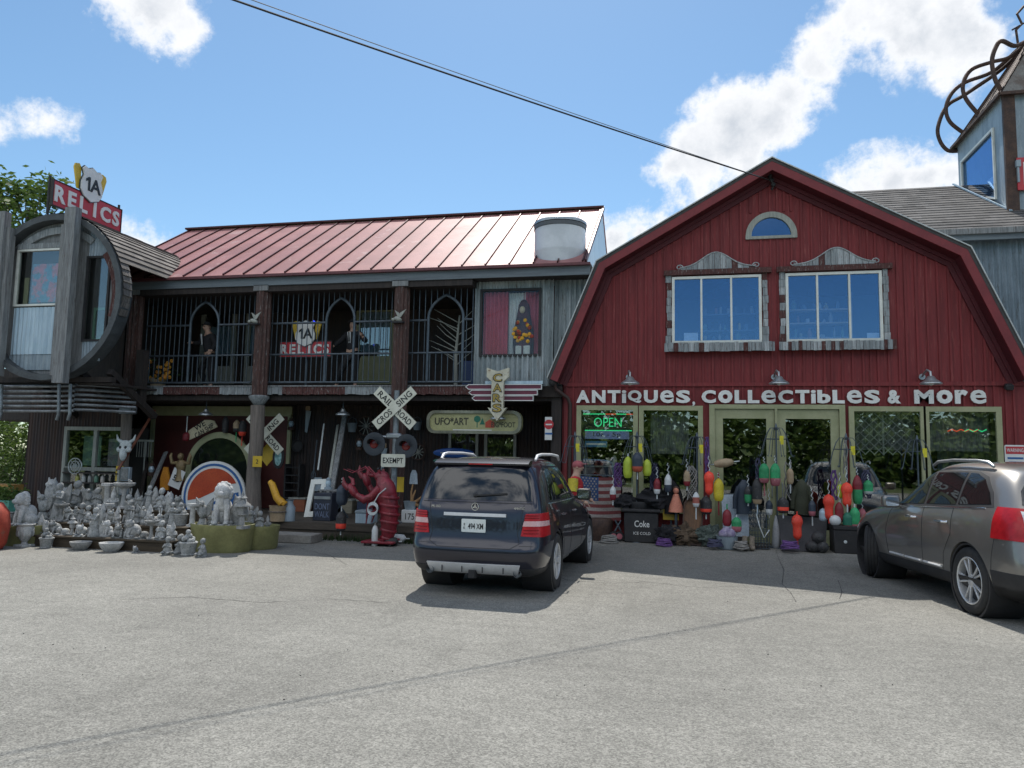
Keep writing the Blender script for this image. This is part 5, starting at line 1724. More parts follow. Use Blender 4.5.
# ================================================================== goods in front of the left shop
def px_rect(x0, x1, y0, y1, Y):
    """photo rectangle -> (xa, xb, zlow, zhigh) on the upright plane Y"""
    a, b = P((x0 + x1) / 2, y0, Y), P((x0 + x1) / 2, y1, Y)
    return P(x0, (y0 + y1) / 2, Y).x, P(x1, (y0 + y1) / 2, Y).x, b.z, a.z
def make(name, label, cat, parts, group=None, loc=None):
    """a thing from (part name, builder, material) triples; the Empty sits at its base"""
    pts = [v for p in parts for v in p[1].v]
    if loc is None:
        loc = ((min(v.x for v in pts) + max(v.x for v in pts)) / 2, (min(v.y for v in pts) + max(v.y for v in pts)) / 2, min(v.z for v in pts))
    t = thing(name, label, cat, loc, 0, group)
    for p in parts:
        o = p[1].build(p[0], p[2], t)
        if len(p) > 3:
            for q in p[3]:
                q[1].build(q[0], q[2], o)
    return t
ORD = ['first', 'second', 'third', 'fourth', 'fifth', 'sixth', 'seventh', 'eighth', 'ninth', 'tenth', 'eleventh', 'twelfth', 'thirteenth', 'fourteenth', 'fifteenth', 'sixteenth', 'seventeenth', 'eighteenth', 'nineteenth', 'twentieth', 'twenty-first', 'twenty-second', 'twenty-third', 'twenty-fourth', 'twenty-fifth']
RX = lambda a: Matrix.Rotation(R_(a), 3, 'X')
RY_ = lambda a: Matrix.Rotation(R_(a), 3, 'Y')
# ---- statue kinds, each about 1 unit tall, facing -y
def st_lion(m):
    m.box((0, 0, .04), (.44, .52, .08), None, .01)
    m.ball((0, .08, .34), (.19, .22, .28), rot=RX(-18)).ball((0, -.06, .50), (.17, .15, .20)).ball((0, -.12, .76), (.17, .16, .18)).ball((0, -.25, .71), (.085, .10, .075))
    
    for k in range(14):
        a = 2 * PI * k / 14
        m.ball((.15 * math.cos(a), -.03, .73 + .17 * math.sin(a)), (.07, .09, .08), 8, 6)
    m.ball((0, -.30, .73), (.035, .03, .025), 8, 6).ball((-.10, -.10, .90), (.035, .03, .035), 8, 6).ball((.10, -.10, .90), (.035, .03, .035), 8, 6).tube([(0, -.22, .66), (0, -.24, .60), (0, -.16, .50)], [.06, .05, .07], 8)
    for s in (-1, 1):
        m.tube([(s * .11, -.12, .48), (s * .12, -.18, .25), (s * .12, -.19, .10)], [.075, .06, .055], 8).ball((s * .12, -.22, .10), (.065, .09, .045)).ball((s * .17, .10, .22), (.10, .17, .16)).ball((s * .19, -.04, .11), (.06, .11, .045))
    m.tube([(.05, .27, .12), (.2, .26, .12), (.27, .1, .13)], [.035, .03, .04], 6)
def st_angel(m):
    m.lathe([(0, 0), (.19, 0), (.20, .05), (.17, .12), (.14, .35), (.105, .55), (.125, .64), (.12, .72), (.05, .77), (.045, .80)], 12).ball((0, -.01, .87), (.072, .08, .095)).ball((0, .015, .89), (.082, .075, .09))
    for s in (-1, 1):
        m.tube([(s * .11, 0, .70), (s * .15, -.09, .58), (s * .04, -.16, .62)], [.042, .036, .028], 7)
        m.prism([(s * .03, .55), (s * .10, .50), (s * .22, .40), (s * .26, .58), (s * .30, .80), (s * .27, .95), (s * .17, .86), (s * .08, .72)][::s], (0, .10, 0), depth=.035)
    m.ball((0, -.17, .63), (.05, .03, .05))
def st_birdbath(m):
    m.lathe([(0, 0), (.20, 0), (.20, .05), (.13, .09), (.09, .2), (.07, .45), (.09, .62), (.15, .70), (.33, .78), (.36, .86), (.34, .87), (.27, .80), (0, .77)], 20)
    m.ball((.2, 0, .90), (.06, .09, .06)).ball((.2, -.08, .96), (.035, .04, .04))
def st_urn(m):
    m.box((0, 0, .05), (.5, .5, .10), None, .012).lathe([(0, .08), (.13, .08), (.09, .2), (.16, .30), (.26, .5), (.30, .72), (.27, .80), (.31, .88), (.33, .90), (.30, .91), (.24, .8), (0, .78)], 16)
    for k in range(8):
        a = k * PI / 4
        m.ball((.25 * math.cos(a), .25 * math.sin(a), .55), (.05, .05, .14))
def st_pagoda(m):
    m.box((0, 0, .04), (.34, .34, .08)).lathe([(0, .08), (.09, .08), (.07, .32), (.13, .36), (.13, .40), (0, .40)], 8)
    m.box((0, 0, .49), (.19, .19, .20)).lathe([(0, .58), (.26, .58), (.24, .63), (.10, .72), (.07, .76), (.06, .78), (.14, .80), (.05, .87), (.035, .95), (.0, 1.0)], 6)
def st_rabbit(m):
    m.ball((0, .05, .26), (.20, .25, .26)).ball((0, -.12, .55), (.145, .15, .15)).ball((0, -.22, .52), (.07, .07, .06)).box((0, 0, .02), (.4, .5, .04))
    for s in (-1, 1):
        m.ball((s * .065, -.06, .83), (.042, .03, .18), rot=RY_(s * 9)).ball((s * .13, -.14, .08), (.06, .14, .06)).tube([(s * .1, -.12, .38), (s * .08, -.22, .2), (s * .08, -.24, .08)], [.05, .045, .05], 6)
def st_owl(m):
    m.lathe([(0, 0), (.18, 0), (.19, .08), (.15, .12), (.21, .35), (.23, .55), (.20, .72), (.19, .85), (.12, .95), (0, .98)], 12)
    for s in (-1, 1):
        m.ball((s * .085, -.16, .78), (.07, .04, .07)).prism([(s * .05, .9), (s * .17, .86), (s * .15, 1.04)][::s], (0, .0, 0), depth=.05).ball((s * .2, .02, .45), (.06, .14, .26))
    m.ball((0, -.2, .70), (.025, .04, .04))
def st_child(m):
    m.lathe([(0, 0), (.24, 0), (.24, .06), (.20, .10), (.21, .22), (.15, .40), (.13, .52), (.06, .60)], 12).ball((0, -.03, .74), (.115, .12, .14)).ball((0, .02, .77), (.125, .115, .135))
    for s in (-1, 1):
        m.tube([(s * .12, 0, .52), (s * .18, -.1, .38), (s * .03, -.2, .46)], [.05, .045, .035], 7).ball((s * .13, -.2, .13), (.09, .16, .07))
def st_frog(m):
    m.ball((0, .04, .36), (.28, .30, .30), rot=RX(-25)).ball((0, -.16, .62), (.22, .20, .15)).box((0, 0, .04), (.6, .6, .08))
    for s in (-1, 1):
        m.ball((s * .12, -.18, .77), (.07, .07, .08)).ball((s * .28, .08, .22), (.12, .24, .18)).tube([(s * .18, -.14, .45), (s * .22, -.26, .25), (s * .20, -.30, .1)], [.07, .06, .06], 7).ball((s * .22, -.33, .1), (.09, .11, .04))
def st_column(m):
    m.box((0, 0, .04), (.36, .36, .08)).lathe([(0, .08), (.14, .08), (.15, .12), (.12, .15), (.11, .8), (.14, .84), (.15, .87), (0, .87)], 16).box((0, 0, .93), (.36, .36, .12), None, .01)
def st_gnome(m):
    m.ball((0, 0, .30), (.19, .17, .24)).lathe([(0, 0), (.2, 0), (.2, .06), (.15, .10)], 12).ball((0, -.06, .56), (.12, .12, .12)).ball((0, -.12, .46), (.10, .07, .14)).lathe([(.0, .60), (.135, .60), (.11, .70), (.05, .86), (.0, .98)], 10)
    for s in (-1, 1):
        m.tube([(s * .15, 0, .42), (s * .22, -.08, .30), (s * .1, -.18, .28)], [.055, .05, .045], 7).ball((s * .09, -.12, .08), (.075, .13, .06))
def st_eagle(m):
    m.lathe([(0, 0), (.17, 0), (.19, .10), (.13, .20), (.11, .28)], 9).ball((0, .02, .50), (.15, .15, .24), rot=RX(-12)).ball((0, -.08, .78), (.085, .10, .095)).ball((0, -.18, .76), (.03, .06, .035))
    for s in (-1, 1):
        m.prism([(s * .06, .55), (s * .14, .34), (s * .24, .42), (s * .34, .66), (s * .36, .98), (s * .24, .86), (s * .12, .74)][::s], (0, .08, 0), depth=.05)
def st_basket(m):
    m.lathe([(0, 0), (.25, 0), (.27, .04), (.24, .06), (.29, .40), (.33, .48), (.30, .52), (.2, .50), (0, .52)], 14)
    for k in range(7):
        a = k * .9
        m.ball((.15 * math.cos(a), .15 * math.sin(a), .55 + .06 * (k % 3)), .10, 8, 6)
    m.ball((0, 0, .72), (.13, .13, .12)).ball((0, -.05, .88), (.09, .1, .10))
def st_bowl(m):
    m.lathe([(0, 0), (.26, 0), (.30, .04), (.44, .22), (.50, .36), (.50, .40), (.45, .40), (.30, .20), (0, .16)], 22)
def st_pillowcat(m):
    m.ball((0, .1, .24), (.22, .32, .22)).ball((0, -.25, .42), (.16, .15, .15)).box((0, 0, .02), (.5, .8, .04))
    for s in (-1, 1):
        m.lathe([(.06, 0), (.03, .08), (0, .13)], 6, Matrix.Translation((s * .10, -.24, .52))).ball((s * .12, -.36, .08), (.06, .16, .055))
    m.tube([(.1, .4, .1), (.28, .3, .1), (.28, .05, .1)], [.05, .045, .035], 6)
KINDS = {'lion': (st_lion, 'seated lion statue'), 'angel': (st_angel, 'winged angel statue'), 'bath': (st_birdbath, 'birdbath with a bird'), 'urn': (st_urn, 'footed urn'), 'pagoda': (st_pagoda, 'pagoda lantern'),
         'rabbit': (st_rabbit, 'long-eared rabbit statue'), 'owl': (st_owl, 'owl statue'), 'child': (st_child, 'praying child statue'), 'frog': (st_frog, 'squat frog statue'), 'column': (st_column, 'short square-topped column'),
         'gnome': (st_gnome, 'pointed-hat gnome statue'), 'eagle': (st_eagle, 'spread eagle statue'), 'basket': (st_basket, 'heaped basket ornament'), 'bowl': (st_bowl, 'round planter bowl'), 'cat': (st_pillowcat, 'lying cat statue')}
NM = {'lion': 'lion_statue', 'angel': 'angel_statue', 'bath': 'birdbath', 'urn': 'garden_urn', 'pagoda': 'pagoda_lantern', 'rabbit': 'rabbit_statue', 'owl': 'owl_statue', 'child': 'child_statue', 'frog': 'frog_statue',
      'column': 'display_column', 'gnome': 'gnome_statue', 'eagle': 'eagle_statue', 'basket': 'basket_ornament', 'bowl': 'planter_bowl', 'cat': 'cat_statue'}
m_conc2 = mat('weathered_cast_concrete', (.38, .385, .38), (.25, .26, .255), scale=6, rough=.9, bump=.5, bscale=30, fine=.35, fscale=26, c3=(.09, .10, .075), orand=.3)
m_conc3 = mat('white_cast_concrete', (.48, .48, .47), (.34, .345, .34), scale=5, rough=.9, bump=.4, bscale=30, fine=.3, fscale=26, c3=(.18, .185, .17), orand=.35)
CM = {}
def statue(kind, x, y, z, h, rz, label):
    if kind not in CM:
        m = MB()
        KINDS[kind][0](m)
        o = m.build(NM[kind], [m_concrete, m_conc2, m_conc3][len(CM) % 3], None)
        CM[kind] = o
    else:
        o = CM[kind].copy()
        COL.objects.link(o)
    h *= .86
    o.location, o.rotation_euler, o.scale = (x, y, z), (0, 0, rz), (h * rnd.uniform(.92, 1.08), h * rnd.uniform(.92, 1.08), h)
    return tag(o, label, 'garden ornament', 'pale concrete garden ornaments on show')
def row(where, items, y, z, dy=.06):
    """items: (kind, photo x, height in metres)"""
    items = sorted(items, key=lambda t: t[1])
    n = len(items)
    for i, (k, px, h) in enumerate(items):
        x = P(px, 530, y).x
        statue(k, x, y + rnd.uniform(-dy, dy), z, h, rnd.uniform(-.5, .5), f'pale concrete {KINDS[k][1]} {where}, {ORD[i]} from the left there')
# wooden display steps
xa, xb = P(40, 540, -4.3).x, P(184, 540, -4.3).x
m_plank = mat('dark_display_plank', (.070, .052, .032), (.045, .034, .022), scale=3, stretch=(.6, 8, 8), rough=.85, fine=.35, bump=.3)
for (nm_, y0, y1, zt) in (('low front', -4.62, -4.22, .20), ('middle', -4.2, -3.75, .40), ('top back', -3.72, -3.25, .64)):
    make('display_step', f'{nm_} dark wooden step of the statue display', 'display step', [('top_board', MB().b2(xa, xb, y0, y1, zt - .035, zt, .004), m_plank), ('riser', MB().b2(xa + .02, xb - .02, y0 + .03, y0 + .06, .0, zt - .036), m_plank)], 'wooden steps of the statue display')
row('on the ground in front', [('urn', 24, .52), ('basket', 46, .42), ('bowl', 81, .42), ('bowl', 113, .46), ('cat', 136, .24), ('child', 170, .40), ('child', 181, .46), ('basket', 188, .52), ('child', 205, .40)], -4.80, 0, .04)
row('on the low front step', [('gnome', 42, .44), ('frog', 54, .36), ('cat', 84, .42), ('angel', 96, .62), ('lion', 108, .36), ('frog', 121, .34), ('rabbit', 134, .56), ('bath', 153, .44), ('child', 164, .44), ('gnome', 175, .4), ('owl', 48, .30), ('cat', 64, .3), ('pagoda', 70, .42), ('rabbit', 77, .34), ('child', 90, .34), ('owl', 102, .32), ('gnome', 115, .32), ('angel', 127, .38), ('cat', 145, .34), ('rabbit', 159, .36), ('owl', 169, .3)], -4.42, .20)
row('on the middle step', [('eagle', 44, .66), ('angel', 55, .86), ('frog', 68, .38), ('basket', 75, .34), ('child', 86, .40), ('owl', 98, .40), ('column', 107, .42), ('gnome', 119, .40), ('angel', 131, .52), ('eagle', 142, .44), ('cat', 155, .4), ('child', 166, .44), ('basket', 178, .5), ('gnome', 49, .42), ('bath', 62, .44), ('child', 80, .46), ('cat', 92, .36), ('gnome', 103, .46), ('frog', 113, .36), ('rabbit', 125, .46), ('child', 137, .40), ('gnome', 149, .46), ('rabbit', 161, .36), ('angel', 172, .5)], -3.98, .40)
row('on the top back step', [('owl', 47, .62), ('frog', 60, .5), ('child', 73, .66), ('eagle', 88, .48), ('column', 106, .56), ('bath', 122, .66), ('gnome', 133, .46), ('angel', 147, .54), ('child', 160, .54), ('owl', 169, .40), ('frog', 178, .40), ('gnome', 53, .52), ('owl', 66, .44), ('column', 81, .40), ('child', 97, .5), ('gnome', 113, .5), ('rabbit', 127, .46), ('frog', 140, .36), ('gnome', 154, .5), ('cat', 165, .36)], -3.5, .64)
# olive tubs full of small figures
def tub(px, y, rx_, ry_, h, label):
    x = P(px, 540, y).x
    m = MB()
    pr = [(.92, 0), (.96, .04), (1.0, h * .8), (1.03, h * .86), (1.03, h), (.97, h), (.95, h - .06), (0, h - .06)]
    n = 32
    vs = [(x + rx_ * r * math.cos(2 * PI * k / n), y + ry_ * r * math.sin(2 * PI * k / n), z) for r, z in [(0, 0)] + pr for k in range(n)]
    fs = [(i * n + k, i * n + (k + 1) % n, (i + 1) * n + (k + 1) % n, (i + 1) * n + k) for i in range(len(pr)) for k in range(n)]
    m.add(vs, fs)
    solo(m, 'planter_tub', label, 'tub', m_tubgreen, 'olive planter tubs under the figures')
    return x
tub(222, -4.0, .58, .42, .48, 'large olive tub crowded with pale figures round a tall lion')
tub(256, -3.45, .42, .36, .42, 'smaller olive tub behind and right of the crowded one')
tub(24, -4.45, .42, .36, .36, 'olive tub at the left end below a large lion statue')
row('on the crowded olive tub', [('column', 197, .48), ('eagle', 207, .62), ('bath', 205, .34), ('lion', 225, .98), ('rabbit', 212, .34), ('pagoda', 246, .78), ('owl', 238, .66), ('child', 237, .4), ('frog', 230, .26)], -4.02, .42, .16)
row('on the smaller olive tub', [('angel', 252, .50), ('child', 259, .42), ('gnome', 266, .30), ('cat', 245, .34)], -3.45, .36, .08)
row('on the left end tub', [('lion', 25, .80), ('urn', 13, .36), ('frog', 21, .26)], -4.45, .30, .1)
# far left oddments
rb = G(1, 553)
solo(MB().lathe([(0, 0), (.34, 0), (.40, .10), (.44, .40), (.41, .64), (.30, .80), (.12, .86), (0, .86)], 28, Matrix.Translation((rb.x - .70, -5.35, 0))), 'red_barrel', 'rounded orange-red barrel cut by the left photo edge', 'barrel', mat('orange_red_barrel', (.42, .06, .03), (.33, .045, .025), scale=3, rough=.75, fine=.25, c3=(.28, .08, .05), bump=.2))
xa_, xb_, za, zb = px_rect(-8, 17, 484, 491, -.8)
make('plank_bench', 'yellow-brown plank bench at the far left before the bush', 'bench', [('seat', MB().b2(xa_, xb_, -1.0, -.6, za, zb, .006), mat('yellow_brown_plank', (.36, .20, .05), (.28, .15, .04), scale=3, stretch=(1, 8, 8), rough=.7)), ('leg', MB().b2(xb_ - .12, xb_ - .05, -.95, -.65, gz(-.8), za), m_plank), ('leg', MB().b2(xa_ + .05, xa_ + .12, -.95, -.65, gz(-.8), za), m_plank)])
xa_, xb_, za, zb = px_rect(-6, 16, 500, 514, -2.2)
make('plant_trough', 'turquoise trough with upright leaves at the far left', 'planter', [('trough', MB().b2(xa_, xb_, -2.4, -2.0, za, zb, .01), mat('turquoise_trough', (.10, .34, .36), (.08, .28, .20), scale=3, rough=.5)), ('leaves', (lambda m: [leaves(m, (xa_ + (xb_ - xa_) * k / 8, -2.2, zb + .14), .22, 26, .07) for k in range(9)] and m)(MB()), m_leaf), ('stand', MB().b2(xa_ + .05, xb_ - .05, -2.35, -2.05, gz(-2.2), za), m_plank)])
# ---- porch goods
def plank(name, label, cat, p0, p1, w, d, m, group=None):
    return solo(MB().bar(P(*p0), P(*p1), w, d, up=(0, 1, 0), bev=.004), name, label, cat, m, group)
DECKZ = .345
# half-disc drinks sign
xa_, xb_, za, zb = px_rect(183, 247, 461, 520, .2)
r = (xb_ - xa_) / 2
cx, cz = (xa_ + xb_) / 2, zb - r
tilt = R_(8)
def rot2(pts):
    return [(cx + a * math.cos(tilt) - b * math.sin(tilt), cz + a * math.sin(tilt) + b * math.cos(tilt)) for a, b in pts]
m_blue = mat('sign_blue', (.03, .12, .34), (.025, .10, .28), scale=2, rough=.4)
wave = [(r * .80 * math.cos(a), r * .80 * math.sin(a)) for a in [PI * i / 24 for i in range(25)]]
low = [(-r * .80, 0), (-r * .4, .02 * r), (0, .14 * r), (r * .4, .30 * r), (r * .74, .30 * r)]
top = [p for p in wave if p[1] > .30 * r or p[0] < 0]
make('disc_sign', 'large round red, white and blue disc sign propped behind the statues', 'sign',
     [('disc', MB().prism(rot2(circ(r, 48)), (0, .2, 0), depth=.05), m_signwhite,
       [('blue_ring', MB().prism(rot2(circ(r * .93, 48)), (0, .149, 0), depth=.006, holes=[rot2(circ(r * .865, 48))]), m_blue),
        ('red_field', MB().prism(rot2(low[1:] + top), (0, .149, 0), depth=.006), mat('sign_orange_red', (.50, .075, .02), (.42, .05, .015), scale=2, rough=.35)),
        ('blue_field', MB().prism(rot2([(-r * .7, -.36 * r), (-.3 * r, -.22 * r), (.1 * r, -.10 * r), (.5 * r, .02 * r), (r * .79, .05 * r)] + [(r * .8 * math.cos(-a), r * .8 * math.sin(-a)) for a in [PI * i / 24 for i in range(1, 21)]]), (0, .149, 0), depth=.006), m_blue)])])
# arched mirror frame with dark pane
xa_, xb_, za, zb = px_rect(186, 253, 432, 500, .9)
rr = (xb_ - xa_) / 2
cx, cz = (xa_ + xb_) / 2, zb - rr
ar = lambda q: [(cx + q * math.cos(PI * i / 28), cz + q * math.sin(PI * i / 28)) for i in range(29)]
make('arched_mirror', 'half-round olive-framed mirror above the drinks disc', 'mirror',
     [('frame', MB().prism([(cx - rr, .5), (cx + rr, .5)] + ar(rr), (0, .95, 0), depth=.07, holes=[[(cx - rr * .84, .55), (cx + rr * .84, .55)] + ar(rr * .84)]), m_cream, [('pane', MB().prism([(cx - rr * .85, .54), (cx + rr * .85, .54)] + ar(rr * .85), (0, .93, 0), depth=.02), mat('dark_mirror_pane', (.012, .018, .014), rough=.04, spec=.9))])])
# ship sign
def face_sign(pts, Y):
    return [(P(a, b, Y).x, P(a, b, Y).z) for a, b in pts]
pl_ = face_sign([(190, 440), (189, 431), (193, 428), (200, 424), (205, 420), (211, 420), (215, 421), (218, 427)], .75)
c = P(204, 430, .75)
Ud = Vector((math.cos(R_(30)), 0, math.sin(R_(30))))
Vd = Vector((-math.sin(R_(30)), 0, math.cos(R_(30))))
make('ship_sign', 'tilted cream sign reading WE CAN SHIP above the arched mirror', 'sign', [('sign_board', MB().prism(pl_[::-1], (0, .75, 0), depth=.03), mat('aged_cream_sign', (.56, .50, .34), (.46, .40, .26), scale=3, rough=.6),
     [('lettering', MB().text('WE', c + Vector((0, -.032, 0)) + Vd * .15 - Ud * .04, Ud, Vd, h=.15, depth=.006, bold=.01).text('CAN SHIP', c + Vector((0, -.032, 0)) - Vd * .03 + Ud * .02, Ud, Vd, h=.135, w=.58, depth=.006, bold=.01), m_signblack)])])
# railway crossing boards
m_cross = mat('reflective_cross_white', (.66, .66, .56), (.56, .56, .46), scale=4, rough=.5, fine=.08)
def crossbuck(cpx, cpy, Y, L, w, ang, words):
    c = P(cpx, cpy, Y)
    out = []
    for k, (a, wd) in enumerate(zip((ang, -ang), words)):
        U = Vector((math.cos(R_(a)), 0, math.sin(R_(a))))
        V = Vector((-math.sin(R_(a)), 0, math.cos(R_(a))))
        o = c + Vector((0, -.03 * (k == 0), 0))
        m = MB().prism(rect(-L / 2, L / 2, -w / 2, w / 2), o, U, V, depth=.018)
        tt = []
        for i, part in enumerate(wd):
            t = MB().text(part, o + Vector((0, -.0185, 0)) + U * (L * (.255 if i else -.255)), U, V, h=w * .60, w=L * .40 * min(1, len(part) / 4.6), depth=.004, bold=.012)
            tt.append(('lettering', t, m_signblack))
        out.append(('cross_board', m, m_cross, tt))
    return out
cb = crossbuck(265, 434, .25, 1.25, .21, 44, (('CRO', 'ING'), ('RAIL', 'ROAD')))
make('crossing_sign', 'white railway crossing cross fixed behind the bare log post', 'sign', cb)
# working-size railway signal on the deck
sgx = P(392.5, 500, -1.35).x
top_z = P(398, 388, -1.35).z
parts = [('pole', MB().cyl((sgx, -1.30, DECKZ + .04), (sgx, -1.30, top_z - .05), .065, .06, 16), m_pipe), ('pole_base', MB().lathe([(0, 0), (.2, 0), (.2, .03), (.1, .08), (.09, .2), (0, .2)], 16, Matrix.Translation((sgx, -1.30, DECKZ))), m_pipe)]
parts += crossbuck(395, 408, -1.40, 1.13, .215, 42, (('CROS', 'SING'), ('RAIL', 'ROAD')))
a, b = P(374, 444, -1.42), P(406, 446, -1.42)
m1 = P(391, 436, -1.3)
parts.append(('lamp_arm', MB().cyl((a.x + .05, -1.33, m1.z - .02), (b.x + .12, -1.33, m1.z - .03), .035, None, 10).box((sgx - .02, -1.33, m1.z), (.34, .12, .12), None, .03), m_alum))
for q in (a, b):
    dsk = MB().lathe([(0, 0), (.245, 0), (.25, .012), (.245, .025), (.11, .03), (.10, .025), (0, .025)], 32, ax=((q.x, -1.40, q.z), (0, -1, 0)))
    hood = MB()
    vs, fs, n = [], [], 16
    for i in range(n + 1):
        aa = PI * i / n + .0
        for (rr_, yy) in ((.105, -1.43), (.115, -1.60), (.105, -1.60), (.097, -1.43)):
            vs.append((q.x + rr_ * math.cos(aa), yy + (.08 * (1 - math.sin(aa)) if yy < -1.5 else 0), q.z + .0 + rr_ * math.sin(aa)))
    for i in range(n):
        for j in range(4):
            fs.append((4 * i + j, 4 * i + (j + 1) % 4, 4 * i + 4 + (j + 1) % 4, 4 * i + 4 + j))
    hood.add(vs, fs)
    parts.append(('lamp_disc', dsk, mat('black_lamp_disc', (.025, .032, .042), (.035, .042, .05), scale=5, rough=.5),
                  [('hood', hood, m_black), ('lens', MB().lathe([(0, 0), (.095, 0), (.08, .02), (0, .03)], 20, ax=((q.x, -1.426, q.z), (0, -1, 0))), mat('red_signal_lens', (.22, .012, .015), (.16, .01, .01), rough=.15))]))
xa_, xb_, za, zb = px_rect(381, 405, 454, 467, -1.44)
parts.append(('exempt_plate', MB().prism(rrect(xb_ - xa_, zb - za, .03, cx=(xa_ + xb_) / 2, cy=(za + zb) / 2), (0, -1.42, 0), depth=.02), m_cross,
              [('lettering', MB().text('EXEMPT', ((xa_ + xb_) / 2, -1.4405, (za + zb) / 2), h=.115, w=(xb_ - xa_) * .84, depth=.004, bold=.01), m_signblack)]))
make('crossing_signal', 'railway crossing signal with two black lamp discs and EXEMPT plate', 'signal', parts)
# signs on posts
def small_sign(name, label, px, Y, m, txt=None, tm=None, poly=None, th=.1, bold=.01, tilt=0.0, lines=None, tw=None, edge=None):
    xa_, xb_, za, zb = px_rect(*px, Y)
    cx, cz, w, h = (xa_ + xb_) / 2, (za + zb) / 2, xb_ - xa_, zb - za
    U = Vector((math.cos(tilt), 0, math.sin(tilt)))
    V = Vector((-math.sin(tilt), 0, math.cos(tilt)))
    pl = [(a * w / 2, b * h / 2) for a, b in (poly or [(-1, -1), (1, -1), (1, 1), (-1, 1)])]
    o = Vector((cx, Y, cz))
    sub_ = []
    if txt:
        sub_.append(('lettering', MB().text(txt, o + Vector((0, -.0165, 0)), U, V, h=th, w=tw, depth=.003, bold=bold), tm or m_signblack))
    if edge:
        sub_.append(('border', MB().prism(pl, o + Vector((0, -.0155, 0)), U, V, depth=.003, holes=[[(a * .90, b * .90) for a, b in pl]]), edge))
    return make(name, label, 'sign', [('sign_board', MB().prism(pl, o, U, V, depth=.015), m, sub_)])
small_sign('yellow_diamond', 'yellow diamond sign leaning behind the log post', (258, 277, 443, 466), .45, m_signyellow, poly=[(0, -1), (1, 0), (0, 1), (-1, 0)])
small_sign('yellow_notice', 'small yellow square notice nailed to the bare log post', (253, 262, 456, 467), -.42, m_signyellow, '2', th=.10)
small_sign('phone_sign', 'yellow sign with black T on the left log post', (116, 123, 466, 481), -.42, m_signyellow, 'T', th=.2, bold=.03)
small_sign('route_plate', 'white tilted plate with black figures left of the disc sign', (171, 183, 469, 488), .35, m_signwhite, '50', th=.16, tilt=R_(-20), tw=.2, bold=.03)
xo = px_rect(275, 283, 448, 467, .3)
oc = ((xo[0] + xo[1]) / 2, .3, (xo[2] + xo[3]) / 2)
make('oval_sign', 'dark oval sign with pale teal centre right of the log post', 'sign', [('sign_board', MB().prism(circ(.15, 24, cx=oc[0], cy=oc[2], ry=.27), (0, .3, 0), depth=.04), m_black, [('pale_centre', MB().prism(circ(.09, 24, cx=oc[0], cy=oc[2], ry=.20), (0, .259, 0), depth=.006), mat('pale_teal_enamel', (.32, .52, .52), (.12, .25, .25), scale=14, rough=.4))])])
# skull-like white cluster, boxes, wheel on the left post
xq = px_rect(119, 132, 438, 461, -.45)
cx, cz = (xq[0] + xq[1]) / 2, (xq[2] + xq[3]) / 2
m_bone = mat('bone_white', (.58, .62, .62), (.46, .50, .50), scale=6, rough=.7)
mb = MB().ball((cx, -.45, cz + .1), (.15, .11, .13)).ball((cx, -.52, cz - .10), (.085, .09, .18)).tube([(cx - .1, -.45, cz + .17), (cx - .22, -.46, cz + .24), (cx - .26, -.46, cz + .36)], [.05, .035, .01], 7).tube([(cx + .1, -.45, cz + .17), (cx + .22, -.46, cz + .24), (cx + .26, -.46, cz + .36)], [.05, .035, .01], 7).ball((cx - .12, -.5, cz), (.08, .06, .07)).ball((cx + .12, -.5, cz), (.08, .06, .07))
make('animal_skull', 'white horned skull ornament hung on the left log post', 'ornament', [('skull', mb, m_bone, [('eye_socket', MB().ball((cx - .075, -.545, cz + .05), (.035, .02, .035)), m_black), ('eye_socket', MB().ball((cx + .075, -.545, cz + .05), (.035, .02, .035)), m_black)])])
for (bx_, lb) in (((122, 131, 467, 481), 'pale square box beside the yellow T sign on the post'), ((118, 128, 485, 495), 'grey framed plate low on the left log post')):
    xa_, xb_, za, zb = px_rect(*bx_, -.4)
    make('meter_box', lb, 'box', [('case', MB().b2(xa_, xb_, -.46, -.36, za, zb, .01), m_galv), ('cover', MB().b2(xa_ + .03, xb_ - .03, -.475, -.461, za + .03, zb - .03, .005), m_conc2)])
wc = P(75, 466, -.5)
mb = MB()
for rr_ in (.19, .12, .05):
    mb.tube([(wc.x + rr_ * math.cos(a), -.5, wc.z + rr_ * math.sin(a)) for a in [2 * PI * k / 28 for k in range(28)]], .016, 6, closed=True)
sp_ = MB()
for k in range(8):
    a = PI * k / 4
    sp_.cyl((wc.x, -.5, wc.z), (wc.x + .19 * math.cos(a), -.5, wc.z + .19 * math.sin(a)), .007, None, 5)
make('hoop_ornament', 'round wire hoop ornament leaning on the lower left window', 'ornament', [('rings', mb, m_alum), ('spokes', sp_, m_alum)])
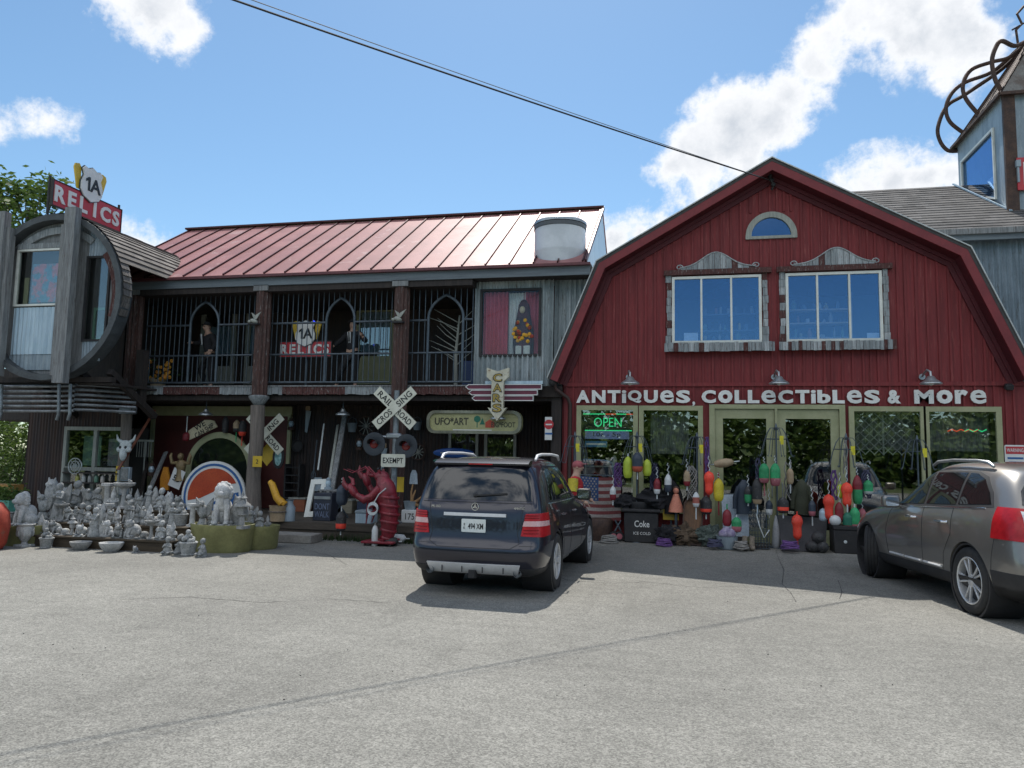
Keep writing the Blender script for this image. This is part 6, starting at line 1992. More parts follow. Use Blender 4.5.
# shelf of oddments under the lower left window
xa_, xb_, za, zb = px_rect(66, 122, 468, 500, -.35)
make('bottle_rack', 'dark shelf of bottles below the lower left window', 'shelf', [('shelf', MB().b2(xa_, xb_, -.5, -.25, za + .40, za + .43), m_darkwood), ('shelf', MB().b2(xa_, xb_, -.5, -.25, zb - .14, zb - .11), m_darkwood), ('upright', MB().b2(xa_ - .02, xa_ + .03, -.5, -.25, gz(-.3), zb), m_wframe), ('upright', MB().b2(xb_ - .03, xb_ + .02, -.5, -.25, gz(-.3), zb), m_wframe)])
for k, (c_, nm_) in enumerate((((.45, .42, .10), 'yellow'), ((.5, .5, .48), 'white'), ((.30, .30, .28), 'grey'), ((.12, .24, .16), 'green'), ((.5, .45, .40), 'cream'))):
    x = xa_ + .35 + .18 * k
    solo(MB().lathe([(0, 0), (.045, 0), (.05, .03), (.05, .13), (.02, .18), (.018, .23), (0, .23)], 10, Matrix.Translation((x, -.38, za + .43))), 'bottle', f'{nm_} bottle on the dark shelf below the lower left window', 'bottle', mat(nm_ + '_bottle', c_, rough=.3), 'bottles on the dark shelf')
# leaning planks and poles
plank('leaning_plank', 'long dark plank leaning left of the red panel', 'plank', (143, 505, -.3), (166, 452, .9), .11, .04, m_greywood, 'long planks leaning on the porch')
plank('leaning_plank', 'dark plank leaning furthest left beside the left post', 'plank', (138, 505, -.2), (147, 462, .8), .09, .04, m_darkwood, 'long planks leaning on the porch')
plank('oar', 'red-brown oar leaning across the left log post', 'oar', (118, 470, -.5), (155, 410, .2), .06, .03, mat('red_brown_oar', (.22, .075, .04), (.16, .05, .03), scale=4, rough=.5))
mb = MB()
for k in range(7):
    x = P(137 + 2.3 * k, 450, .6).x
    mb.cyl((x, .6, 1.6), (x, .6, 2.02), .008, None, 5)
za_ = P(145, 450, .6)
mb.bar((P(136, 450, .6).x, .6, 2.02), (P(153, 450, .6).x, .6, 2.02), .05, .02, up=(0, 1, 0)).cyl((za_.x, .6, .3), (za_.x, .6, 2.0), .018, None, 8)
solo(mb, 'hay_rake', 'old wooden rake with upright teeth left of the red panel', 'rake', m_wframe)
xa_, xb_, za, zb = px_rect(162, 170, 467, 490, .5)
solo(MB().prism([(xa_, za), (xb_, za), (xb_ + .02, (za + zb) / 2), (xb_ - .06, zb), (xa_ + .06, zb), (xa_ - .02, (za + zb) / 2)], (0, .5, 0), depth=.05), 'life_vest', 'orange-yellow vest shape hung left of the white route plate', 'vest', mat('orange_vest', (.62, .25, .02), (.5, .18, .02), scale=4, rough=.8))
# gold winged bust
c = P(181, 464, .4)
m_gold = mat('dull_gold', (.30, .22, .11), (.20, .14, .07), scale=5, rough=.5, metal=.2)
mb = MB().ball((c.x, .4, c.z - .05), (.13, .10, .17)).ball((c.x, .37, c.z + .19), (.075, .08, .09)).lathe([(0, -.42), (.13, -.42), (.10, -.3), (.09, -.1), (0, -.1)], 12, Matrix.Translation((c.x, .4, c.z))).cyl((c.x, .4, c.z + .05), (c.x, .38, c.z + .15), .045)
for s in (-1, 1):
    mb.tube([(c.x + s * .10, .4, c.z + .03), (c.x + s * .24, .38, c.z + .02), (c.x + s * .28, .36, c.z + .20), (c.x + s * .25, .36, c.z + .27)], [.05, .045, .04, .02], 8)
solo(mb, 'gold_figure', 'gold figure with raised arms left of the arched mirror', 'figure', m_gold)
# hung floats over the mirror and pendant lamps
def pendant(px, py, Y, label):
    q = P(px, py, Y)
    return make('pendant_lamp', label, 'lamp', [('shade', MB().lathe([(.03, .13), (.05, .12), (.07, .06), (.17, .0), (.175, -.03), (.165, -.03), (.06, .05), (0, .06)], 24, Matrix.Translation((q.x, Y, q.z))), m_alum, [('bulb', MB().ball((q.x, Y, q.z - .0), .05), m_signwhite)]), ('stem', MB().cyl((q.x, Y, q.z + .12), (q.x, Y, 3.03), .012, None, 6), m_iron)], 'metal lamps hanging under the balcony')
pendant(206, 414, .35, 'metal pendant lamp above the WE CAN SHIP sign')
pendant(343, 414, .35, 'metal pendant lamp above the leaning poles')
pendant(498, 418, -.22, 'dark-shaded pendant lamp in front of the oval cream sign')
def buoy(px, py0, py1, rp, Y, cols, label, style='bullet', up=0, down=0, sm=None, group='lobster buoys hung outside', rope=0):
    """float between photo rows py0 (top) and py1; cols from top to bottom as (share, material)"""
    a, b = P(px, py0, Y), P(px, py1, Y)
    dep = (Vector(a) - CAM).length
    r, L, x = rp * dep / FPX, a.z - b.z, a.x
    t = thing('buoy', label, 'buoy', (x, Y, b.z), 0, group)
    def rad(u):                                           # u from 0 bottom to 1 top
        if style == 'ball':
            return r * math.sqrt(max(0, 1 - (2 * u - 1) ** 2))
        if style == 'waist':
            return r * (1.0 if u > .62 else .76 if u < .58 else .86) * min(1, math.sqrt(max(0, 1 - max(0, (u - .70) / .30) ** 2)), math.sqrt(max(0.05, u / .12)))
        return r * min(1, math.sqrt(max(0.0, (1.0 - u) / .30)) * .98 + .02, .62 + math.sqrt(max(0, u / .2)) * .38)
    z1 = 1.0
    for (sh, m_) in cols:
        z0 = max(0, z1 - sh)
        n = 12
        prof = [(0, z0 * L)] + [(max(.004, rad(z0 + (z1 - z0) * i / n)), (z0 + (z1 - z0) * i / n) * L) for i in range(n + 1)] + [(0, z1 * L)]
        MB().lathe(prof, 18, Matrix.Translation((x, Y, b.z))).build('float', m_, t)
        z1 = z0
    if up or down:
        MB().cyl((x, Y, b.z - down), (x, Y, a.z + up), .013, None, 8).build('spindle', sm or m_bone, t)
    if rope:
        pts = [(x, Y, a.z)] + [(x + .02 * math.sin(k * 2.1), Y + .02 * math.cos(k * 1.7), a.z + rope * k / 6) for k in range(1, 7)]
        MB().tube(pts, .008, 6).build('rope', m_bone, t)
    return t
m_or = mat('bright_orange_float', (.90, .075, .04), (.75, .055, .03), scale=4, rough=.55, fine=.18, c3=(.80, .17, .10), orand=.12)
m_grn = mat('green_float', (.03, .34, .13), (.025, .24, .09), scale=4, rough=.6, fine=.2, c3=(.10, .30, .16), orand=.25)
m_dgrn = mat('deep_green_float', (.02, .18, .11), rough=.55, fine=.15)
m_pnk = mat('faded_pink_float', (.42, .13, .16), (.34, .10, .12), scale=4, rough=.65, fine=.2, c3=(.48, .26, .26), orand=.2)
m_yel = mat('yellow_float', (.60, .48, .03), (.48, .38, .02), scale=4, rough=.6, fine=.18, c3=(.42, .34, .10))
m_lim = mat('lime_float', (.46, .55, .05), (.38, .48, .04), scale=4, rough=.5, fine=.1)
m_drd = mat('dark_red_float', (.24, .018, .03), (.18, .015, .022), scale=4, rough=.55, fine=.15)
m_wht = mat('white_float', (.62, .64, .64), (.52, .54, .54), scale=4, rough=.5, fine=.1)
m_nvy = mat('navy_float', (.035, .05, .075), rough=.5, fine=.15)
m_blk = mat('black_float', (.022, .022, .024), (.04, .04, .041), scale=4, rough=.65, fine=.3, c3=(.10, .10, .10))
m_tan = mat('tan_float', (.40, .30, .19), (.32, .23, .14), scale=4, rough=.65, fine=.2)
hg = 'floats hung over the arched mirror'
buoy(186.5, 432, 441, 3.2, .7, [(1, m_drd)], 'red float left of the WE CAN SHIP sign', up=.4, group=hg)
buoy(226, 416, 433, 3, .8, [(1, m_blk)], 'black float just right of the WE CAN SHIP sign', group=hg)
buoy(237, 420, 432, 3.2, .8, [(.7, m_tan), (.3, m_blk)], 'cream float over the right side of the mirror', down=.25, sm=m_grn, group=hg)
buoy(243, 420, 436, 3.6, .8, [(.75, m_blk), (.25, m_or)], 'black float with orange foot near the log post', down=.25, sm=m_or, group=hg)
# tools and poles in the middle of the porch
def pole(name, label, cat, p0, p1, r_, m, extra=None, group=None):
    mb = MB().tube([P(*p0), P(*p1)], r_, 8)
    parts = [('shaft', mb, m)]
    if extra:
        parts.append(extra)
    return make(name, label, cat, parts, group)
b0 = P(318, 486, .2)
pole('spade', 'long-handled spade standing left of the pendant pole bundle', 'spade', (318, 470, .2), (324, 424, .9), .02, m_bone, ('blade', MB().prism([(b0.x - .09, b0.z - .12), (b0.x + .09, b0.z - .12), (b0.x + .09, b0.z + .2), (b0.x - .09, b0.z + .2)], (0, .2, 0), depth=.02), m_galv))
plank('leaning_plank', 'tall grey plank leaning under the middle pendant lamp', 'plank', (330, 500, -.2), (345, 415, 1.2), .13, .05, m_greywood, 'long planks leaning on the porch')
plank('leaning_plank', 'thin grey plank leaning just left of the tall one', 'plank', (327, 498, -.2), (338, 425, 1.2), .07, .04, m_wframe, 'long planks leaning on the porch')
p0 = P(313, 486, .5)
mb = MB()
for k in (-1, 0, 1):
    mb.tube([(p0.x + k * .05, .5, p0.z), (p0.x + k * .05, .5, p0.z + .3), (p0.x, .5, p0.z + .38)], .01, 6)
pole('garden_fork', 'iron garden fork standing left of the spade', 'fork', (313, 478, .5), (317, 440, 1.0), .018, m_iron, ('tines', mb, m_iron))
# black ladder shelf
xa_, xb_, za, zb = px_rect(286, 300, 464, 520, .9)
mb = MB()
for x in (xa_, xb_):
    mb.b2(x - .02, x + .02, .8, 1.1, DECKZ, zb)
sh = MB()
for k in range(6):
    sh.b2(xa_ + .02, xb_ - .02, .8, 1.1, DECKZ + .12 + k * (zb - DECKZ) / 6.2, DECKZ + .15 + k * (zb - DECKZ) / 6.2)
make('narrow_shelf', 'tall narrow black shelf against the dark porch wall', 'shelf', [('sides', mb, m_black), ('shelves', sh, m_black)])
# white empty frame
xa_, xb_, za, zb = px_rect(301, 317, 484, 522, -.9)
U = Vector((.995, 0, .09)).normalized()
make('picture_frame', 'empty white wooden frame leaning behind the dark lettered box', 'frame', [('frame', MB().prism(rect(0, xb_ - xa_, 0, zb - za), (xa_, -.7, DECKZ), (1, 0, .06), (0.06, .22, 1), depth=.05, holes=[rect(.11, xb_ - xa_ - .11, .12, zb - za - .11)]), m_white)])
# basket and gloves
c = G(278, 521, DECKZ)
make('basket', 'tan slatted basket on the porch edge below yellow gloves', 'basket', [('body', MB().lathe([(0, 0), (.16, 0), (.19, .30), (.20, .32), (.17, .32), (.15, .05), (0, .04)], 18, Matrix.Translation((c.x, c.y, DECKZ))), m_tan), ('hoop', MB().tube([(c.x + .197 * math.cos(k * PI / 12), c.y + .197 * math.sin(k * PI / 12), DECKZ + .2) for k in range(24)], .012, 5, closed=True), m_log)])
g0 = Vector((c.x - .05, c.y, DECKZ + .36))
mb = MB().tube([g0 + Vector((.14, 0, 0)), g0 + Vector((.0, 0, .12)), g0 + Vector((-.14, .02, .40)), g0 + Vector((-.2, .02, .46))], [.09, .08, .07, .05], 10)
for k in range(4):
    mb.tube([g0 + Vector((.08, -.03, .02)), g0 + Vector((.2 + .02 * k, -.05, -.02 + .02 * k))], [.035, .022], 7)
solo(mb, 'work_gloves', 'long yellow rubber gloves lying over the tan basket', 'gloves', m_yel if False else mat('orange_yellow_rubber', (.62, .33, .02), (.5, .25, .02), scale=4, rough=.5))
c = G(289, 521, DECKZ)
make('milk_can', 'small dark metal can right of the tan basket', 'can', [('body', MB().lathe([(0, 0), (.12, 0), (.12, .28), (.07, .36), (.07, .42), (.09, .44), (0, .44)], 18, Matrix.Translation((c.x, c.y, DECKZ))), m_galv), ('handle', MB().tube([(c.x - .12, c.y, DECKZ + .3), (c.x - .17, c.y, DECKZ + .36), (c.x - .09, c.y, DECKZ + .42)], .012, 6), m_iron)])
# walk-signal box on a bench
xa_, xb_, za, zb = px_rect(313, 331, 493, 523, -1.4)
make('walk_signal', 'dark blue box lettered DONT WALK standing on the porch', 'signal', [('case', MB().b2(xa_, xb_, -1.4, -1.05, DECKZ, zb, .012), mat('navy_signal_case', (.02, .026, .045), (.03, .035, .05), scale=5, rough=.5)), ('lettering', MB().text('DONT', ((xa_ + xb_) / 2, -1.401, DECKZ + (zb - DECKZ) * .52), h=.13, w=(xb_ - xa_) * .8, depth=.005), mat('dull_blue_lettering', (.16, .20, .30), rough=.5)), ('lettering', MB().text('WALK', ((xa_ + xb_) / 2, -1.401, DECKZ + (zb - DECKZ) * .24), h=.13, w=(xb_ - xa_) * .8, depth=.005), mat('dull_blue_lettering', (.16, .20, .30), rough=.5)), ('top_strip', MB().b2(xa_ + .02, xb_ - .02, -1.412, -1.401, zb - .13, zb - .07), m_alum)])
xa_, xb_, za, zb = px_rect(322, 352, 489, 521, -.5)
make('folding_table', 'low grey folding table beside the DONT WALK box', 'table', [('tabletop', MB().b2(xa_, xb_, -.75, -.3, zb - .05, zb - .01, .006), m_greywood)] + [('leg', MB().bar((xa_ + .1 + .0, y, zb - .05), (xb_ - .15, y, DECKZ), .03, .03), m_iron) for y in (-.7, -.35)] + [('leg', MB().bar((xb_ - .1, y + .035, zb - .05), (xa_ + .15, y + .035, DECKZ), .03, .03), m_iron) for y in (-.7, -.35)])
c = P(321, 489, -.55)
make('lantern', 'small grey lantern standing on the folding table', 'lantern', [('base', MB().lathe([(0, 0), (.10, 0), (.09, .05), (.05, .07), (0, .07)], 14, Matrix.Translation((xa_ + .16, -.55, zb - .01))), m_galv), ('globe', MB().lathe([(0, .0), (.05, .0), (.07, .06), (.05, .13), (0, .13)], 14, Matrix.Translation((xa_ + .16, -.55, zb + .06))), m_galvpale), ('cap', MB().lathe([(.055, 0), (.06, .02), (.03, .06), (0, .07)], 14, Matrix.Translation((xa_ + .16, -.55, zb + .19))), m_galv)])
xa_, xb_, za, zb = px_rect(356, 372, 514, 527, -1.55)
make('tin_chest', 'pale grey tin chest behind the red lobster', 'chest', [('case', MB().b2(xa_, xb_, -1.6, -1.25, DECKZ, DECKZ + zb - za - .06, .01), m_galvpale), ('lid', MB().b2(xa_ - .01, xb_ + .01, -1.61, -1.24, DECKZ + zb - za - .058, DECKZ + zb - za, .01), m_galv)])
# ---- the lobster waiter
Lx, Ly = P(384, 545, -2.25).x, -2.25
m_lob = mat('dark_red_lobster_paint', (.25, .016, .030), (.15, .010, .018), scale=5, rough=.42, fine=.3, spec=.6, bump=.25, bscale=14, c3=(.30, .05, .06))
lob = thing('lobster_statue', 'tall dark red lobster statue standing upright on a red board', 'statue', (Lx, Ly, gz(Ly)), 0)
lob.scale = (.92, .9, 1)
lb = MB()
seg = [(0.06, .10, .11), (.09, .25, .15), (.10, .42, .18), (.10, .58, .195), (.08, .74, .205), (.05, .90, .215), (.0, 1.06, .215), (-.05, 1.20, .18), (-.12, 1.32, .13), (-.22, 1.37, .075)]
prof = []
for i, (ox, z, r_) in enumerate(seg):
    prof.append(((ox, 0, z), r_))
lb.tube([(p[0][0], 0, p[0][2]) for p in prof], [p[1] for p in prof], 16)
for i in range(6):
    ox, z, r_ = seg[i]
    lb.tube([(ox + (r_ + .012) * math.cos(a), (r_ + .012) * math.sin(a), z + .05 - .03 * math.cos(a)) for a in [2 * PI * k / 20 for k in range(20)]], .028, 6, closed=True)
lb.ball((.0, -.02, 1.02), (.235, .22, .30), 18, 12).ball((-.10, 0, 1.33), (.17, .13, .12)).ball((-.3, 0, 1.36), (.12, .06, .04))
for s in (-1, 1):
    lb.tube([(-.1, s * .1, 1.40), (-.13, s * .13, 1.47)], [.02, .03], 7)
    lb.tube([(-.26, s * .05, 1.37), (-.45, s * .1, 1.52), (-.72, s * .14, 1.40), (-.95, s * .10, 1.47)], [.016, .013, .010, .006], 6)
    for k in range(3):
        lb.tube([(-.12, s * .15, .92 - .11 * k), (-.32, s * .2, .84 - .12 * k), (-.36, s * .16, .66 - .12 * k)], [.032, .024, .012], 6)
    lb.prism([(.0, 0), (.14 * 1, -.02), (.24, .1), (.1, .16)], (.06, s * .06, .08), (1, 0, 0), (0, s * .9, .2), depth=.03)
lb.prism([(-.22, .0), (.02, -.06), (.02, .12), (-.18, .12)], (.02, -.09, .10), (1, 0, 0), (0, 1, 0), depth=.04)
# arms and claws, one continuous run each
for s, (ex, ez, tx, tz) in ((-1, (-.42, .86, -.60, 1.08)), (1, (-.36, 1.0, -.58, 1.20))):
    ex, ez, tx, tz = ((-.40, .88, -.62, .98), (-.34, .96, -.48, 1.16))[0 if s < 0 else 1]
    lb.tube([(-.08, s * .17, 1.12), (-.24, s * .22, .95), (ex, s * .2, ez), (tx, s * .18, tz)], [.085, .075, .085, .06], 10)
    d = Vector((-.45, 0, 1)).normalized() if s > 0 else Vector((-.55, 0, .75)).normalized()
    c0 = Vector((tx, s * .18, tz))
    rot = d.to_track_quat('Z', 'Y').to_matrix()
    lb.ball(c0 + d * .10, (.12, .08, .16), 14, 10, rot)
    n_ = Vector((d.z, 0, -d.x))
    lb.tube([c0 + d * .18 - n_ * .06, c0 + d * .32 - n_ * .10, c0 + d * .44 - n_ * .04], [.065, .055, .012], 9)
    lb.tube([c0 + d * .18 + n_ * .06, c0 + d * .28 + n_ * .11, c0 + d * .38 + n_ * .07], [.05, .04, .010], 9)
me_l = lb.build('body', m_lob, lob, local=True, angle=60)
for s in (-1, 1):
    MB().ball((-.14, s * .135, 1.485), .03).build('eye', m_black, lob, local=True)
MB().box((-.08, 0, .07), (.72, .46, .045), None, .012).build('base_board', m_lob, lob, local=True)
for sx in (-1, 1):
    for sy in (-1, 1):
        MB().cyl((-.08 + sx * .28, sy * .17 - .02, .026), (-.08 + sx * .28, sy * .17 + .02, .026), .026, None, 12).build('caster', m_black, lob, local=True)
mb = MB()
for k in range(3):
    mb.tube([(-.16 + .10 * math.cos(a), -.24 - .01 * k, .74 + .10 * math.sin(a) - .02 * k) for a in [2 * PI * i / 18 for i in range(18)]], .012, 5, closed=True)
mb.tube([(-.14, -.24, .84), (-.05, -.24, 1.0), (.08, -.2, 1.12)], .012, 5)
solo_ = mb
for v in range(len(mb.v)):
    mb.v[v] = mb.v[v] + Vector((Lx, Ly, gz(Ly)))
solo(mb, 'rope_coil', 'pale rope coil looped on the red lobster', 'rope', m_bone)
buoy(341.5, 511, 531, 5, -2.25, [(.62, m_blk), (.25, m_or), (.13, m_blk)], 'black float with orange band hanging from the lobster claw', up=.1, down=.08, group='floats round the lobster')
buoy(342.5, 484, 505, 5.5, -2.25, [(1, m_nvy)], 'dark navy float hung at the lobster claw, topmost of two', rope=.12, group='floats round the lobster')
g_ = G(377.5, 545)
make('gas_bottle', 'slim white gas bottle standing before the lobster', 'bottle', [('body', MB().lathe([(0, 0), (.055, 0), (.062, .02), (.062, .30), (.04, .37), (.02, .39), (0, .39)], 16, Matrix.Translation((g_.x, g_.y - .15, gz(g_.y)))), m_wht), ('valve', MB().lathe([(0, .39), (.018, .39), (.018, .44), (.03, .45), (0, .47)], 10, Matrix.Translation((g_.x, g_.y - .15, gz(g_.y)))), m_alum)])
def lying(px, py, Lm, r_, ang, cols, label, group='floats lying on the ground'):
    g = G(px, py)
    z = gz(g.y) + r_
    d = Vector((math.cos(ang), .25, math.sin(ang) * .0)).normalized()
    t = thing('buoy', label, 'buoy', (g.x, g.y, gz(g.y)), 0, group)
    c = Vector((g.x, g.y, z))
    z1 = 0
    def rad(u):
        return r_ * min(1, math.sqrt(max(.0, u / .25)), math.sqrt(max(.0, (1 - u) / .25)) + .05)
    for sh, m_ in cols:
        prof = [(0, z1 * Lm)] + [(max(.003, rad(z1 + sh * i / 6)), (z1 + sh * i / 6) * Lm) for i in range(7)] + [(0, (z1 + sh) * Lm)]
        MB().lathe(prof, 16, ax=(c - d * Lm / 2, d)).build('float', m_, t)
        z1 += sh
    MB().cyl(c - d * (Lm / 2 + .12), c + d * (Lm / 2 + .06), .012, None, 6).build('spindle', m_bone, t)
lying(398, 544, .34, .09, .4, [(1, m_wht)], 'white float lying right of the lobster board')
lying(391, 546, .30, .085, 1.0, [(1, m_blk)], 'black float lying beside the lobster board')
# right of the signal
xa_, xb_, za, zb = px_rect(402, 419, 510, 527, -1.0)
make('white_crate', 'white box with dark scribbled number at the porch edge', 'box', [('case', MB().b2(xa_, xb_, -1.05, -.75, DECKZ, zb, .008), m_signwhite), ('lettering', MB().text('175', ((xa_ + xb_) / 2, -1.051, (DECKZ + zb) / 2), h=.13, w=.2, depth=.004), m_signblack)])
c = Vector(((xa_ + xb_) / 2, -.9, zb))
mb = MB()
for k, (dx, dz, r_) in enumerate(((.0, .42, .03), (.16, .3, .035), (-.05, .62, .02), (.24, .16, .035))):
    mb.tube([(c.x - .02, -.9, zb + .14), (c.x + dx * .6, -.92, zb + dz * .6), (c.x + dx + .06, -.9, zb + dz)], [.03, r_, .012], 7)
make('antler_pot', 'grey pot holding tan antlers on the white numbered box', 'pot', [('pot', MB().lathe([(0, 0), (.11, 0), (.14, .16), (.15, .18), (.12, .18), (0, .15)], 16, Matrix.Translation((c.x - .05, -.9, zb))), m_galv), ('antlers', mb, mat('tan_antler', (.42, .24, .10), (.32, .18, .08), scale=5, rough=.6))])
small_sign('yellow_text_sign', 'yellow sign with dark scrawl right of the signal pole', (397, 404, 477, 492), -.9, m_signyellow)
xa_, xb_, za, zb = px_rect(410, 418, 470, 484, -.9)
solo(MB().prism([(xa_ + .06, zb), (xb_ - .06, zb), (xb_ - .02, zb - .08), (xb_, za), (xa_, za), (xa_ + .02, zb - .08)][::-1], (0, -.9, 0), depth=.03), 'white_cloth', 'pale cloth hanging right of the signal pole', 'cloth', mat('pale_blue_cloth', (.42, .48, .52), (.34, .40, .44), scale=4, rough=.9))
# oval painted sign, arrow sign, boards
xa_, xb_, za, zb = px_rect(429, 523, 411, 434, -.0)
cx, cz, w, h = (xa_ + xb_) / 2, (za + zb) / 2, xb_ - xa_, zb - za
m_oval = mat('aged_yellow_cream', (.42, .41, .20), (.34, .33, .16), scale=2.5, rough=.45, fine=.12)
m_olive = mat('dark_olive_lettering', (.05, .05, .03), rough=.5)
F_ = -.142
sub_ = [('rim', MB().prism(rrect(w, h, h * .36, cx=cx, cy=cz), (0, -.13, 0), depth=.05, holes=[rrect(w - .14, h - .13, h * .28, cx=cx, cy=cz)]), mat('tarnished_sign_rim', (.30, .29, .22), (.2, .2, .15), scale=5, rough=.35, metal=.5)),
        ('lettering', MB().text('UFO*ART', (cx - w * .235, F_, cz + .02), h=.17, w=w * .36, depth=.006, bold=.015), m_olive), ('lettering', MB().text('BIG*FOOT', (cx + w * .31, F_, cz - .05), h=.12, w=w * .25, depth=.006, bold=.012), m_olive),
        ('painted_tree', MB().prism(circ(.075, 16, cx=cx + .08, cy=cz + .07), (0, F_, 0), depth=.004).b2(cx + .07, cx + .09, F_ - .004, F_, cz - .12, cz).prism([(cx + .14, cz - .05), (cx + .26, cz - .05), (cx + .2, cz + .1)], (0, F_, 0), depth=.004), m_dgrn),
        ('painted_house', MB().prism([(cx + .27, cz - .12), (cx + .47, cz - .12), (cx + .47, cz - .0), (cx + .37, cz + .06), (cx + .27, cz - .0)], (0, F_, 0), depth=.005), mat('sign_house_red', (.50, .07, .03), rough=.5)),
        ('white_line', MB().b2(cx - w * .22, cx + w * .19, F_ - .004, F_, cz - .185, cz - .165), m_signwhite)]
make('oval_shop_sign', 'long cream oval sign reading UFO ART and BIG FOOT', 'sign', [('sign_board', MB().prism(rrect(w, h, h * .36, cx=cx, cy=cz), (0, -.02, 0), depth=.12), m_oval, sub_)])
xa_, xb_, za, zb = px_rect(487, 509, 368, 421, -.45)
cx, w, H = (xa_ + xb_) / 2, xb_ - xa_, zb - za
hw2, bw2 = w / 2, w * .27
arrow = [(cx, za), (cx + hw2 * .86, za + H * .25), (cx + bw2, za + H * .23), (cx + bw2, zb - H * .26), (cx + hw2, zb - H * .17), (cx + hw2, zb), (cx, zb - H * .07), (cx - hw2, zb), (cx - hw2, zb - H * .17), (cx - bw2, zb - H * .26), (cx - bw2, za + H * .23), (cx - hw2 * .86, za + H * .25)]
m_arrow = mat('cream_arrow_enamel', (.60, .58, .46), (.50, .47, .36), scale=4, rough=.45, fine=.12, c3=(.25, .16, .09))
mb, mb2 = MB(), MB()
for k, c_ in enumerate('CARS'):
    z = zb - H * (.19 + .19 * k)
    mb.text(c_, (cx, -.518, z), h=H * .165, w=w * .44, depth=.004, bold=.05)
    mb2.text(c_, (cx, -.523, z), h=H * .135, w=w * .36, depth=.006, bold=.01)
fxa, fxb, fza, fzb = px_rect(466, 541, 384, 401, -.4)
fins, edges = MB(), MB()
fh = (fzb - fza) / 3
for k in range(3):
    z0 = fzb - fh * (k + 1)
    x0 = fxa + .075 * k
    pl2 = [(fxb - .09 * k, z0 + .02), (fxb - .09 * k, z0 + fh - .02), (x0 + .06, z0 + fh - .02), (x0, z0 + fh / 2), (x0 + .06, z0 + .02)]
    fins.prism(pl2[::-1], (0, -.30, 0), depth=.09)
    o2 = [(fxb - .09 * k + .012, z0 + .004), (fxb - .09 * k + .012, z0 + fh - .004), (x0 + .05, z0 + fh - .004), (x0 - .02, z0 + fh / 2), (x0 + .05, z0 + .004)]
    edges.prism(o2[::-1], (0, -.32, 0), depth=.085, holes=[pl2[::-1]])
make('arrow_sign', 'cream arrow sign reading CARS over maroon speed fins', 'sign', [('arrow', MB().prism(arrow, (0, -.40, 0), depth=.115), m_arrow, [('lettering', mb, m_signblack), ('letter_fill', mb2, mat('faded_gold_lettering', (.42, .30, .06), (.34, .24, .05), scale=5, rough=.5))]), ('fins', fins, mat('maroon_fin', (.15, .025, .05), (.11, .02, .04), scale=2, rough=.4)), ('fin_edges', edges, m_signwhite), ('top_strip', MB().b2(P(486, 384, -.3).x, fxb + .03, -.38, -.16, fzb + .003, fzb + .07), m_galvpale), ('bracket', MB().cyl((cx, -.35, zb - .1), (cx, .0, zb - .1), .03).cyl((fxb - .3, -.2, fza + .1), (fxb - .3, -.02, fza + .1), .03), m_iron)])
def board(px, Y, m, label, name='surfboard'):
    xa_, xb_, za, zb = px_rect(*px, Y)
    L, r_ = xb_ - xa_, (zb - za) / 2
    o = MB().ball(((xa_ + xb_) / 2, Y, (za + zb) / 2), (L / 2, .05, r_), 24, 10)
    return make(name, label, name, [('deck', o, m), ('stripe', MB().b2(xa_ + L * .2, xb_ - L * .2, Y - .056, Y - .048, (za + zb) / 2 - .012, (za + zb) / 2 + .012), m_wht)])
board((433, 474, 448, 458), .75, mat('bright_blue_board', (.035, .12, .42), (.03, .10, .33), scale=2, rough=.3), 'blue surfboard with white stripe on the wall behind the dark SUV')
board((433, 474, 458, 464), .72, mat('sea_green_board', (.06, .22, .18), rough=.3), 'sea-green surfboard hung just under the blue one')
small_sign('no_entry_sign', 'white sign with red no-entry disc beside the barn corner', (545, 552, 417, 440), -.10, m_signwhite)
q = px_rect(546, 552, 419, 430, -.10)
ne = [o for o in bpy.data.objects if o.name.startswith('sign_board') and o.parent and o.parent.name == 'no_entry_sign'][0]
MB().prism(circ(.105, 24, cx=(q[0] + q[1]) / 2, cy=(q[2] + q[3]) / 2), (0, -.117, 0), depth=.003).build('red_disc', m_signred, ne)
MB().b2((q[0] + q[1]) / 2 - .07, (q[0] + q[1]) / 2 + .07, -.123, -.1205, (q[2] + q[3]) / 2 - .015, (q[2] + q[3]) / 2 + .015).build('white_bar', m_signwhite, ne)
MB().b2((q[0] + q[1]) / 2 - .08, (q[0] + q[1]) / 2 + .08, -.121, -.117, q[2] - .10, q[2] - .06).build('dark_bar', m_blue, ne)
# step and grass at the porch foot
sx = G(284, 544)
solo(MB().b2(sx.x - .48, sx.x + .48, -2.55, -2.05, 0, .17, .015), 'porch_step', 'pale concrete step at the porch edge beside the olive tubs', 'step', m_steps)
mb = MB()
for k in range(900):
    gx, gy = rnd.uniform(-9.0, -5.0), rnd.uniform(-1.98, -1.78)
    hh = rnd.uniform(.05, .17)
    a = rnd.uniform(0, 6.3)
    d = Vector((math.cos(a) * .010, math.sin(a) * .010, 0))
    tip = Vector((gx + rnd.uniform(-.05, .05), gy + rnd.uniform(-.05, .03), gz(gy) + hh))
    mb.add([Vector((gx, gy, gz(gy))) - d, Vector((gx, gy, gz(gy))) + d, tip], [(0, 1, 2)])
tag(mb.build('grass', m_leafd, None, smooth=False), 'grass tufts along the porch foot', 'grass', None, 'stuff')
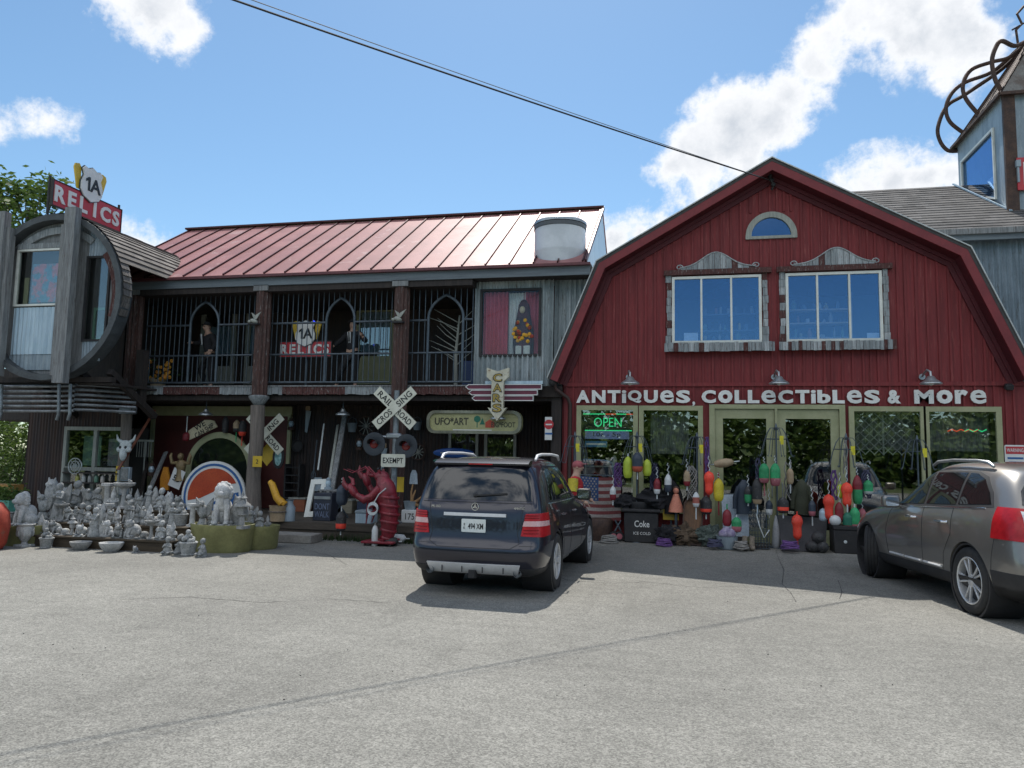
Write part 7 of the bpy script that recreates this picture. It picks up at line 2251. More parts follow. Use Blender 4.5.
# ---- balcony
relics_c = P(302, 336, .35)
bs2 = thing('balcony_sign', 'small RELICS sign with 1A shield behind the balcony bars', 'sign', (relics_c.x, .35, 3.36))
xa_, xb_, za, zb = px_rect(281, 332, 342, 357, .35)
relics(bs2, ((xa_ + xb_) / 2, .35, (za + zb) / 2), (1, 0, 0), xb_ - xa_, zb - za, .60)
MB().cyl(((xa_ + xb_) / 2, .40, 3.36), ((xa_ + xb_) / 2, .40, zb), .03).build('stand', m_iron, bs2)
m_glow = mat('blue_bulb', (.03, .05, .5), rough=.3, emit=(.05, .08, 1), estr=1.2)
q = P(314, 322, .3)
MB().ball((q.x, .28, q.z), .035).build('blue_lamp', m_glow, bs2)
m_skin = mat('painted_skin', (.48, .30, .22), (.42, .26, .19), scale=5, rough=.6, fine=.08)
m_suit = mat('black_suit_cloth', (.013, .013, .016), (.02, .02, .023), scale=8, rough=.9, fine=.15)
def hand(mb, w, d, up, s):
    """palm and five bent fingers, w wrist, d pointing direction"""
    w, d, up = Vector(w), Vector(d).normalized(), Vector(up).normalized()
    side = d.cross(up).normalized() * s
    mb.ball(w + d * .045, (.04, .04, .05), 8, 6, d.to_track_quat('Z', 'Y').to_matrix())
    for k, L in enumerate((.068, .078, .072, .056)):
        b = w + d * .075 + side * (.03 - .02 * k)
        mb.tube([b, b + d * L * .55 - up * .006, b + d * L - up * .025], [.010, .009, .006], 6)
    b = w + d * .03 + side * .035
    mb.tube([b, b + side * .025 + d * .02, b + side * .03 + d * .055], [.012, .010, .007], 6)
def figure(name, label, cat, loc, rz, H, pose, skin, top, bottom, shoe, extra):
    """standing figure: one continuous body, clothes as its children; pose gives elbow and wrist points per side in body units of H"""
    t = thing(name, label, cat, loc, rz)
    S = lambda x, y, z: Vector((x * H, y * H, z * H))
    lean = pose.get('lean', 0)
    L = lambda x, y, z: S(x + 0, y - lean * max(0, z - .5), z)
    J = [L(0, 0, .52), L(0, -.005, .62), L(0, 0, .72), L(0, .005, .80), L(0, 0, .855), L(0, -.012, .90), L(0, -.012, .965)]
    rr = [.085, .075, .09, .07, .034, .052, .050]
    E = [(0, 1), (1, 2), (2, 3), (3, 4), (4, 5), (5, 6)]
    for s in (-1, 1):
        k = len(J)
        kn = pose.get('knee%d' % s, (s * .06, -.01, .28))
        an = pose.get('ankle%d' % s, (s * .065, .01, .04))
        J += [L(s * .055, 0, .48), S(*kn), S(*an), S(an[0], an[1] - .085, .018)]
        rr += [.062, .042, .026, .022]
        E += [(0, k), (k, k + 1), (k + 1, k + 2), (k + 2, k + 3)]
    ws = {}
    for s in (-1, 1):
        k = len(J)
        el, wr = pose['elbow%d' % s], pose['wrist%d' % s]
        J += [L(s * .105, .005, .80), L(*el), L(*wr)]
        rr += [.042, .030, .021]
        E += [(3, k), (k, k + 1), (k + 1, k + 2)]
        ws[s] = (L(*el), L(*wr))
    mb = MB().addmesh(skin_mesh(J, E, [r * H for r in rr], 1))
    for s in (-1, 1):
        e_, w_ = ws[s]
        hand(mb, w_, (w_ - e_), (0, -.3, 1), s)
    hd = L(0, -.012, .935)
    mb.ball(hd, (.046 * H, .056 * H, .066 * H), 16, 12)
    mb.ball(hd + S(0, -.055, -.008), (.010 * H, .016 * H, .014 * H), 8, 6)
    mb.ball(hd + S(0, -.050, -.032), (.020 * H, .008 * H, .006 * H), 8, 6)
    for s in (-1, 1):
        mb.ball(hd + S(s * .046, .004, -.004), (.008 * H, .014 * H, .018 * H), 8, 6)
    body = mb.build('body', skin, t, angle=80, local=True)
    for s in (-1, 1):
        MB().ball(hd + S(s * .018, -.050, .006), (.007 * H, .005 * H, .005 * H), 8, 6).build('eye', m_black, t, local=True)
    # clothes: shells round the same joints
    Jt, Et, rt = [J[0] + S(0, 0, .0), J[1], J[2], J[3]], [(0, 1), (1, 2), (2, 3)], [.098, .088, .102, .082]
    for s in (-1, 1):
        k = len(Jt)
        i0 = 7 + 8 + (0 if s < 0 else 3)
        sl = pose.get('sleeve', 1.0)
        Jt += [J[i0], J[i0 + 1], J[i0 + 1] + (J[i0 + 2] - J[i0 + 1]) * (.85 * sl)]
        rt += [.052, .041, .034]
        Et += [(3, k), (k, k + 1), (k + 1, k + 2)]
    MB().addmesh(skin_mesh(Jt, Et, [r * H for r in rt], 1)).build('jacket' if sl == 1.0 else 'shirt', top, t, angle=80, local=True)
    Jb, Eb, rb_ = [J[0] + S(0, 0, .01)], [], [.097]
    for k0 in (7, 11):
        k = len(Jb)
        Jb += [J[k0], J[k0 + 1], J[k0 + 2] + S(0, 0, .02)]
        rb_ += [.073, .054, .042]
        Eb += [(0, k), (k, k + 1), (k + 1, k + 2)]
    MB().addmesh(skin_mesh(Jb, Eb, [r * H for r in rb_], 1)).build('trousers', bottom, t, angle=80, local=True)
    for k0 in (7, 11):
        a = J[k0 + 3]
        MB().ball(a + S(0, .03, .004), (.030 * H, .068 * H, .026 * H), 12, 8).build('shoe', shoe, t, local=True)
    extra(t, hd, H, S)
    return t
def hatted(t, hd, H, S):
    MB().lathe([(0, .026 * H), (.082 * H, .026 * H), (.084 * H, .031 * H), (.054 * H, .034 * H), (.050 * H, .075 * H), (.03 * H, .085 * H), (0, .08 * H)], 20, Matrix.Translation(hd) @ Matrix.Rotation(R_(-6), 4, 'X')).build('hat', m_suit, t, local=True)
    MB().prism([(-.028 * H, 0), (.028 * H, 0), (.016 * H, -.16 * H), (-.016 * H, -.16 * H)][::-1], hd + S(0, -.088, -.115), (1, 0, 0), (0, -.16, 1), depth=.012 * H).build('shirt_front', m_wht, t, local=True)
    MB().prism([(-.007 * H, 0), (.007 * H, 0), (.011 * H, -.13 * H), (0, -.15 * H), (-.011 * H, -.13 * H)][::-1], hd + S(0, -.102, -.118), (1, 0, 0), (0, -.16, 1), depth=.008 * H).build('tie', m_black, t, local=True)
q1, q2 = P(207, 380, .55), P(346, 380, .5)
figure('suited_mannequin', 'dark-suited hatted mannequin at the left balcony arch, one arm out', 'mannequin', (q1.x + .05, .55, 3.36), R_(-28), 1.66,
       {'elbow-1': (-.20, -.05, .70), 'wrist-1': (-.33, -.10, .72), 'elbow1': (.16, .02, .66), 'wrist1': (.17, -.08, .54), 'knee-1': (-.11, -.08, .29), 'ankle-1': (-.15, .03, .04), 'lean': .15}, m_skin, m_suit, m_suit, m_black, hatted)
figure('suited_mannequin', 'dark-suited hatted mannequin right of the balcony RELICS sign', 'mannequin', (q2.x + .12, .55, 3.36), R_(-10), 1.66,
       {'elbow-1': (-.20, -.06, .68), 'wrist-1': (-.26, -.14, .60), 'elbow1': (.22, .02, .68), 'wrist1': (.19, -.05, .76), 'knee-1': (-.14, -.06, .28), 'ankle-1': (-.26, .0, .04)}, m_skin, m_suit, m_suit, m_black, hatted)
# potted yellow flowers on the balcony
q = P(165, 378, .45)
fp = thing('flower_pot', 'yellow flowers in pots behind the left balcony bars', 'flowers', (q.x, .45, 3.36))
mb, mb2 = MB(), MB()
for k in range(9):
    leaves(mb, (q.x + rnd.uniform(-.5, .6), .45 + rnd.uniform(-.15, .2), 3.65 + rnd.uniform(0, .45)), .3, 24, .055)
for k in range(34):
    c = Vector((q.x + rnd.uniform(-.5, .25), .38 + rnd.uniform(-.15, .1), 3.58 + rnd.uniform(0, .5)))
    mb2.ball(c, (.05, .03, .05), 7, 5)
MB().lathe([(0, 0), (.16, 0), (.2, .22), (.21, .25), (.17, .25), (0, .2)], 16, Matrix.Translation((q.x - .2, .45, 3.36))).build('pot', m_tan, fp)
mb.build('foliage', m_leafd, fp, smooth=False)
mb2.build('blossoms', mat('golden_petals', (.62, .33, .03), (.55, .20, .03), scale=9, rough=.7), fp)
# twiggy dry tree in the right bay
q = P(456, 380, .6)
mb = MB().tube([(q.x, .6, 3.36), (q.x - .02, .6, 4.2), (q.x + .05, .6, 5.1)], [.05, .04, .02], 8)
for k in range(14):
    z = 3.9 + .08 * k
    s = -1 if k % 3 else 1
    L = rnd.uniform(.3, .75)
    mb.tube([(q.x, .6, z), (q.x + s * L * .5, .58 + rnd.uniform(-.1, .1), z + .16), (q.x + s * L, .58, z + rnd.uniform(.2, .4))], [.014, .010, .005], 5)
solo(mb, 'dry_branch', 'bare pale branch standing in the right balcony bay', 'branch', m_wframe)
q = P(472, 372, .6)
solo(MB().b2(q.x - .22, q.x + .2, .5, .9, 3.36, 4.0, .02), 'blue_bin', 'dark blue bin in the right corner of the balcony', 'bin', mat('deep_blue_bin', (.015, .04, .13), rough=.5))
# sea birds on the posts, white mask
def bird(px, py, label):
    q = P(px, py, -.45)
    mb = MB().ball(q, (.10, .07, .055), rot=Matrix.Rotation(.35, 3, 'Y')).ball(q + Vector((-.11, -.01, -.01)), (.045, .04, .04))
    w = MB().prism([(0, 0), (.08, .02), (.20, .20), (.06, .12)], q + Vector((-.0, -.02, .02)), depth=.014).prism([(0, 0), (-.05, .10), (-.09, .19), (.02, .12)], q + Vector((.0, .03, .02)), depth=.014)
    make('gull_ornament', label, 'ornament', [('body', mb, m_wframe), ('wings', w, m_wframe), ('perch', MB().b2(q.x - .13, q.x + .13, -.5, -.36, q.z - .09, q.z - .055), m_black)], 'white gull ornaments on the porch posts')
bird(254, 321, 'white gull ornament on the middle balcony post')
bird(398, 319, 'white gull ornament on the right balcony post')
# veiled figure with sunflowers in the dressed window
q = P(523, 354, .12)
vf = thing('veiled_mannequin', 'veiled figure holding sunflowers in the curtained window', 'mannequin', (q.x, .14, 4.06))
base = Vector((q.x, .13, 4.06))
MB().lathe([(.0, 0), (.22, 0), (.24, .3), (.22, .6), (.17, .85), (.14, 1.02), (.12, 1.16), (.06, 1.26), (0, 1.28)], 18, Matrix.Translation(base) @ Matrix.Diagonal((1, .42, 1, 1))).build('veil', mat('dark_plum_veil', (.035, .03, .045), (.08, .03, .045), scale=4, rough=.9), vf)
MB().ball(base + Vector((-.02, -.065, 1.03)), (.065, .05, .085)).build('face', mat('mannequin_cream', (.55, .47, .34), rough=.6), vf)
mb, mb2 = MB(), MB()
for k in range(46):
    c = base + Vector((rnd.uniform(-.25, .25), -.11 + rnd.uniform(-.03, .02), rnd.uniform(.30, .78)))
    if abs(c.x - base.x) < .30 - (c.z - base.z) * .18:
        (mb if k % 3 else mb2).ball(c, (.045, .02, .045), 8, 5)
mb.build('sunflowers', mat('sunflower_yellow', (.66, .36, .02), (.5, .25, .02), scale=12, rough=.7), vf)
mb2.build('red_blooms', mat('bouquet_red', (.42, .05, .02), (.05, .03, .02), scale=12, rough=.7), vf)
MB().b2(base.x - .16, base.x - .02, .03, .10, 4.07, 4.27, .01).b2(base.x + .02, base.x + .17, .03, .10, 4.07, 4.27, .01).build('pale_boxes', m_bone, vf)
# ================================================================== goods in front of and inside the barn
GB = gz(-.4)
# ---- inside the display windows
def neon(mb, txt, c, h, w):
    mb.text(txt, c, h=h, w=w, depth=.01, bold=-.005)
a, b = DW[0]
m_neong = mat('green_neon_tube', (.02, .3, .12), rough=.3, emit=(.05, .9, .35), estr=.55)
m_neonr = mat('red_neon_tube', (.4, .05, .03), rough=.3, emit=(1, .12, .05), estr=.45)
zc = P(605, 425, .15).z
mb = MB().tube([(a + .06, .16, zc + .24), (a + .55, .16, zc + .24)], .012, 6).tube([(a + .78, .16, zc + .24), (b - .2, .16, zc + .24)], .012, 6).tube([(a + .1, .16, zc - .12), (b - .08, .16, zc - .12)], .012, 6)
mr_ = MB().tube([(a + .55, .16, zc + .24), (a + .78, .16, zc + .24)], .012, 6).tube([(b - .2, .16, zc + .24), (b - .06, .16, zc + .24)], .012, 6)
tx = MB()
neon(tx, 'OPEN', ((a + b) / 2, .15, zc + .06), .20, .60)
make('neon_sign', 'green neon OPEN sign at the top of the left window', 'sign', [('tube_lines', mb, m_neong), ('red_tube', mr_, m_neonr), ('lettering', tx, m_neong), ('backing', MB().b2(a + .04, b - .04, .19, .21, zc - .2, zc + .32), m_black)])
xa_, xb_, za, zb = px_rect(585, 629, 431, 439, .12)
make('hours_banner', 'pale blue banner reading 10a - 5p in the left window', 'banner', [('cloth', MB().b2(xa_, xb_, .12, .13, za, zb), mat('pale_blue_banner', (.34, .38, .70), (.30, .34, .62), scale=2, rough=.6)), ('lettering', MB().text('10a - 5p', ((xa_ + xb_) / 2, .118, (za + zb) / 2), h=(zb - za) * .68, w=(xb_ - xa_) * .62, depth=.003), m_signblack)])
xa_, xb_, za, zb = px_rect(585, 607, 441, 447, .14)
make('blue_placard', 'blue placard under the hours banner', 'placard', [('board', MB().b2(xa_, xb_, .14, .15, za, zb), mat('placard_blue', (.06, .22, .42), rough=.5)), ('pale_line', MB().b2(xa_ + .03, xb_ - .03, .135, .139, (za + zb) / 2 - .02, (za + zb) / 2 + .02), m_signwhite)])
GC = [((.42, .40, .34), 'cream'), ((.10, .16, .24), 'blue'), ((.28, .10, .06), 'rust'), ((.12, .20, .10), 'green'), ((.30, .28, .26), 'grey'), ((.40, .28, .06), 'amber'), ((.06, .06, .07), 'black'), ((.5, .5, .5), 'white')]
GM = [(mat('shelf_goods_' + n_, c_, rough=.45), n_) for c_, n_ in GC]
def goods_shelf(label, x0, x1, y, zs, dens, mshelf, where, back=True):
    t = thing('goods_shelf', label, 'shelf', ((x0 + x1) / 2, y, zs[0] - .05), 0, 'goods shelves inside the windows')
    for z in zs:
        MB().b2(x0, x1, y - .12, y + .14, z - .03, z).build('shelf_board', mshelf, t)
    mb = MB().b2(x0 - .03, x0, y - .12, y + .14, zs[0] - .25, zs[-1] + .35).b2(x1, x1 + .03, y - .12, y + .14, zs[0] - .25, zs[-1] + .35)
    mb.build('upright', mshelf, t)
    for si, z in enumerate(zs):
        x, i = x0 + .06, 0
        while x < x1 - .08:
            w = rnd.uniform(.05, .12)
            h = rnd.uniform(.08, .24)
            m_, cn = GM[rnd.randrange(len(GM))]
            mb = MB()
            kind = rnd.choice(('jar', 'book', 'vase', 'box'))
            if kind == 'jar':
                mb.lathe([(0, 0), (w * .45, 0), (w * .5, .02), (w * .5, h * .7), (w * .3, h * .85), (w * .3, h), (0, h)], 12, Matrix.Translation((x, y, z)))
            elif kind == 'vase':
                mb.lathe([(0, 0), (w * .28, 0), (w * .5, h * .35), (w * .42, h * .6), (w * .18, h * .8), (w * .26, h), (0, h * .97)], 12, Matrix.Translation((x, y, z)))
            else:
                mb.box((x, y, z + h * .4), (w * .8, .12, h * .8), None, .006)
            kn = {'jar': 'jar', 'book': 'box', 'vase': 'vase', 'box': 'box'}[kind]
            solo(mb, kn, f'{cn} {kn} on the {("lowest", "middle", "top", "highest")[min(si, 3)]} shelf {where}, {ORD[min(i, 19)]} from the left', kn, m_, 'goods on the window shelves')
            i += 1
            x += w + rnd.uniform(.03, .14)
    return t
goods_shelf('shelf of small goods behind the OPEN sign window', DW[0][0] + .1, DW[0][1] - .1, .55, (1.25, 1.62), 1, m_wframe, 'behind the OPEN sign window')
goods_shelf('pale wooden shelves in the right upper window', UW[1][0] + .05, UW[1][1] - .50, .55, (4.42, 4.74, 5.03), 1, mat('pale_pine_shelf', (.48, .36, .26), (.40, .30, .20), scale=3, stretch=(1, 6, 6), rough=.6), 'in the right upper window')
goods_shelf('dark shelves of small wares in the left upper window', UW[0][0] + .65, UW[0][1] - .05, .6, (4.40, 4.62, 4.98), 1, m_iron, 'in the left upper window')
xa_, xb_, za, zb = px_rect(684, 698, 333, 342, .1)
solo(MB().b2(xa_, xb_, .08, .10, za, zb), 'window_card', 'pale card in the lower corner of the left upper window', 'card', m_signwhite)
xa_, xb_, za, zb = px_rect(867, 879, 333, 342, .1)
solo(MB().b2(xa_, xb_, .08, .10, za, zb), 'window_card', 'pale card in the lower corner of the right upper window', 'card', m_signwhite)
# lace and lattice hangings
m_lace = mat('grey_lace', (.20, .21, .22), (.11, .115, .12), scale=9, stretch=(3, 1, .4), rough=.9, fine=.3)
mb = MB()
curtain(mb, DW[1][0] + .18, DW[1][1] - .22, 1.9, 2.78, .2, 9, .02)
solo(mb, 'lace_curtain', 'grey lace curtain in the window left of the doors', 'curtain', m_lace, angle=80)
def lattice(x0, x1, z0, z1, y):
    mb = MB()
    st = .17
    k = -int((z1 - z0) / st) - 1
    while x0 + k * st < x1:
        for s in (1, -1):
            xs = x0 + k * st
            a0, a1 = (xs, z0), (xs + (z1 - z0), z1)
            if s < 0:
                a0, a1 = (x0 + x1 - a0[0], a0[1]), (x0 + x1 - a1[0], a1[1])
            def clip(p, q):
                t0, t1 = 0, 1
                dx = q[0] - p[0]
                for bnd, sg in ((x0, 1), (x1, -1)):
                    f0, f1 = sg * (p[0] - bnd), sg * (q[0] - bnd)
                    if f0 < 0 and f1 < 0:
                        return None
                    if f0 < 0:
                        t0 = max(t0, f0 / (f0 - f1))
                    if f1 < 0:
                        t1 = min(t1, f0 / (f0 - f1))
                return (t0, t1) if t1 > t0 else None
            c = clip(a0, a1)
            if c:
                f = lambda t: (a0[0] + (a1[0] - a0[0]) * t, y + .008 * s, a0[1] + (a1[1] - a0[1]) * t)
                mb.bar(f(c[0]), f(c[1]), .018, .008, up=(0, 1, 0))
        k += 1
    mb.b2(x0, x1, y - .02, y + .02, z1, z1 + .02).b2((x0 + x1) / 2 - .015, (x0 + x1) / 2 + .015, y - .018, y + .018, z0, z1)
    return mb
m_lat = mat('pale_grey_lattice', (.30, .32, .31), rough=.7)
solo(lattice(DW[2][0] + .1, DW[2][1] - .16, 1.95, 2.80, .16), 'lattice_panel', 'diamond lattice panel inside the window right of the doors', 'lattice', m_lat)
mb = MB()
curtain(mb, DW[2][0] + .05, DW[2][1] - .05, 2.05, 2.84, .26, 10, .02)
solo(mb, 'lace_curtain', 'grey lace curtain behind the diamond lattice', 'curtain', m_lace, angle=80)
mb = MB()
curtain(mb, DW[3][0] + .05, DW[3][1] - .05, 2.05, 2.84, .26, 10, .02)
solo(mb, 'lace_curtain', 'grey lace curtain in the rightmost window with the small neon', 'curtain', m_lace, angle=80)
xq = px_rect(948, 988, 428, 434, .1)
make('neon_sign', 'small red and green neon strip in the rightmost window', 'sign', [('red_part', MB().tube([(xq[0] + .08 * k, .12, xq[2] + .05 + .04 * (k % 2)) for k in range(8)], .012, 6), m_neonr), ('green_part', MB().tube([(xq[1] - .42 + .08 * k, .12, xq[2] + .05 + .04 * (k % 2)) for k in range(6)], .012, 6), m_neong)])
# ---- barn lamps
def barn_lamp(px, py, label):
    q = P(px, py, -.42)
    t = thing('barn_lamp', label, 'lamp', (q.x, -.045, q.z + .05), 0, 'gooseneck lamps over the lettering')
    sh = MB().lathe([(.03, .14), (.06, .13), (.10, .07), (.195, .0), (.20, -.02), (.19, -.02), (.08, .05), (0, .06)], 24, Matrix.Translation((q.x, -.42, q.z))).build('shade', m_alum, t)
    MB().ball((q.x, -.42, q.z), .05).build('bulb', m_signwhite, sh)
    MB().tube([(q.x, -.42, q.z + .13), (q.x, -.40, q.z + .22), (q.x - .03, -.30, q.z + .27), (q.x - .05, -.15, q.z + .20), (q.x - .05, -.05, q.z + .16)], .022, 8).build('arm', m_alum, t)
    MB().cyl((q.x - .05, -.075, q.z + .16), (q.x - .05, -.045, q.z + .16), .06).build('wall_plate', m_alum, t)
barn_lamp(630, 383, 'metal lamp above the letters of ANTIQUES')
barn_lamp(779, 383, 'metal lamp above the letters of COLLECTIBLES')
barn_lamp(931, 383, 'metal lamp above the word More')
q = P(1009, 387, -.12)
make('flood_lamp', 'small black floodlight at the right end of the lettering', 'lamp', [('head', MB().box(q, (.14, .12, .12), RX(20), .02), m_black), ('bracket', MB().cyl((q.x, -.05, q.z), (q.x, -.1, q.z), .03), m_black)])
# warning sign
xa_, xb_, za, zb = px_rect(1005, 1026, 445, 470, -.06)
cx, w, h = (xa_ + xb_) / 2, xb_ - xa_, zb - za
make('warning_sign', 'red and white WARNING sign on the barn wall above the grey SUV', 'sign', [('sign_board', MB().prism(rrect(w, h, .03, cx=cx, cy=(za + zb) / 2), (0, -.045, 0), depth=.012), m_signwhite,
     [('red_band', MB().prism(rect(xa_ + .02, xb_ - .02, zb - h * .36, zb - .03), (0, -.0575, 0), depth=.003), m_signred), ('heading', MB().text('WARNING', (cx, -.061, zb - h * .21), h=h * .15, w=w * .80, depth=.003, bold=.01), m_signwhite),
      ('rule_lines', MB().b2(cx - w * .38, cx + w * .38, -.060, -.058, zb - h * .57, zb - h * .49).b2(cx - w * .32, cx + w * .32, -.060, -.058, zb - h * .74, zb - h * .66), m_blue)])])
# ---- the flag
xa_, xb_, za, zb = px_rect(578, 621, 476, 520, -.22)
W_, H_ = xb_ - xa_, zb - za
def wavy(x0, x1, z0, z1, dy):
    n, m_ = 24, 4
    vs, fs = [], []
    for i in range(n + 1):
        x = x0 + (x1 - x0) * i / n
        for j in range(m_ + 1):
            z = z0 + (z1 - z0) * j / m_
            vs.append((x, -.22 + .025 * math.sin(x * 9) + .012 * math.sin(z * 8 + x * 3) - dy, z - .03 * math.sin((x - xa_) / W_ * PI)))
    for i in range(n):
        for j in range(m_):
            fs.append((i * (m_ + 1) + j, (i + 1) * (m_ + 1) + j, (i + 1) * (m_ + 1) + j + 1, i * (m_ + 1) + j + 1))
    return MB().add(vs, fs)
m_fr = mat('flag_red', (.20, .05, .05), (.16, .04, .04), scale=5, rough=.85)
m_fw = mat('flag_white', (.33, .29, .27), (.27, .24, .22), scale=5, rough=.85)
m_fb = mat('flag_blue', (.035, .075, .18), (.03, .06, .15), scale=5, rough=.85)
fred, fwht = MB(), MB()
for k in range(13):
    z1, z0 = zb - H_ * k / 13, zb - H_ * (k + 1) / 13
    x0 = xa_ + (W_ * .48 if k < 7 else 0)
    s_ = wavy(x0, xb_, z0, z1, 0)
    (fred if k % 2 == 0 else fwht).add(s_.v, s_.f)
stars = MB()
for r_ in range(9):
    for c_ in range(6 if r_ % 2 == 0 else 5):
        x = xa_ + W_ * .48 * ((c_ + .5 + (.5 if r_ % 2 else 0)) / 6.2)
        z = zb - H_ * 7 / 13 * ((r_ + .6) / 9.3)
        pts = []
        for k in range(10):
            a = PI / 2 + PI * k / 5
            q_ = .026 if k % 2 == 0 else .011
            pts.append((q_ * math.cos(a), q_ * math.sin(a)))
        stars.prism(pts, (x, -.22 + .025 * math.sin(x * 9) + .012 * math.sin(z * 8 + x * 3) - .006, z - .03 * math.sin((x - xa_) / W_ * PI)), depth=.002)
can = wavy(xa_, xa_ + W_ * .48, zb - H_ * 7 / 13, zb, 0)
make('flag', 'stars and stripes flag spread below the left window', 'flag', [('red_stripes', fred, m_fr), ('white_stripes', fwht, m_fw), ('canton', can, m_fb, [('stars', stars, m_fw)]), ('rod', MB().cyl((xa_ - .05, -.215, zb + .015), (xb_ + .05, -.215, zb + .015), .012), m_iron)])
# ---- cooler with black sacks
g = G(640, 541)
xa_, xb_ = P(624, 520, -.75).x, P(658, 520, -.75).x
zt = P(640, 509, -.75).z
cool = make('drinks_cooler', 'black drinks cooler lettered Coke ICE COLD below the second window', 'cooler', [('case', MB().b2(xa_, xb_, -.75, -.25, GB, zt - .07, .02), m_black), ('lid', MB().b2(xa_ - .05, xb_ + .05, -.79, -.22, zt - .068, zt, .02), m_black),
    ('lettering', MB().text('Coke', ((xa_ + xb_) / 2 + .02, -.7505, GB + (zt - GB) * .56), h=.13, w=.30, depth=.005, bold=.01).text('ICE COLD', ((xa_ + xb_) / 2 + .02, -.7505, GB + (zt - GB) * .28), h=.055, w=.34, depth=.005), m_letter)])
def sack(cx, cy, z, r_, label):
    mb = MB().lump((cx, cy, z + r_ * .55), (r_, r_ * .8, r_ * .62), .55, 2.4, r_ * 20, 26, 18)
    solo(mb, 'black_sack', label, 'sack', m_blackfab, 'black bags on the cooler')
sack(xa_ + .02, -.5, zt, .21, 'black bag on the left end of the cooler lid')
sack(xb_ - .10, -.5, zt, .30, 'larger black bag on the right end of the cooler lid')
solo(MB().lathe([(.0, 0), (.20, .0), (.23, .10), (.22, .14), (.18, .05), (0, .04)], 14, Matrix.Translation(((xa_ + xb_) / 2 - .04, -.5, zt))), 'black_pan', 'shallow black pan between the two bags on the cooler', 'pan', m_black)
TROL = []
for k, pxx in enumerate((615, 621)):
    g = G(pxx, 544)
    TROL += [('wheel', MB().lathe([(.05, -.025), (.09, -.025), (.10, 0), (.09, .025), (.05, .025)], 18, ax=((g.x, -.62, GB + .10), (0, -1, 0))), m_black, [('hub', MB().lathe([(0, -.02), (.06, -.02), (.06, .03), (0, .035)], 14, ax=((g.x, -.62, GB + .10), (0, -1, 0))), m_pnk)])]
mb = MB().tube([(P(615, 540, -.6).x, -.6, GB + .2), (P(621, 540, -.6).x, -.6, GB + .42)], .018, 6).tube([(P(621, 540, -.6).x, -.6, GB + .2), (P(615, 540, -.6).x, -.6, GB + .42)], .018, 6)
make('hand_trolley', 'small two-wheeled trolley with pink hubs at the cooler foot', 'trolley', [('frame', mb, m_iron)] + TROL)
solo(MB().lathe([(0, 0), (.22, 0), (.26, .25), (.26, .40), (.23, .44), (0, .44)], 20, Matrix.Translation((P(600, 540, -.5).x, -.5, GB))), 'rusty_drum', 'low rust-brown drum under the flag', 'drum', m_rust)
# ---- display racks: pole, hooped top with hooks, yellow tag
m_tag = mat('bright_yellow_tag', (.70, .62, .03), rough=.5)
def rack(px, top_py, Y, R, label):
    x, zt = P(px, top_py, Y).x, P(px, top_py, Y).z
    t = thing('display_rack', label, 'rack', (x, Y, GB), 0, 'hooped iron racks hung with floats')
    MB().cyl((x, Y, GB), (x, Y, zt), .016, None, 8).lathe([(0, 0), (.20, 0), (.19, .025), (.03, .04), (0, .04)], 18, Matrix.Translation((x, Y, GB))).lathe([(0, 0), (.03, .01), (.02, .05), (.01, .09), (0, .1)], 10, Matrix.Translation((x, Y, zt))).build('pole', m_iron, t)
    mb = MB()
    zr = zt - .22
    for k in range(8):
        a = 2 * PI * k / 8 + .2
        d = Vector((math.cos(a), math.sin(a) * .8, 0))
        pts = [Vector((x, Y, zt - .06)) + d * (R * u) + Vector((0, 0, .14 * math.sin(PI * u) - .46 * u * u)) for u in (0, .2, .4, .6, .8, 1)]
        mb.tube(pts, .0065, 5)
        e_ = pts[-1]
        mb.tube([e_, e_ + d * .03 + Vector((0, 0, -.05)), e_ + d * .06 + Vector((0, 0, -.02))], .007, 5)
    mb.tube([(x + R * .72 * math.cos(a), Y + R * .58 * math.sin(a), zt - .22) for a in [2 * PI * k / 24 for k in range(24)]], .008, 5, closed=True)
    mb.build('hoops', m_iron, t)
    MB().b2(x + .04, x + .115, Y - R * .6 - .01, Y - R * .6, zt - .33, zt - .16).build('price_tag', m_tag, t)
    return x, zt
rack(575, 436, -.65, .28, 'iron rack beside the person, left of the flag window')
rack(637, 436, -.55, .31, 'iron rack standing over the drinks cooler')
rack(697, 437, -.55, .29, 'iron rack by the brown board, left of the doors')
rack(776, 428, -.55, .30, 'iron rack in front of the door meeting line')
rack(846, 438, -.60, .33, 'iron rack crowded with orange and green floats by the right door')
rack(917, 440, -.55, .28, 'iron rack behind the grey SUV roof')
def bunch(px, py0, py1, Y, cols, label, w=.12, n=9):
    a, b = P(px, py0, Y), P(px, py1, Y)
    mb = MB()
    for k in range(n):
        x0 = a.x + rnd.uniform(-w, w) * .6
        pts = [(x0, Y + rnd.uniform(-.05, .05), a.z)]
        for j in range(1, 7):
            pts.append((a.x + w * math.sin(k * 1.9 + j * .9) * .8, Y + .05 * math.cos(k + j), a.z + (b.z - a.z) * j / 6))
        mb.tube(pts, .011, 5)
    solo(mb, 'rope_bunch', label, 'rope', cols, 'rope bunches hung on the racks')
m_purp = mat('purple_rope', (.16, .07, .24), (.10, .05, .17), scale=9, rough=.85)
m_brope = mat('dark_blue_rope', (.04, .045, .09), (.07, .07, .12), scale=9, rough=.85)
m_grope = mat('grey_rope', (.28, .27, .25), (.20, .19, .18), scale=9, rough=.9)
bunch(618, 463, 487, -.62, m_purp, 'purple rope bunch hung left of the lime float', .10)
bunch(654, 464, 490, -.60, m_brope, 'dark blue rope bunch hung right of the navy float', .10)
bunch(707, 437, 476, -.62, m_purp, 'long purple rope bunch left of the glass doors', .05, 6)
bunch(692, 466, 500, -.70, m_grope, 'grey rope bunch above the brown board', .12)
bunch(758, 458, 480, -.62, m_brope, 'dark blue rope bunch left of the green pink floats', .06, 6)
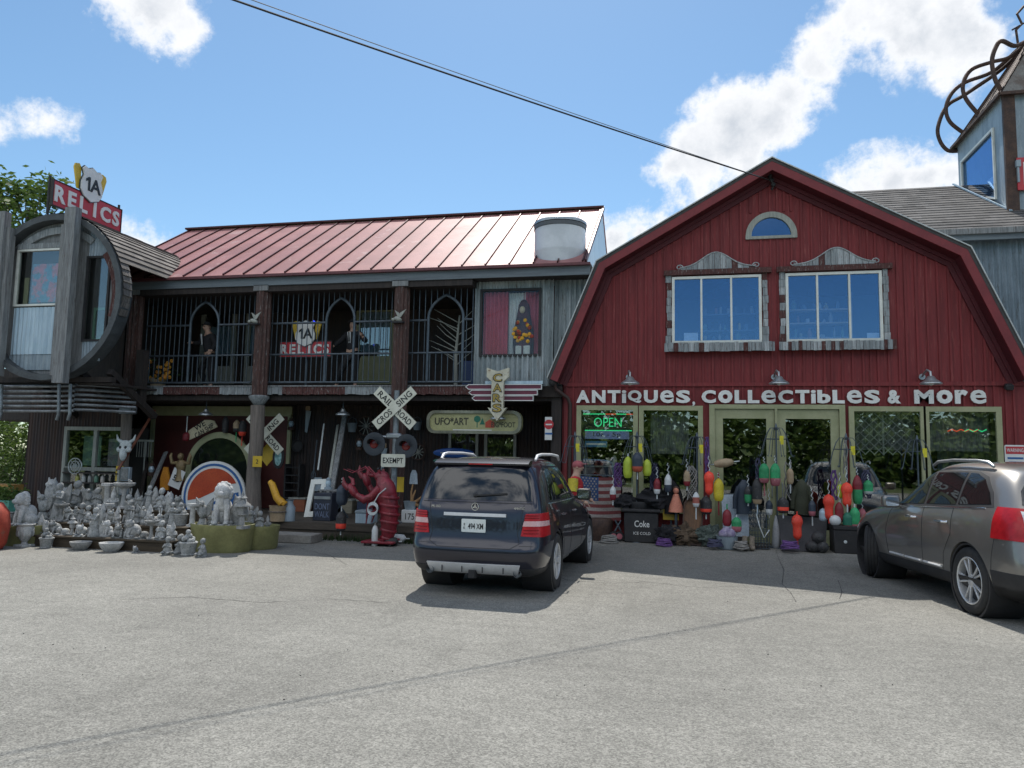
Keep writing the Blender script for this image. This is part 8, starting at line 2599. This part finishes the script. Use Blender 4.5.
bunch(788, 462, 500, -.5, m_grope, 'thin grey rope bunch against the right door', .10, 5)
bunch(834, 470, 500, -.7, m_purp, 'purple rope bunch left of the upper orange float', .07, 6)
bunch(866, 470, 498, -.6, m_brope, 'dark blue rope bunch above the grey SUV bonnet', .10)
bunch(845, 440, 474, -.72, m_grope, 'pale twisted rope dropping from the rightmost crowded rack', .05, 3)
# ---- the floats
buoy(628, 456, 478, 4.6, -.75, [(1, m_lim)], 'lime float on the cooler rack, left of the navy one', up=.05)
buoy(637.5, 452, 472, 5.2, -.82, [(.72, m_nvy), (.28, mat('rust_red_float', (.45, .09, .05), rough=.6))], 'navy float with rust-red foot over the cooler', down=.15, sm=m_wht)
buoy(647, 459, 476, 4.2, -.75, [(1, m_lim)], 'lime float on the cooler rack, right of the navy one')
buoy(709, 471, 495, 4.9, -.85, [(1, m_or)], 'bright orange waisted float beside the yellow float', 'waist', rope=.3)
buoy(718.5, 478, 501, 4.8, -.85, [(1, m_yel)], 'long yellow float left of the glass doors', up=.12, down=.28, sm=m_drd, rope=.1)
buoy(696, 492, 507, 3.2, -.95, [(.35, m_wht), (.4, mat('brick_float', (.40, .12, .09), rough=.6)), (.25, m_wht)], 'small white and brick float in front of the brown board', down=.24, sm=m_wht)
buoy(706, 496, 514, 5.4, -.80, [(.70, m_blk), (.18, m_or), (.12, m_blk)], 'black float with orange ring under the orange waisted float', down=.1)
buoy(764, 463, 483, 4.6, -.85, [(.76, m_grn), (.24, m_pnk)], 'green float with pink foot, left of two at the doors', down=.25, sm=m_pnk, rope=.12)
buoy(775, 463, 486, 4.7, -.85, [(.66, m_grn), (.34, m_pnk)], 'green float with pink foot, right of two at the doors', rope=.15)
buoy(757, 478, 504, 4.6, -.8, [(.82, m_blk), (.18, m_tan)], 'long black float with tan foot left of the green pink pair', down=.2, sm=m_galvpale)
buoy(783, 497, 513, 5.0, -.8, [(.62, m_blk), (.22, m_or), (.16, m_blk)], 'black float with orange ring below the green pink pair', down=.1)
buoy(797, 514, 540, 5.0, -.95, [(1, m_or)], 'bright orange waisted float hanging low before the dark mat', 'waist', up=.05, down=.10, sm=m_or)
buoy(828.5, 494, 520, 5.0, -.85, [(1, m_or)], 'bright orange waisted float, lower of two on the crowded rack', 'waist', down=.06, sm=m_or, rope=.28)
buoy(846.5, 482, 507, 5.0, -.85, [(1, m_or)], 'bright orange waisted float, upper of two on the crowded rack', 'waist', rope=.3)
buoy(857, 475, 504, 4.2, -.80, [(.5, m_drd), (.5, m_grn)], 'dark red and green float right of the upper orange one', rope=.15)
buoy(868, 480, 494, 4.0, -.80, [(.8, m_grn), (.2, m_wht)], 'green float with white foot above the grey SUV bonnet', rope=.1)
buoy(839, 502, 522, 3.8, -.88, [(1, m_drd)], 'dark red float between the two bright orange ones', rope=.3)
buoy(835, 515, 526, 5.0, -.95, [(1, m_wht)], 'round white ball float over the black chest', 'ball', down=.16)
buoy(847.5, 512, 528, 4.4, -.92, [(.82, m_dgrn), (.18, m_drd)], 'deep green float with red foot over the black chest', up=.14, sm=m_wht)
buoy(854.5, 507, 527, 4.4, -.92, [(.85, m_grn), (.15, m_pnk)], 'green float with pink foot nearest the grey SUV', up=.06, sm=m_wht)
buoy(823, 508, 521, 3.6, -.8, [(1, m_galvpale)], 'pale grey float left of the lower orange one')
buoy(727, 509, 526, 4.1, -.9, [(1, m_drd)], 'dark red float in front of the white panel', up=.1, sm=m_grn)
buoy(736.5, 517, 532, 4.6, -.95, [(.62, m_grn), (.38, m_pnk)], 'green float with pink foot before the white panel', up=.04, down=.30, sm=m_wht)
lying(697, 543, .34, .085, .2, [(.35, m_wht), (.65, m_or)], 'orange and white float lying under the brown board')
lying(774, 545, .36, .085, .9, [(.7, m_blk), (.3, m_tan)], 'black float with tan tip lying left of the dark mat')
c = P(724, 463, -.6)
t_ = thing('buoy', 'tan float hung level above the yellow float', 'buoy', (c.x, -.6, c.z), 0, 'lobster buoys hung outside')
MB().lathe([(0, -.2), (.05, -.19), (.085, -.1), (.09, .05), (.06, .16), (0, .2)], 14, ax=((c.x, -.6, c.z), (1, 0, .15))).build('float', m_tan, t_)
MB().cyl((c.x - .26, -.6, c.z - .04), (c.x + .3, -.6, c.z + .045), .012, None, 6).build('spindle', m_bone, t_)
# ---- things on the ground before the doors
xa_, xb_, za, zb = px_rect(663, 679, 498, 520, -.5)
make('yellow_sign', 'square yellow sign with dark marks behind the small doll', 'sign', [('sign_board', MB().prism(rect(xa_, xb_, za, zb), (0, -.45, 0), depth=.02), m_signyellow, [('marks', MB().tube([(xa_ + .12, -.475, zb - .08), (xa_ + .2, -.475, zb - .18), (xa_ + .1, -.475, zb - .26), (xa_ + .24, -.475, zb - .33)], .012, 5), m_signblack)]), ('stand', MB().cyl(((xa_ + xb_) / 2, -.44, GB), ((xa_ + xb_) / 2, -.44, za), .02), m_iron)])
q = P(676, 512, -.62)
MBd = MB().lathe([(0, 0), (.15, 0), (.13, .12), (.07, .30), (.05, .36), (0, .37)], 14, Matrix.Translation((q.x, -.62, q.z))).ball((q.x, -.63, q.z + .43), (.06, .06, .07))
make('peach_doll', 'small peach-dressed doll in front of the yellow sign', 'doll', [('dress', MBd, mat('peach_cloth', (.62, .24, .16), (.55, .20, .13), scale=5, rough=.7)), ('hair', MB().ball((q.x, -.61, q.z + .46), (.065, .065, .06)), m_rust), ('stand', MB().cyl((q.x, -.62, GB), (q.x, -.62, q.z), .03), m_iron)])
xa_, xb_ = P(681, 520, -.75).x, P(701, 520, -.75).x
zt = P(692, 498, -.75).z
L = zt - GB
mt_ = Matrix.Translation(((xa_ + xb_) / 2, -.78, GB)) @ Matrix.Rotation(R_(-10), 4, 'X') @ Matrix.Rotation(R_(4), 4, 'Y')
w = (xb_ - xa_) / 2
mb = MB()
pl_ = [(-w, 0), (w, 0), (w, L * .88), (w * .7, L * .98), (0, L * 1.0), (-w * .7, L * .98), (-w, L * .88)]
mb.prism(pl_, (0, 0, 0), depth=.025)
m2 = MB().prism(pl_, (0, -.026, 0), depth=.045, holes=[[(a * .86, .03 + b * .94) for a, b in pl_]])
for m_ in (mb, m2):
    for k in range(len(m_.v)):
        m_.v[k] = mt_ @ m_.v[k]
make('wooden_sled', 'brown wooden sled board with raised rim leaning left of the doors', 'sled', [('board', mb, mat('worn_brown_board', (.20, .10, .045), (.11, .06, .03), scale=2.5, stretch=(6, 6, .8), rough=.6, fine=.3)), ('rim', m2, m_rust)])
xa_, xb_, za, zb = px_rect(723, 749, 484, 526, -.3)
mb = MB().prism(rrect(xb_ - xa_, zb - za, .05, cx=0, cy=(zb - za) / 2), (0, 0, 0), depth=.03)
mt_ = Matrix.Translation(((xa_ + xb_) / 2, -.34, GB + .16)) @ Matrix.Rotation(R_(-9), 4, 'X') @ Matrix.Rotation(R_(-2), 4, 'Y')
m2 = MB().box((0, .05, -.08), (.4, .2, .16))
for m_ in (mb, m2):
    for k in range(len(m_.v)):
        m_.v[k] = mt_ @ m_.v[k]
make('leaning_board', 'plain pale blue-white panel leaning against the left glass door', 'panel', [('panel', mb, mat('blue_white_panel', (.50, .58, .66), (.46, .54, .62), scale=2, rough=.4)), ('foot', m2, m_darkwood)])
g = Vector((P(727, 540, -1.0).x, -1.0, gz(-1.0)))
make('galvanised_tub', 'round grey metal tub stuffed with cloth by the left door', 'tub', [('body', MB().lathe([(0, 0), (.17, 0), (.19, .05), (.20, .24), (.215, .25), (.19, .25), (.17, .05), (0, .04)], 22, Matrix.Translation(g)), m_galv), ('contents', MB().ball(g + Vector((-.06, 0, .28)), (.10, .10, .09)).ball(g + Vector((.07, -.03, .29)), (.09, .09, .10)).ball(g + Vector((.0, .06, .33)), (.10, .09, .09)), mat('lilac_cloth', (.36, .32, .42), (.22, .18, .30), scale=12, rough=.9))])
for k, pxx in enumerate((745, 752)):
    g = Vector((P(pxx, 545, -1.05).x, -1.05, gz(-1.05)))
    solo(MB().ball(g + Vector((0, -.06, .05)), (.055, .12, .05)).tube([g + Vector((0, .02, .05)), g + Vector((0, .03, .20)), g + Vector((.01, .03, .26))], [.055, .05, .055], 10), 'work_boot', f'grey-tan work boot by the wire cage, {("left", "right")[k]} of the pair', 'boot', mat('grey_tan_leather', (.26, .22, .17), (.18, .15, .12), scale=6, rough=.8))
xa_, xb_, za, zb = px_rect(750, 768, 513, 546, -.75)
mb = MB()
for k in range(7):
    x = xa_ + (xb_ - xa_) * k / 6
    mb.cyl((x, -.95, GB), (x, -.95, zb), .006, None, 5)
    mb.cyl((x, -.6, GB), (x, -.6, zb), .006, None, 5)
for k in range(7):
    z = GB + .01 + (zb - GB) * k / 6
    for y in (-.95, -.6):
        mb.cyl((xa_, y, z), (xb_, y, z), .006, None, 5)
    for x in (xa_, xb_):
        mb.cyl((x, -.95, z), (x, -.6, z), .006, None, 5)
make('wire_trap', 'dark wire lobster trap standing right of the boots', 'trap', [('mesh', mb, m_iron), ('rope', MB().tube([(xa_ + .1, -.97, zb), (xa_ + .16, -.98, zb - .25), (xb_ - .1, -.98, zb - .45), (xb_, -.97, zb - .3)], .012, 5), m_bone), ('base', MB().b2(xa_, xb_, -.95, -.6, GB, GB + .02), m_darkwood)])
mb = MB().lathe([(0, 0), (.05, 0), (.085, .08), (.06, .40), (.02, .62), (0, .64)], 12, Matrix.Translation((P(776, 530, -.7).x, -.7, GB)))
solo(mb, 'grey_fender', 'tall grey pointed fender standing left of the dark mat', 'fender', mat('pale_grey_rubber', (.32, .33, .34), rough=.7))
xa_, xb_ = P(780, 530, -.8).x, P(829, 530, -.8).x
m2 = MB().add([(xa_, -1.02, gz(-1.02) + .012), (xb_ - .1, -.98, gz(-.98) + .012), (xb_ + .05, -.35, GB + .58), (xa_ + .02, -.35, GB + .62), (xa_, -1.0, gz(-1.02) + .002), (xb_ - .1, -.96, gz(-.98) + .002), (xb_ + .05, -.33, GB + .56), (xa_ + .02, -.33, GB + .60)],
              [(0, 1, 2, 3), (7, 6, 5, 4), (0, 4, 5, 1), (1, 5, 6, 2), (2, 6, 7, 3), (3, 7, 4, 0)])
solo(m2, 'rubber_mat', 'large dark grey rubber mat sloping against the right door', 'mat', mat('grey_rubber_mat', (.055, .055, .06), (.045, .045, .05), scale=3, rough=.6))
for k, (pxx, dz, lbl) in enumerate(((812, .0, 'black round float heaped at the mat edge, leftmost of three'), (822, .0, 'black round float heaped at the mat edge, rightmost of three'), (818, .17, 'black round float heaped on top of two others'))):
    x = P(pxx, 540, -1.0).x
    solo(MB().ball((x, -1.0, gz(-1.0) + .11 + dz), (.12, .11, .11), 16, 10).cyl((x, -1.1, gz(-1) + .11 + dz), (x, -1.14, gz(-1) + .11 + dz), .03), 'black_float', lbl, 'float', m_blk, 'black floats heaped by the mat')
lying(823, 544, .2, .07, .2, [(1, m_or)], 'small orange float tucked among the black round ones')
xa_, xb_ = P(834, 535, -1.0).x, P(860, 535, -1.0).x
zt = P(847, 526, -1.0).z
make('storage_chest', 'black storage chest beside the grey SUV front wheel', 'chest', [('case', MB().b2(xa_, xb_, -1.0, -.55, gz(-1), zt - .08, .012), m_black), ('lid', MB().b2(xa_ - .01, xb_ + .01, -1.015, -.54, zt - .078, zt, .012), m_black), ('latch', MB().lathe([(0, 0), (.03, 0), (.03, .012), (0, .016)], 12, ax=(((xa_ + xb_) / 2 - .03, -1.0, gz(-1) + .22), (0, -1, 0))), m_bone)])
for pxx, nm_, cat_, mm in ((684, 'brown canvas bundle at the brown board foot', 'bundle', mat('brown_canvas', (.12, .085, .055), (.08, .055, .036), scale=6, rough=.95, fine=.3)), (708, 'grey-green heap of netting left of the grey tub', 'heap', mat('grey_green_net', (.10, .125, .11), (.06, .08, .07), scale=14, rough=.95, fine=.4)), (668, 'dark heap of gear right of the cooler', 'heap', m_blackfab)):
    x = P(pxx, 535, -.8).x
    mb = MB()
    mb.lump((x, -.75, GB + .17), (.24, .18, .19), .7, 2.6, pxx, 28, 20)
    for k in range(5):
        a0 = rnd.uniform(0, 6)
        mb.tube([(x + .2 * math.cos(a0 + t * .4), -.80 + .12 * math.sin(a0 + t * .5), GB + .08 + .04 * t) for t in range(7)], .014, 5)
    solo(mb, 'gear_heap', nm_, cat_, mm, 'dark gear heaped along the barn wall')
# ---- the person at the SUV's right side
def capped(t, hd, H, S):
    MB().ball(hd + S(0, 0, .022), (.056 * H, .064 * H, .052 * H), 16, 10).prism([(-.046 * H, -.04 * H), (.046 * H, -.04 * H), (.036 * H, -.095 * H), (0, -.108 * H), (-.036 * H, -.095 * H)][::-1], hd + S(0, 0, .028), (1, 0, 0), (0, 1, -.05), depth=.008 * H).build('cap', mat('faded_pink_cap', (.40, .11, .12), (.34, .09, .10), scale=5, rough=.8), t, local=True)
q = P(574, 470, -2.0)
shirt = mat('red_shirt', (.50, .03, .035), (.42, .025, .03), scale=4, rough=.85)
pn_ = figure('person', 'person in pink cap and red and yellow shirt beside the dark SUV', 'person', (q.x + .0, -1.95, gz(-1.95)), R_(92), 1.70,
       {'elbow-1': (-.15, .0, .64), 'wrist-1': (-.13, -.12, .56), 'elbow1': (.15, -.02, .64), 'wrist1': (.11, -.15, .58), 'sleeve': .35, 'lean': .06}, m_skin, shirt, mat('dark_blue_jeans', (.03, .04, .07), (.02, .03, .05), scale=5, rough=.9), m_black, capped)
H = 1.70
mb = MB()
sh_ = [c for c in pn_.children if c.name.startswith('shirt')][0]
MB().tube([Vector((-.112 * H, .0, .80 * H)), Vector((-.150 * H, .0, .66 * H))], [.058 * H, .052 * H], 12).build('yellow_sleeve', m_yel, sh_, local=True)
MB().tube([Vector((.112 * H, .0, .80 * H)), Vector((.150 * H, -.01, .66 * H))], [.058 * H, .052 * H], 12).build('yellow_sleeve', m_yel, sh_, local=True)
# clumps of grit and small stones scattered on the lot
mb = MB()
for k in range(46):
    g = G(rnd.uniform(20, 1000), rnd.uniform(590, 700))
    s_ = rnd.uniform(.003, .007)
    mb.ball((g.x, g.y, s_ * .4), (s_ * rnd.uniform(.8, 1.5), s_, s_ * .7), 6, 4)
tag(mb.build('gravel', m_crack, None), 'dark grit specks on the asphalt', 'gravel', None, 'stuff')
# ================================================================== more small goods on the porch wall and along the barn foot
def hung(kind, px, py, Y, s, label):
    q = P(px, py, Y)
    x, z = q.x, q.z
    if kind == 'bucket':
        make('bucket', label, 'bucket', [('body', MB().lathe([(0, 0), (.10 * s, 0), (.14 * s, .24 * s), (.15 * s, .25 * s), (.125 * s, .24 * s), (.09 * s, .02), (0, .02)], 16, Matrix.Translation((x, Y, z))), m_galv), ('handle', MB().tube([(x - .14 * s, Y, z + .24 * s), (x - .1 * s, Y, z + .36 * s), (x, Y, z + .41 * s), (x + .1 * s, Y, z + .36 * s), (x + .14 * s, Y, z + .24 * s)], .008, 5), m_iron)], 'small wares hung on the porch wall')
    elif kind == 'hoop':
        make('cart_hoop', label, 'hoop', [('ring', MB().tube([(x + .24 * s * math.cos(a), Y, z + .24 * s * math.sin(a)) for a in [2 * PI * k / 28 for k in range(28)]], .02, 6, closed=True), m_rust), ('spokes', (lambda m: [m.cyl((x - .24 * s * math.cos(a), Y, z - .24 * s * math.sin(a)), (x + .24 * s * math.cos(a), Y, z + .24 * s * math.sin(a)), .01, None, 5) for a in [PI * k / 5 for k in range(5)]] and m)(MB()), m_wframe)], 'small wares hung on the porch wall')
    elif kind == 'lantern':
        make('storm_lantern', label, 'lantern', [('base', MB().lathe([(0, 0), (.08 * s, 0), (.08 * s, .05 * s), (.04 * s, .08 * s), (0, .08 * s)], 14, Matrix.Translation((x, Y, z))), m_rust), ('globe', MB().lathe([(0, .08 * s), (.04 * s, .08 * s), (.065 * s, .14 * s), (.04 * s, .21 * s), (0, .21 * s)], 14, Matrix.Translation((x, Y, z))), m_galvpale), ('cap', MB().lathe([(0, .21 * s), (.05 * s, .21 * s), (.03 * s, .27 * s), (0, .28 * s)], 14, Matrix.Translation((x, Y, z))).tube([(x - .08 * s, Y, z + .06 * s), (x - .09 * s, Y, z + .2 * s), (x, Y, z + .36 * s), (x + .09 * s, Y, z + .2 * s), (x + .08 * s, Y, z + .06 * s)], .008, 5), m_rust)], 'small wares hung on the porch wall')
    elif kind == 'saw':
        make('hand_saw', label, 'saw', [('blade', MB().prism([(x, z), (x + .06, z - .02), (x + .10 * s + .06, z + .6 * s), (x, z + .62 * s)], (0, Y, 0), depth=.008), m_galv), ('handle', MB().prism(rrect(.14 * s, .13 * s, .03, cx=x + .06, cy=z + .68 * s), (0, Y, 0), depth=.02), m_tan)], 'small wares hung on the porch wall')
    elif kind == 'chain':
        mb = MB()
        for k in range(int(14 * s)):
            c = Vector((x + .012 * math.sin(k * 1.3), Y, z - .05 * k))
            u = Vector((1, 0, 0)) if k % 2 else Vector((0, 1, 0))
            mb.tube([c + u * (.02 * math.cos(a)) + Vector((0, 0, .035 * math.sin(a))) for a in [2 * PI * i / 10 for i in range(10)]], .006, 5, closed=True)
        solo(mb, 'hanging_chain', label, 'chain', m_rust, 'small wares hung on the porch wall')
    elif kind == 'pan':
        make('frying_pan', label, 'pan', [('bowl', MB().lathe([(0, 0), (.13 * s, 0), (.16 * s, .05), (.15 * s, .05), (.12 * s, .012), (0, .012)], 20, ax=((x, Y, z), (0, -1, 0))), m_black), ('handle', MB().bar((x, Y - .02, z + .15 * s), (x + .03, Y - .02, z + .42 * s), .03, .015, up=(0, 1, 0)), m_black)], 'small wares hung on the porch wall')
for a in (('bucket', 352, 432, 1.35, .9, 'galvanised bucket hung right of the tall grey plank'), ('hoop', 366, 426, 1.5, 1.0, 'rusty spoked hoop on the wall left of the crossing signal'), ('lantern', 359, 450, 1.3, 1.1, 'rusty lantern hung above the red lobster'),
          ('saw', 305, 432, 1.5, .9, 'hand saw hung left of the spade'), ('chain', 326, 408, 1.2, 1.3, 'rusty chain hanging left of the middle pendant lamp'), ('pan', 298, 446, 1.5, 1.0, 'black frying pan hung above the narrow black shelf'),
          ('chain', 371, 402, .9, 1.6, 'rusty chain hanging just left of the crossing cross'), ('hoop', 418, 452, 1.5, .8, 'small spoked hoop on the wall right of the signal'), ('bucket', 417, 430, 1.4, .8, 'galvanised bucket hung right of the signal discs'),
          ('lantern', 291, 430, 1.4, 1.1, 'rusty lantern hung right of the red panel'), ('pan', 146, 430, 1.45, .9, 'black frying pan hung left of the red panel'), ('lantern', 151, 476, .6, 1.2, 'rusty lantern among the leaning planks'),
          ('chain', 424, 440, 1.0, 1.4, 'rusty chain hanging beside the blue surfboard'), ('saw', 381, 470, 1.4, .9, 'hand saw on the wall behind the lobster head')):
    hung(*a)
for k, (px_, c_, nm_) in enumerate(((300, (.30, .10, .05), 'rust-brown'), (337, (.10, .14, .10), 'dark green'), (347, (.30, .27, .20), 'straw'), (368, (.05, .07, .12), 'navy'))):
    x = P(px_, 500, .9).x
    make('crate', f'{nm_} wooden crate stacked low against the dark porch wall', 'crate', [('case', MB().b2(x - .22, x + .2, .75, 1.15, DECKZ, DECKZ + .30, .008), mat(nm_.replace('-', '_').replace(' ', '_') + '_crate', c_, scale=4, stretch=(1, 1, 6), rough=.8, fine=.3)), ('rim', MB().b2(x - .235, x + .215, .735, 1.165, DECKZ + .301, DECKZ + .34, .004), m_wframe)], 'crates along the porch wall')
def coil(px, py, Y, r_, m_, label):
    q = P(px, py, Y)
    mb = MB()
    for k in range(5):
        rr_ = r_ * (1 - .06 * k)
        ph = rnd.uniform(0, 6)
        mb.tube([(q.x + rr_ * math.cos(a) + .01 * math.sin(3 * a + ph), Y + rr_ * .8 * math.sin(a), max(q.z, gz(Y)) + .02 + .028 * k + .01 * math.sin(2 * a + ph)) for a in [2 * PI * i / 22 for i in range(22)]], .016, 6, closed=True)
    solo(mb, 'rope_coil', label, 'rope', m_, 'rope coils on the ground by the barn')
coil(609, 545, -.9, .17, m_grope, 'grey rope coil on the ground beside the hand trolley')
coil(664, 546, -1.0, .15, m_purp, 'purple rope coil on the ground right of the cooler')
coil(715, 547, -1.15, .14, m_brope, 'dark blue rope coil left of the grey tub')
coil(741, 549, -1.2, .13, m_grope, 'grey rope coil right of the grey tub')
coil(790, 549, -1.15, .16, m_purp, 'purple rope coil at the front of the dark mat')
for (px_, py0, py1, r_, cols, lb) in ((668, 474, 492, 3.4, [(.6, m_wht), (.4, m_nvy)], 'white and navy float left of the grey rope bunch'), (687, 470, 486, 3.2, [(.7, m_tan), (.3, m_drd)], 'tan float with red foot above the wooden sled'),
                              (748, 486, 503, 3.4, [(.5, m_blk), (.5, m_grn)], 'black and green float left of the long black one'), (790, 468, 484, 3.2, [(1, m_tan)], 'small tan float right of the green pink pair'),
                              (769, 500, 515, 3.2, [(.6, m_nvy), (.4, m_wht)], 'navy and white float below the green pink pair'), (812, 500, 516, 3.2, [(.7, m_nvy), (.3, m_pnk)], 'navy float with pink foot left of the pale grey float'),
                              (862, 508, 524, 3.4, [(.6, m_pnk), (.4, m_wht)], 'pink and white float nearest the grey SUV wheel'), (657, 478, 494, 3.2, [(.7, m_drd), (.3, m_wht)], 'dark red and white float above the right cooler bag'),
                              (840, 484, 498, 3.0, [(1, m_lim)], 'small lime float between the purple rope and upper orange float'), (613, 486, 500, 3.0, [(.6, m_wht), (.4, m_drd)], 'white float with red foot left of the cooler')):
    buoy(px_, py0, py1, r_, -.72, cols, lb, down=rnd.uniform(.05, .2), sm=m_bone, rope=.22)
def buttons():
    pass
for (px_, lb, m_) in ((672, 'dark oilskin coat hanging right of the cooler', m_blackfab), (744, 'grey oilskin coat hanging at the left glass door', m_nvy), (802, 'olive oilskin coat hanging at the right glass door', mat('olive_oilskin', (.05, .055, .03), (.035, .04, .022), scale=5, rough=.7))):
    q = P(px_, 508, -.5)
    mb = MB().lathe([(0, 0), (.15, 0), (.14, .25), (.12, .45), (.13, .55), (.06, .64), (.03, .68), (0, .68)], 14, Matrix.Translation((q.x, -.5, q.z - .12)) @ Matrix.Diagonal((1, .5, 1, 1)))
    for s in (-1, 1):
        mb.tube([(q.x + s * .10, -.5, q.z + .42), (q.x + s * .17, -.5, q.z + .2), (q.x + s * .18, -.52, q.z - .02)], [.05, .048, .04], 8)
    solo(mb, 'oilskin_coat', lb, 'coat', m_, 'oilskins hung along the barn front')
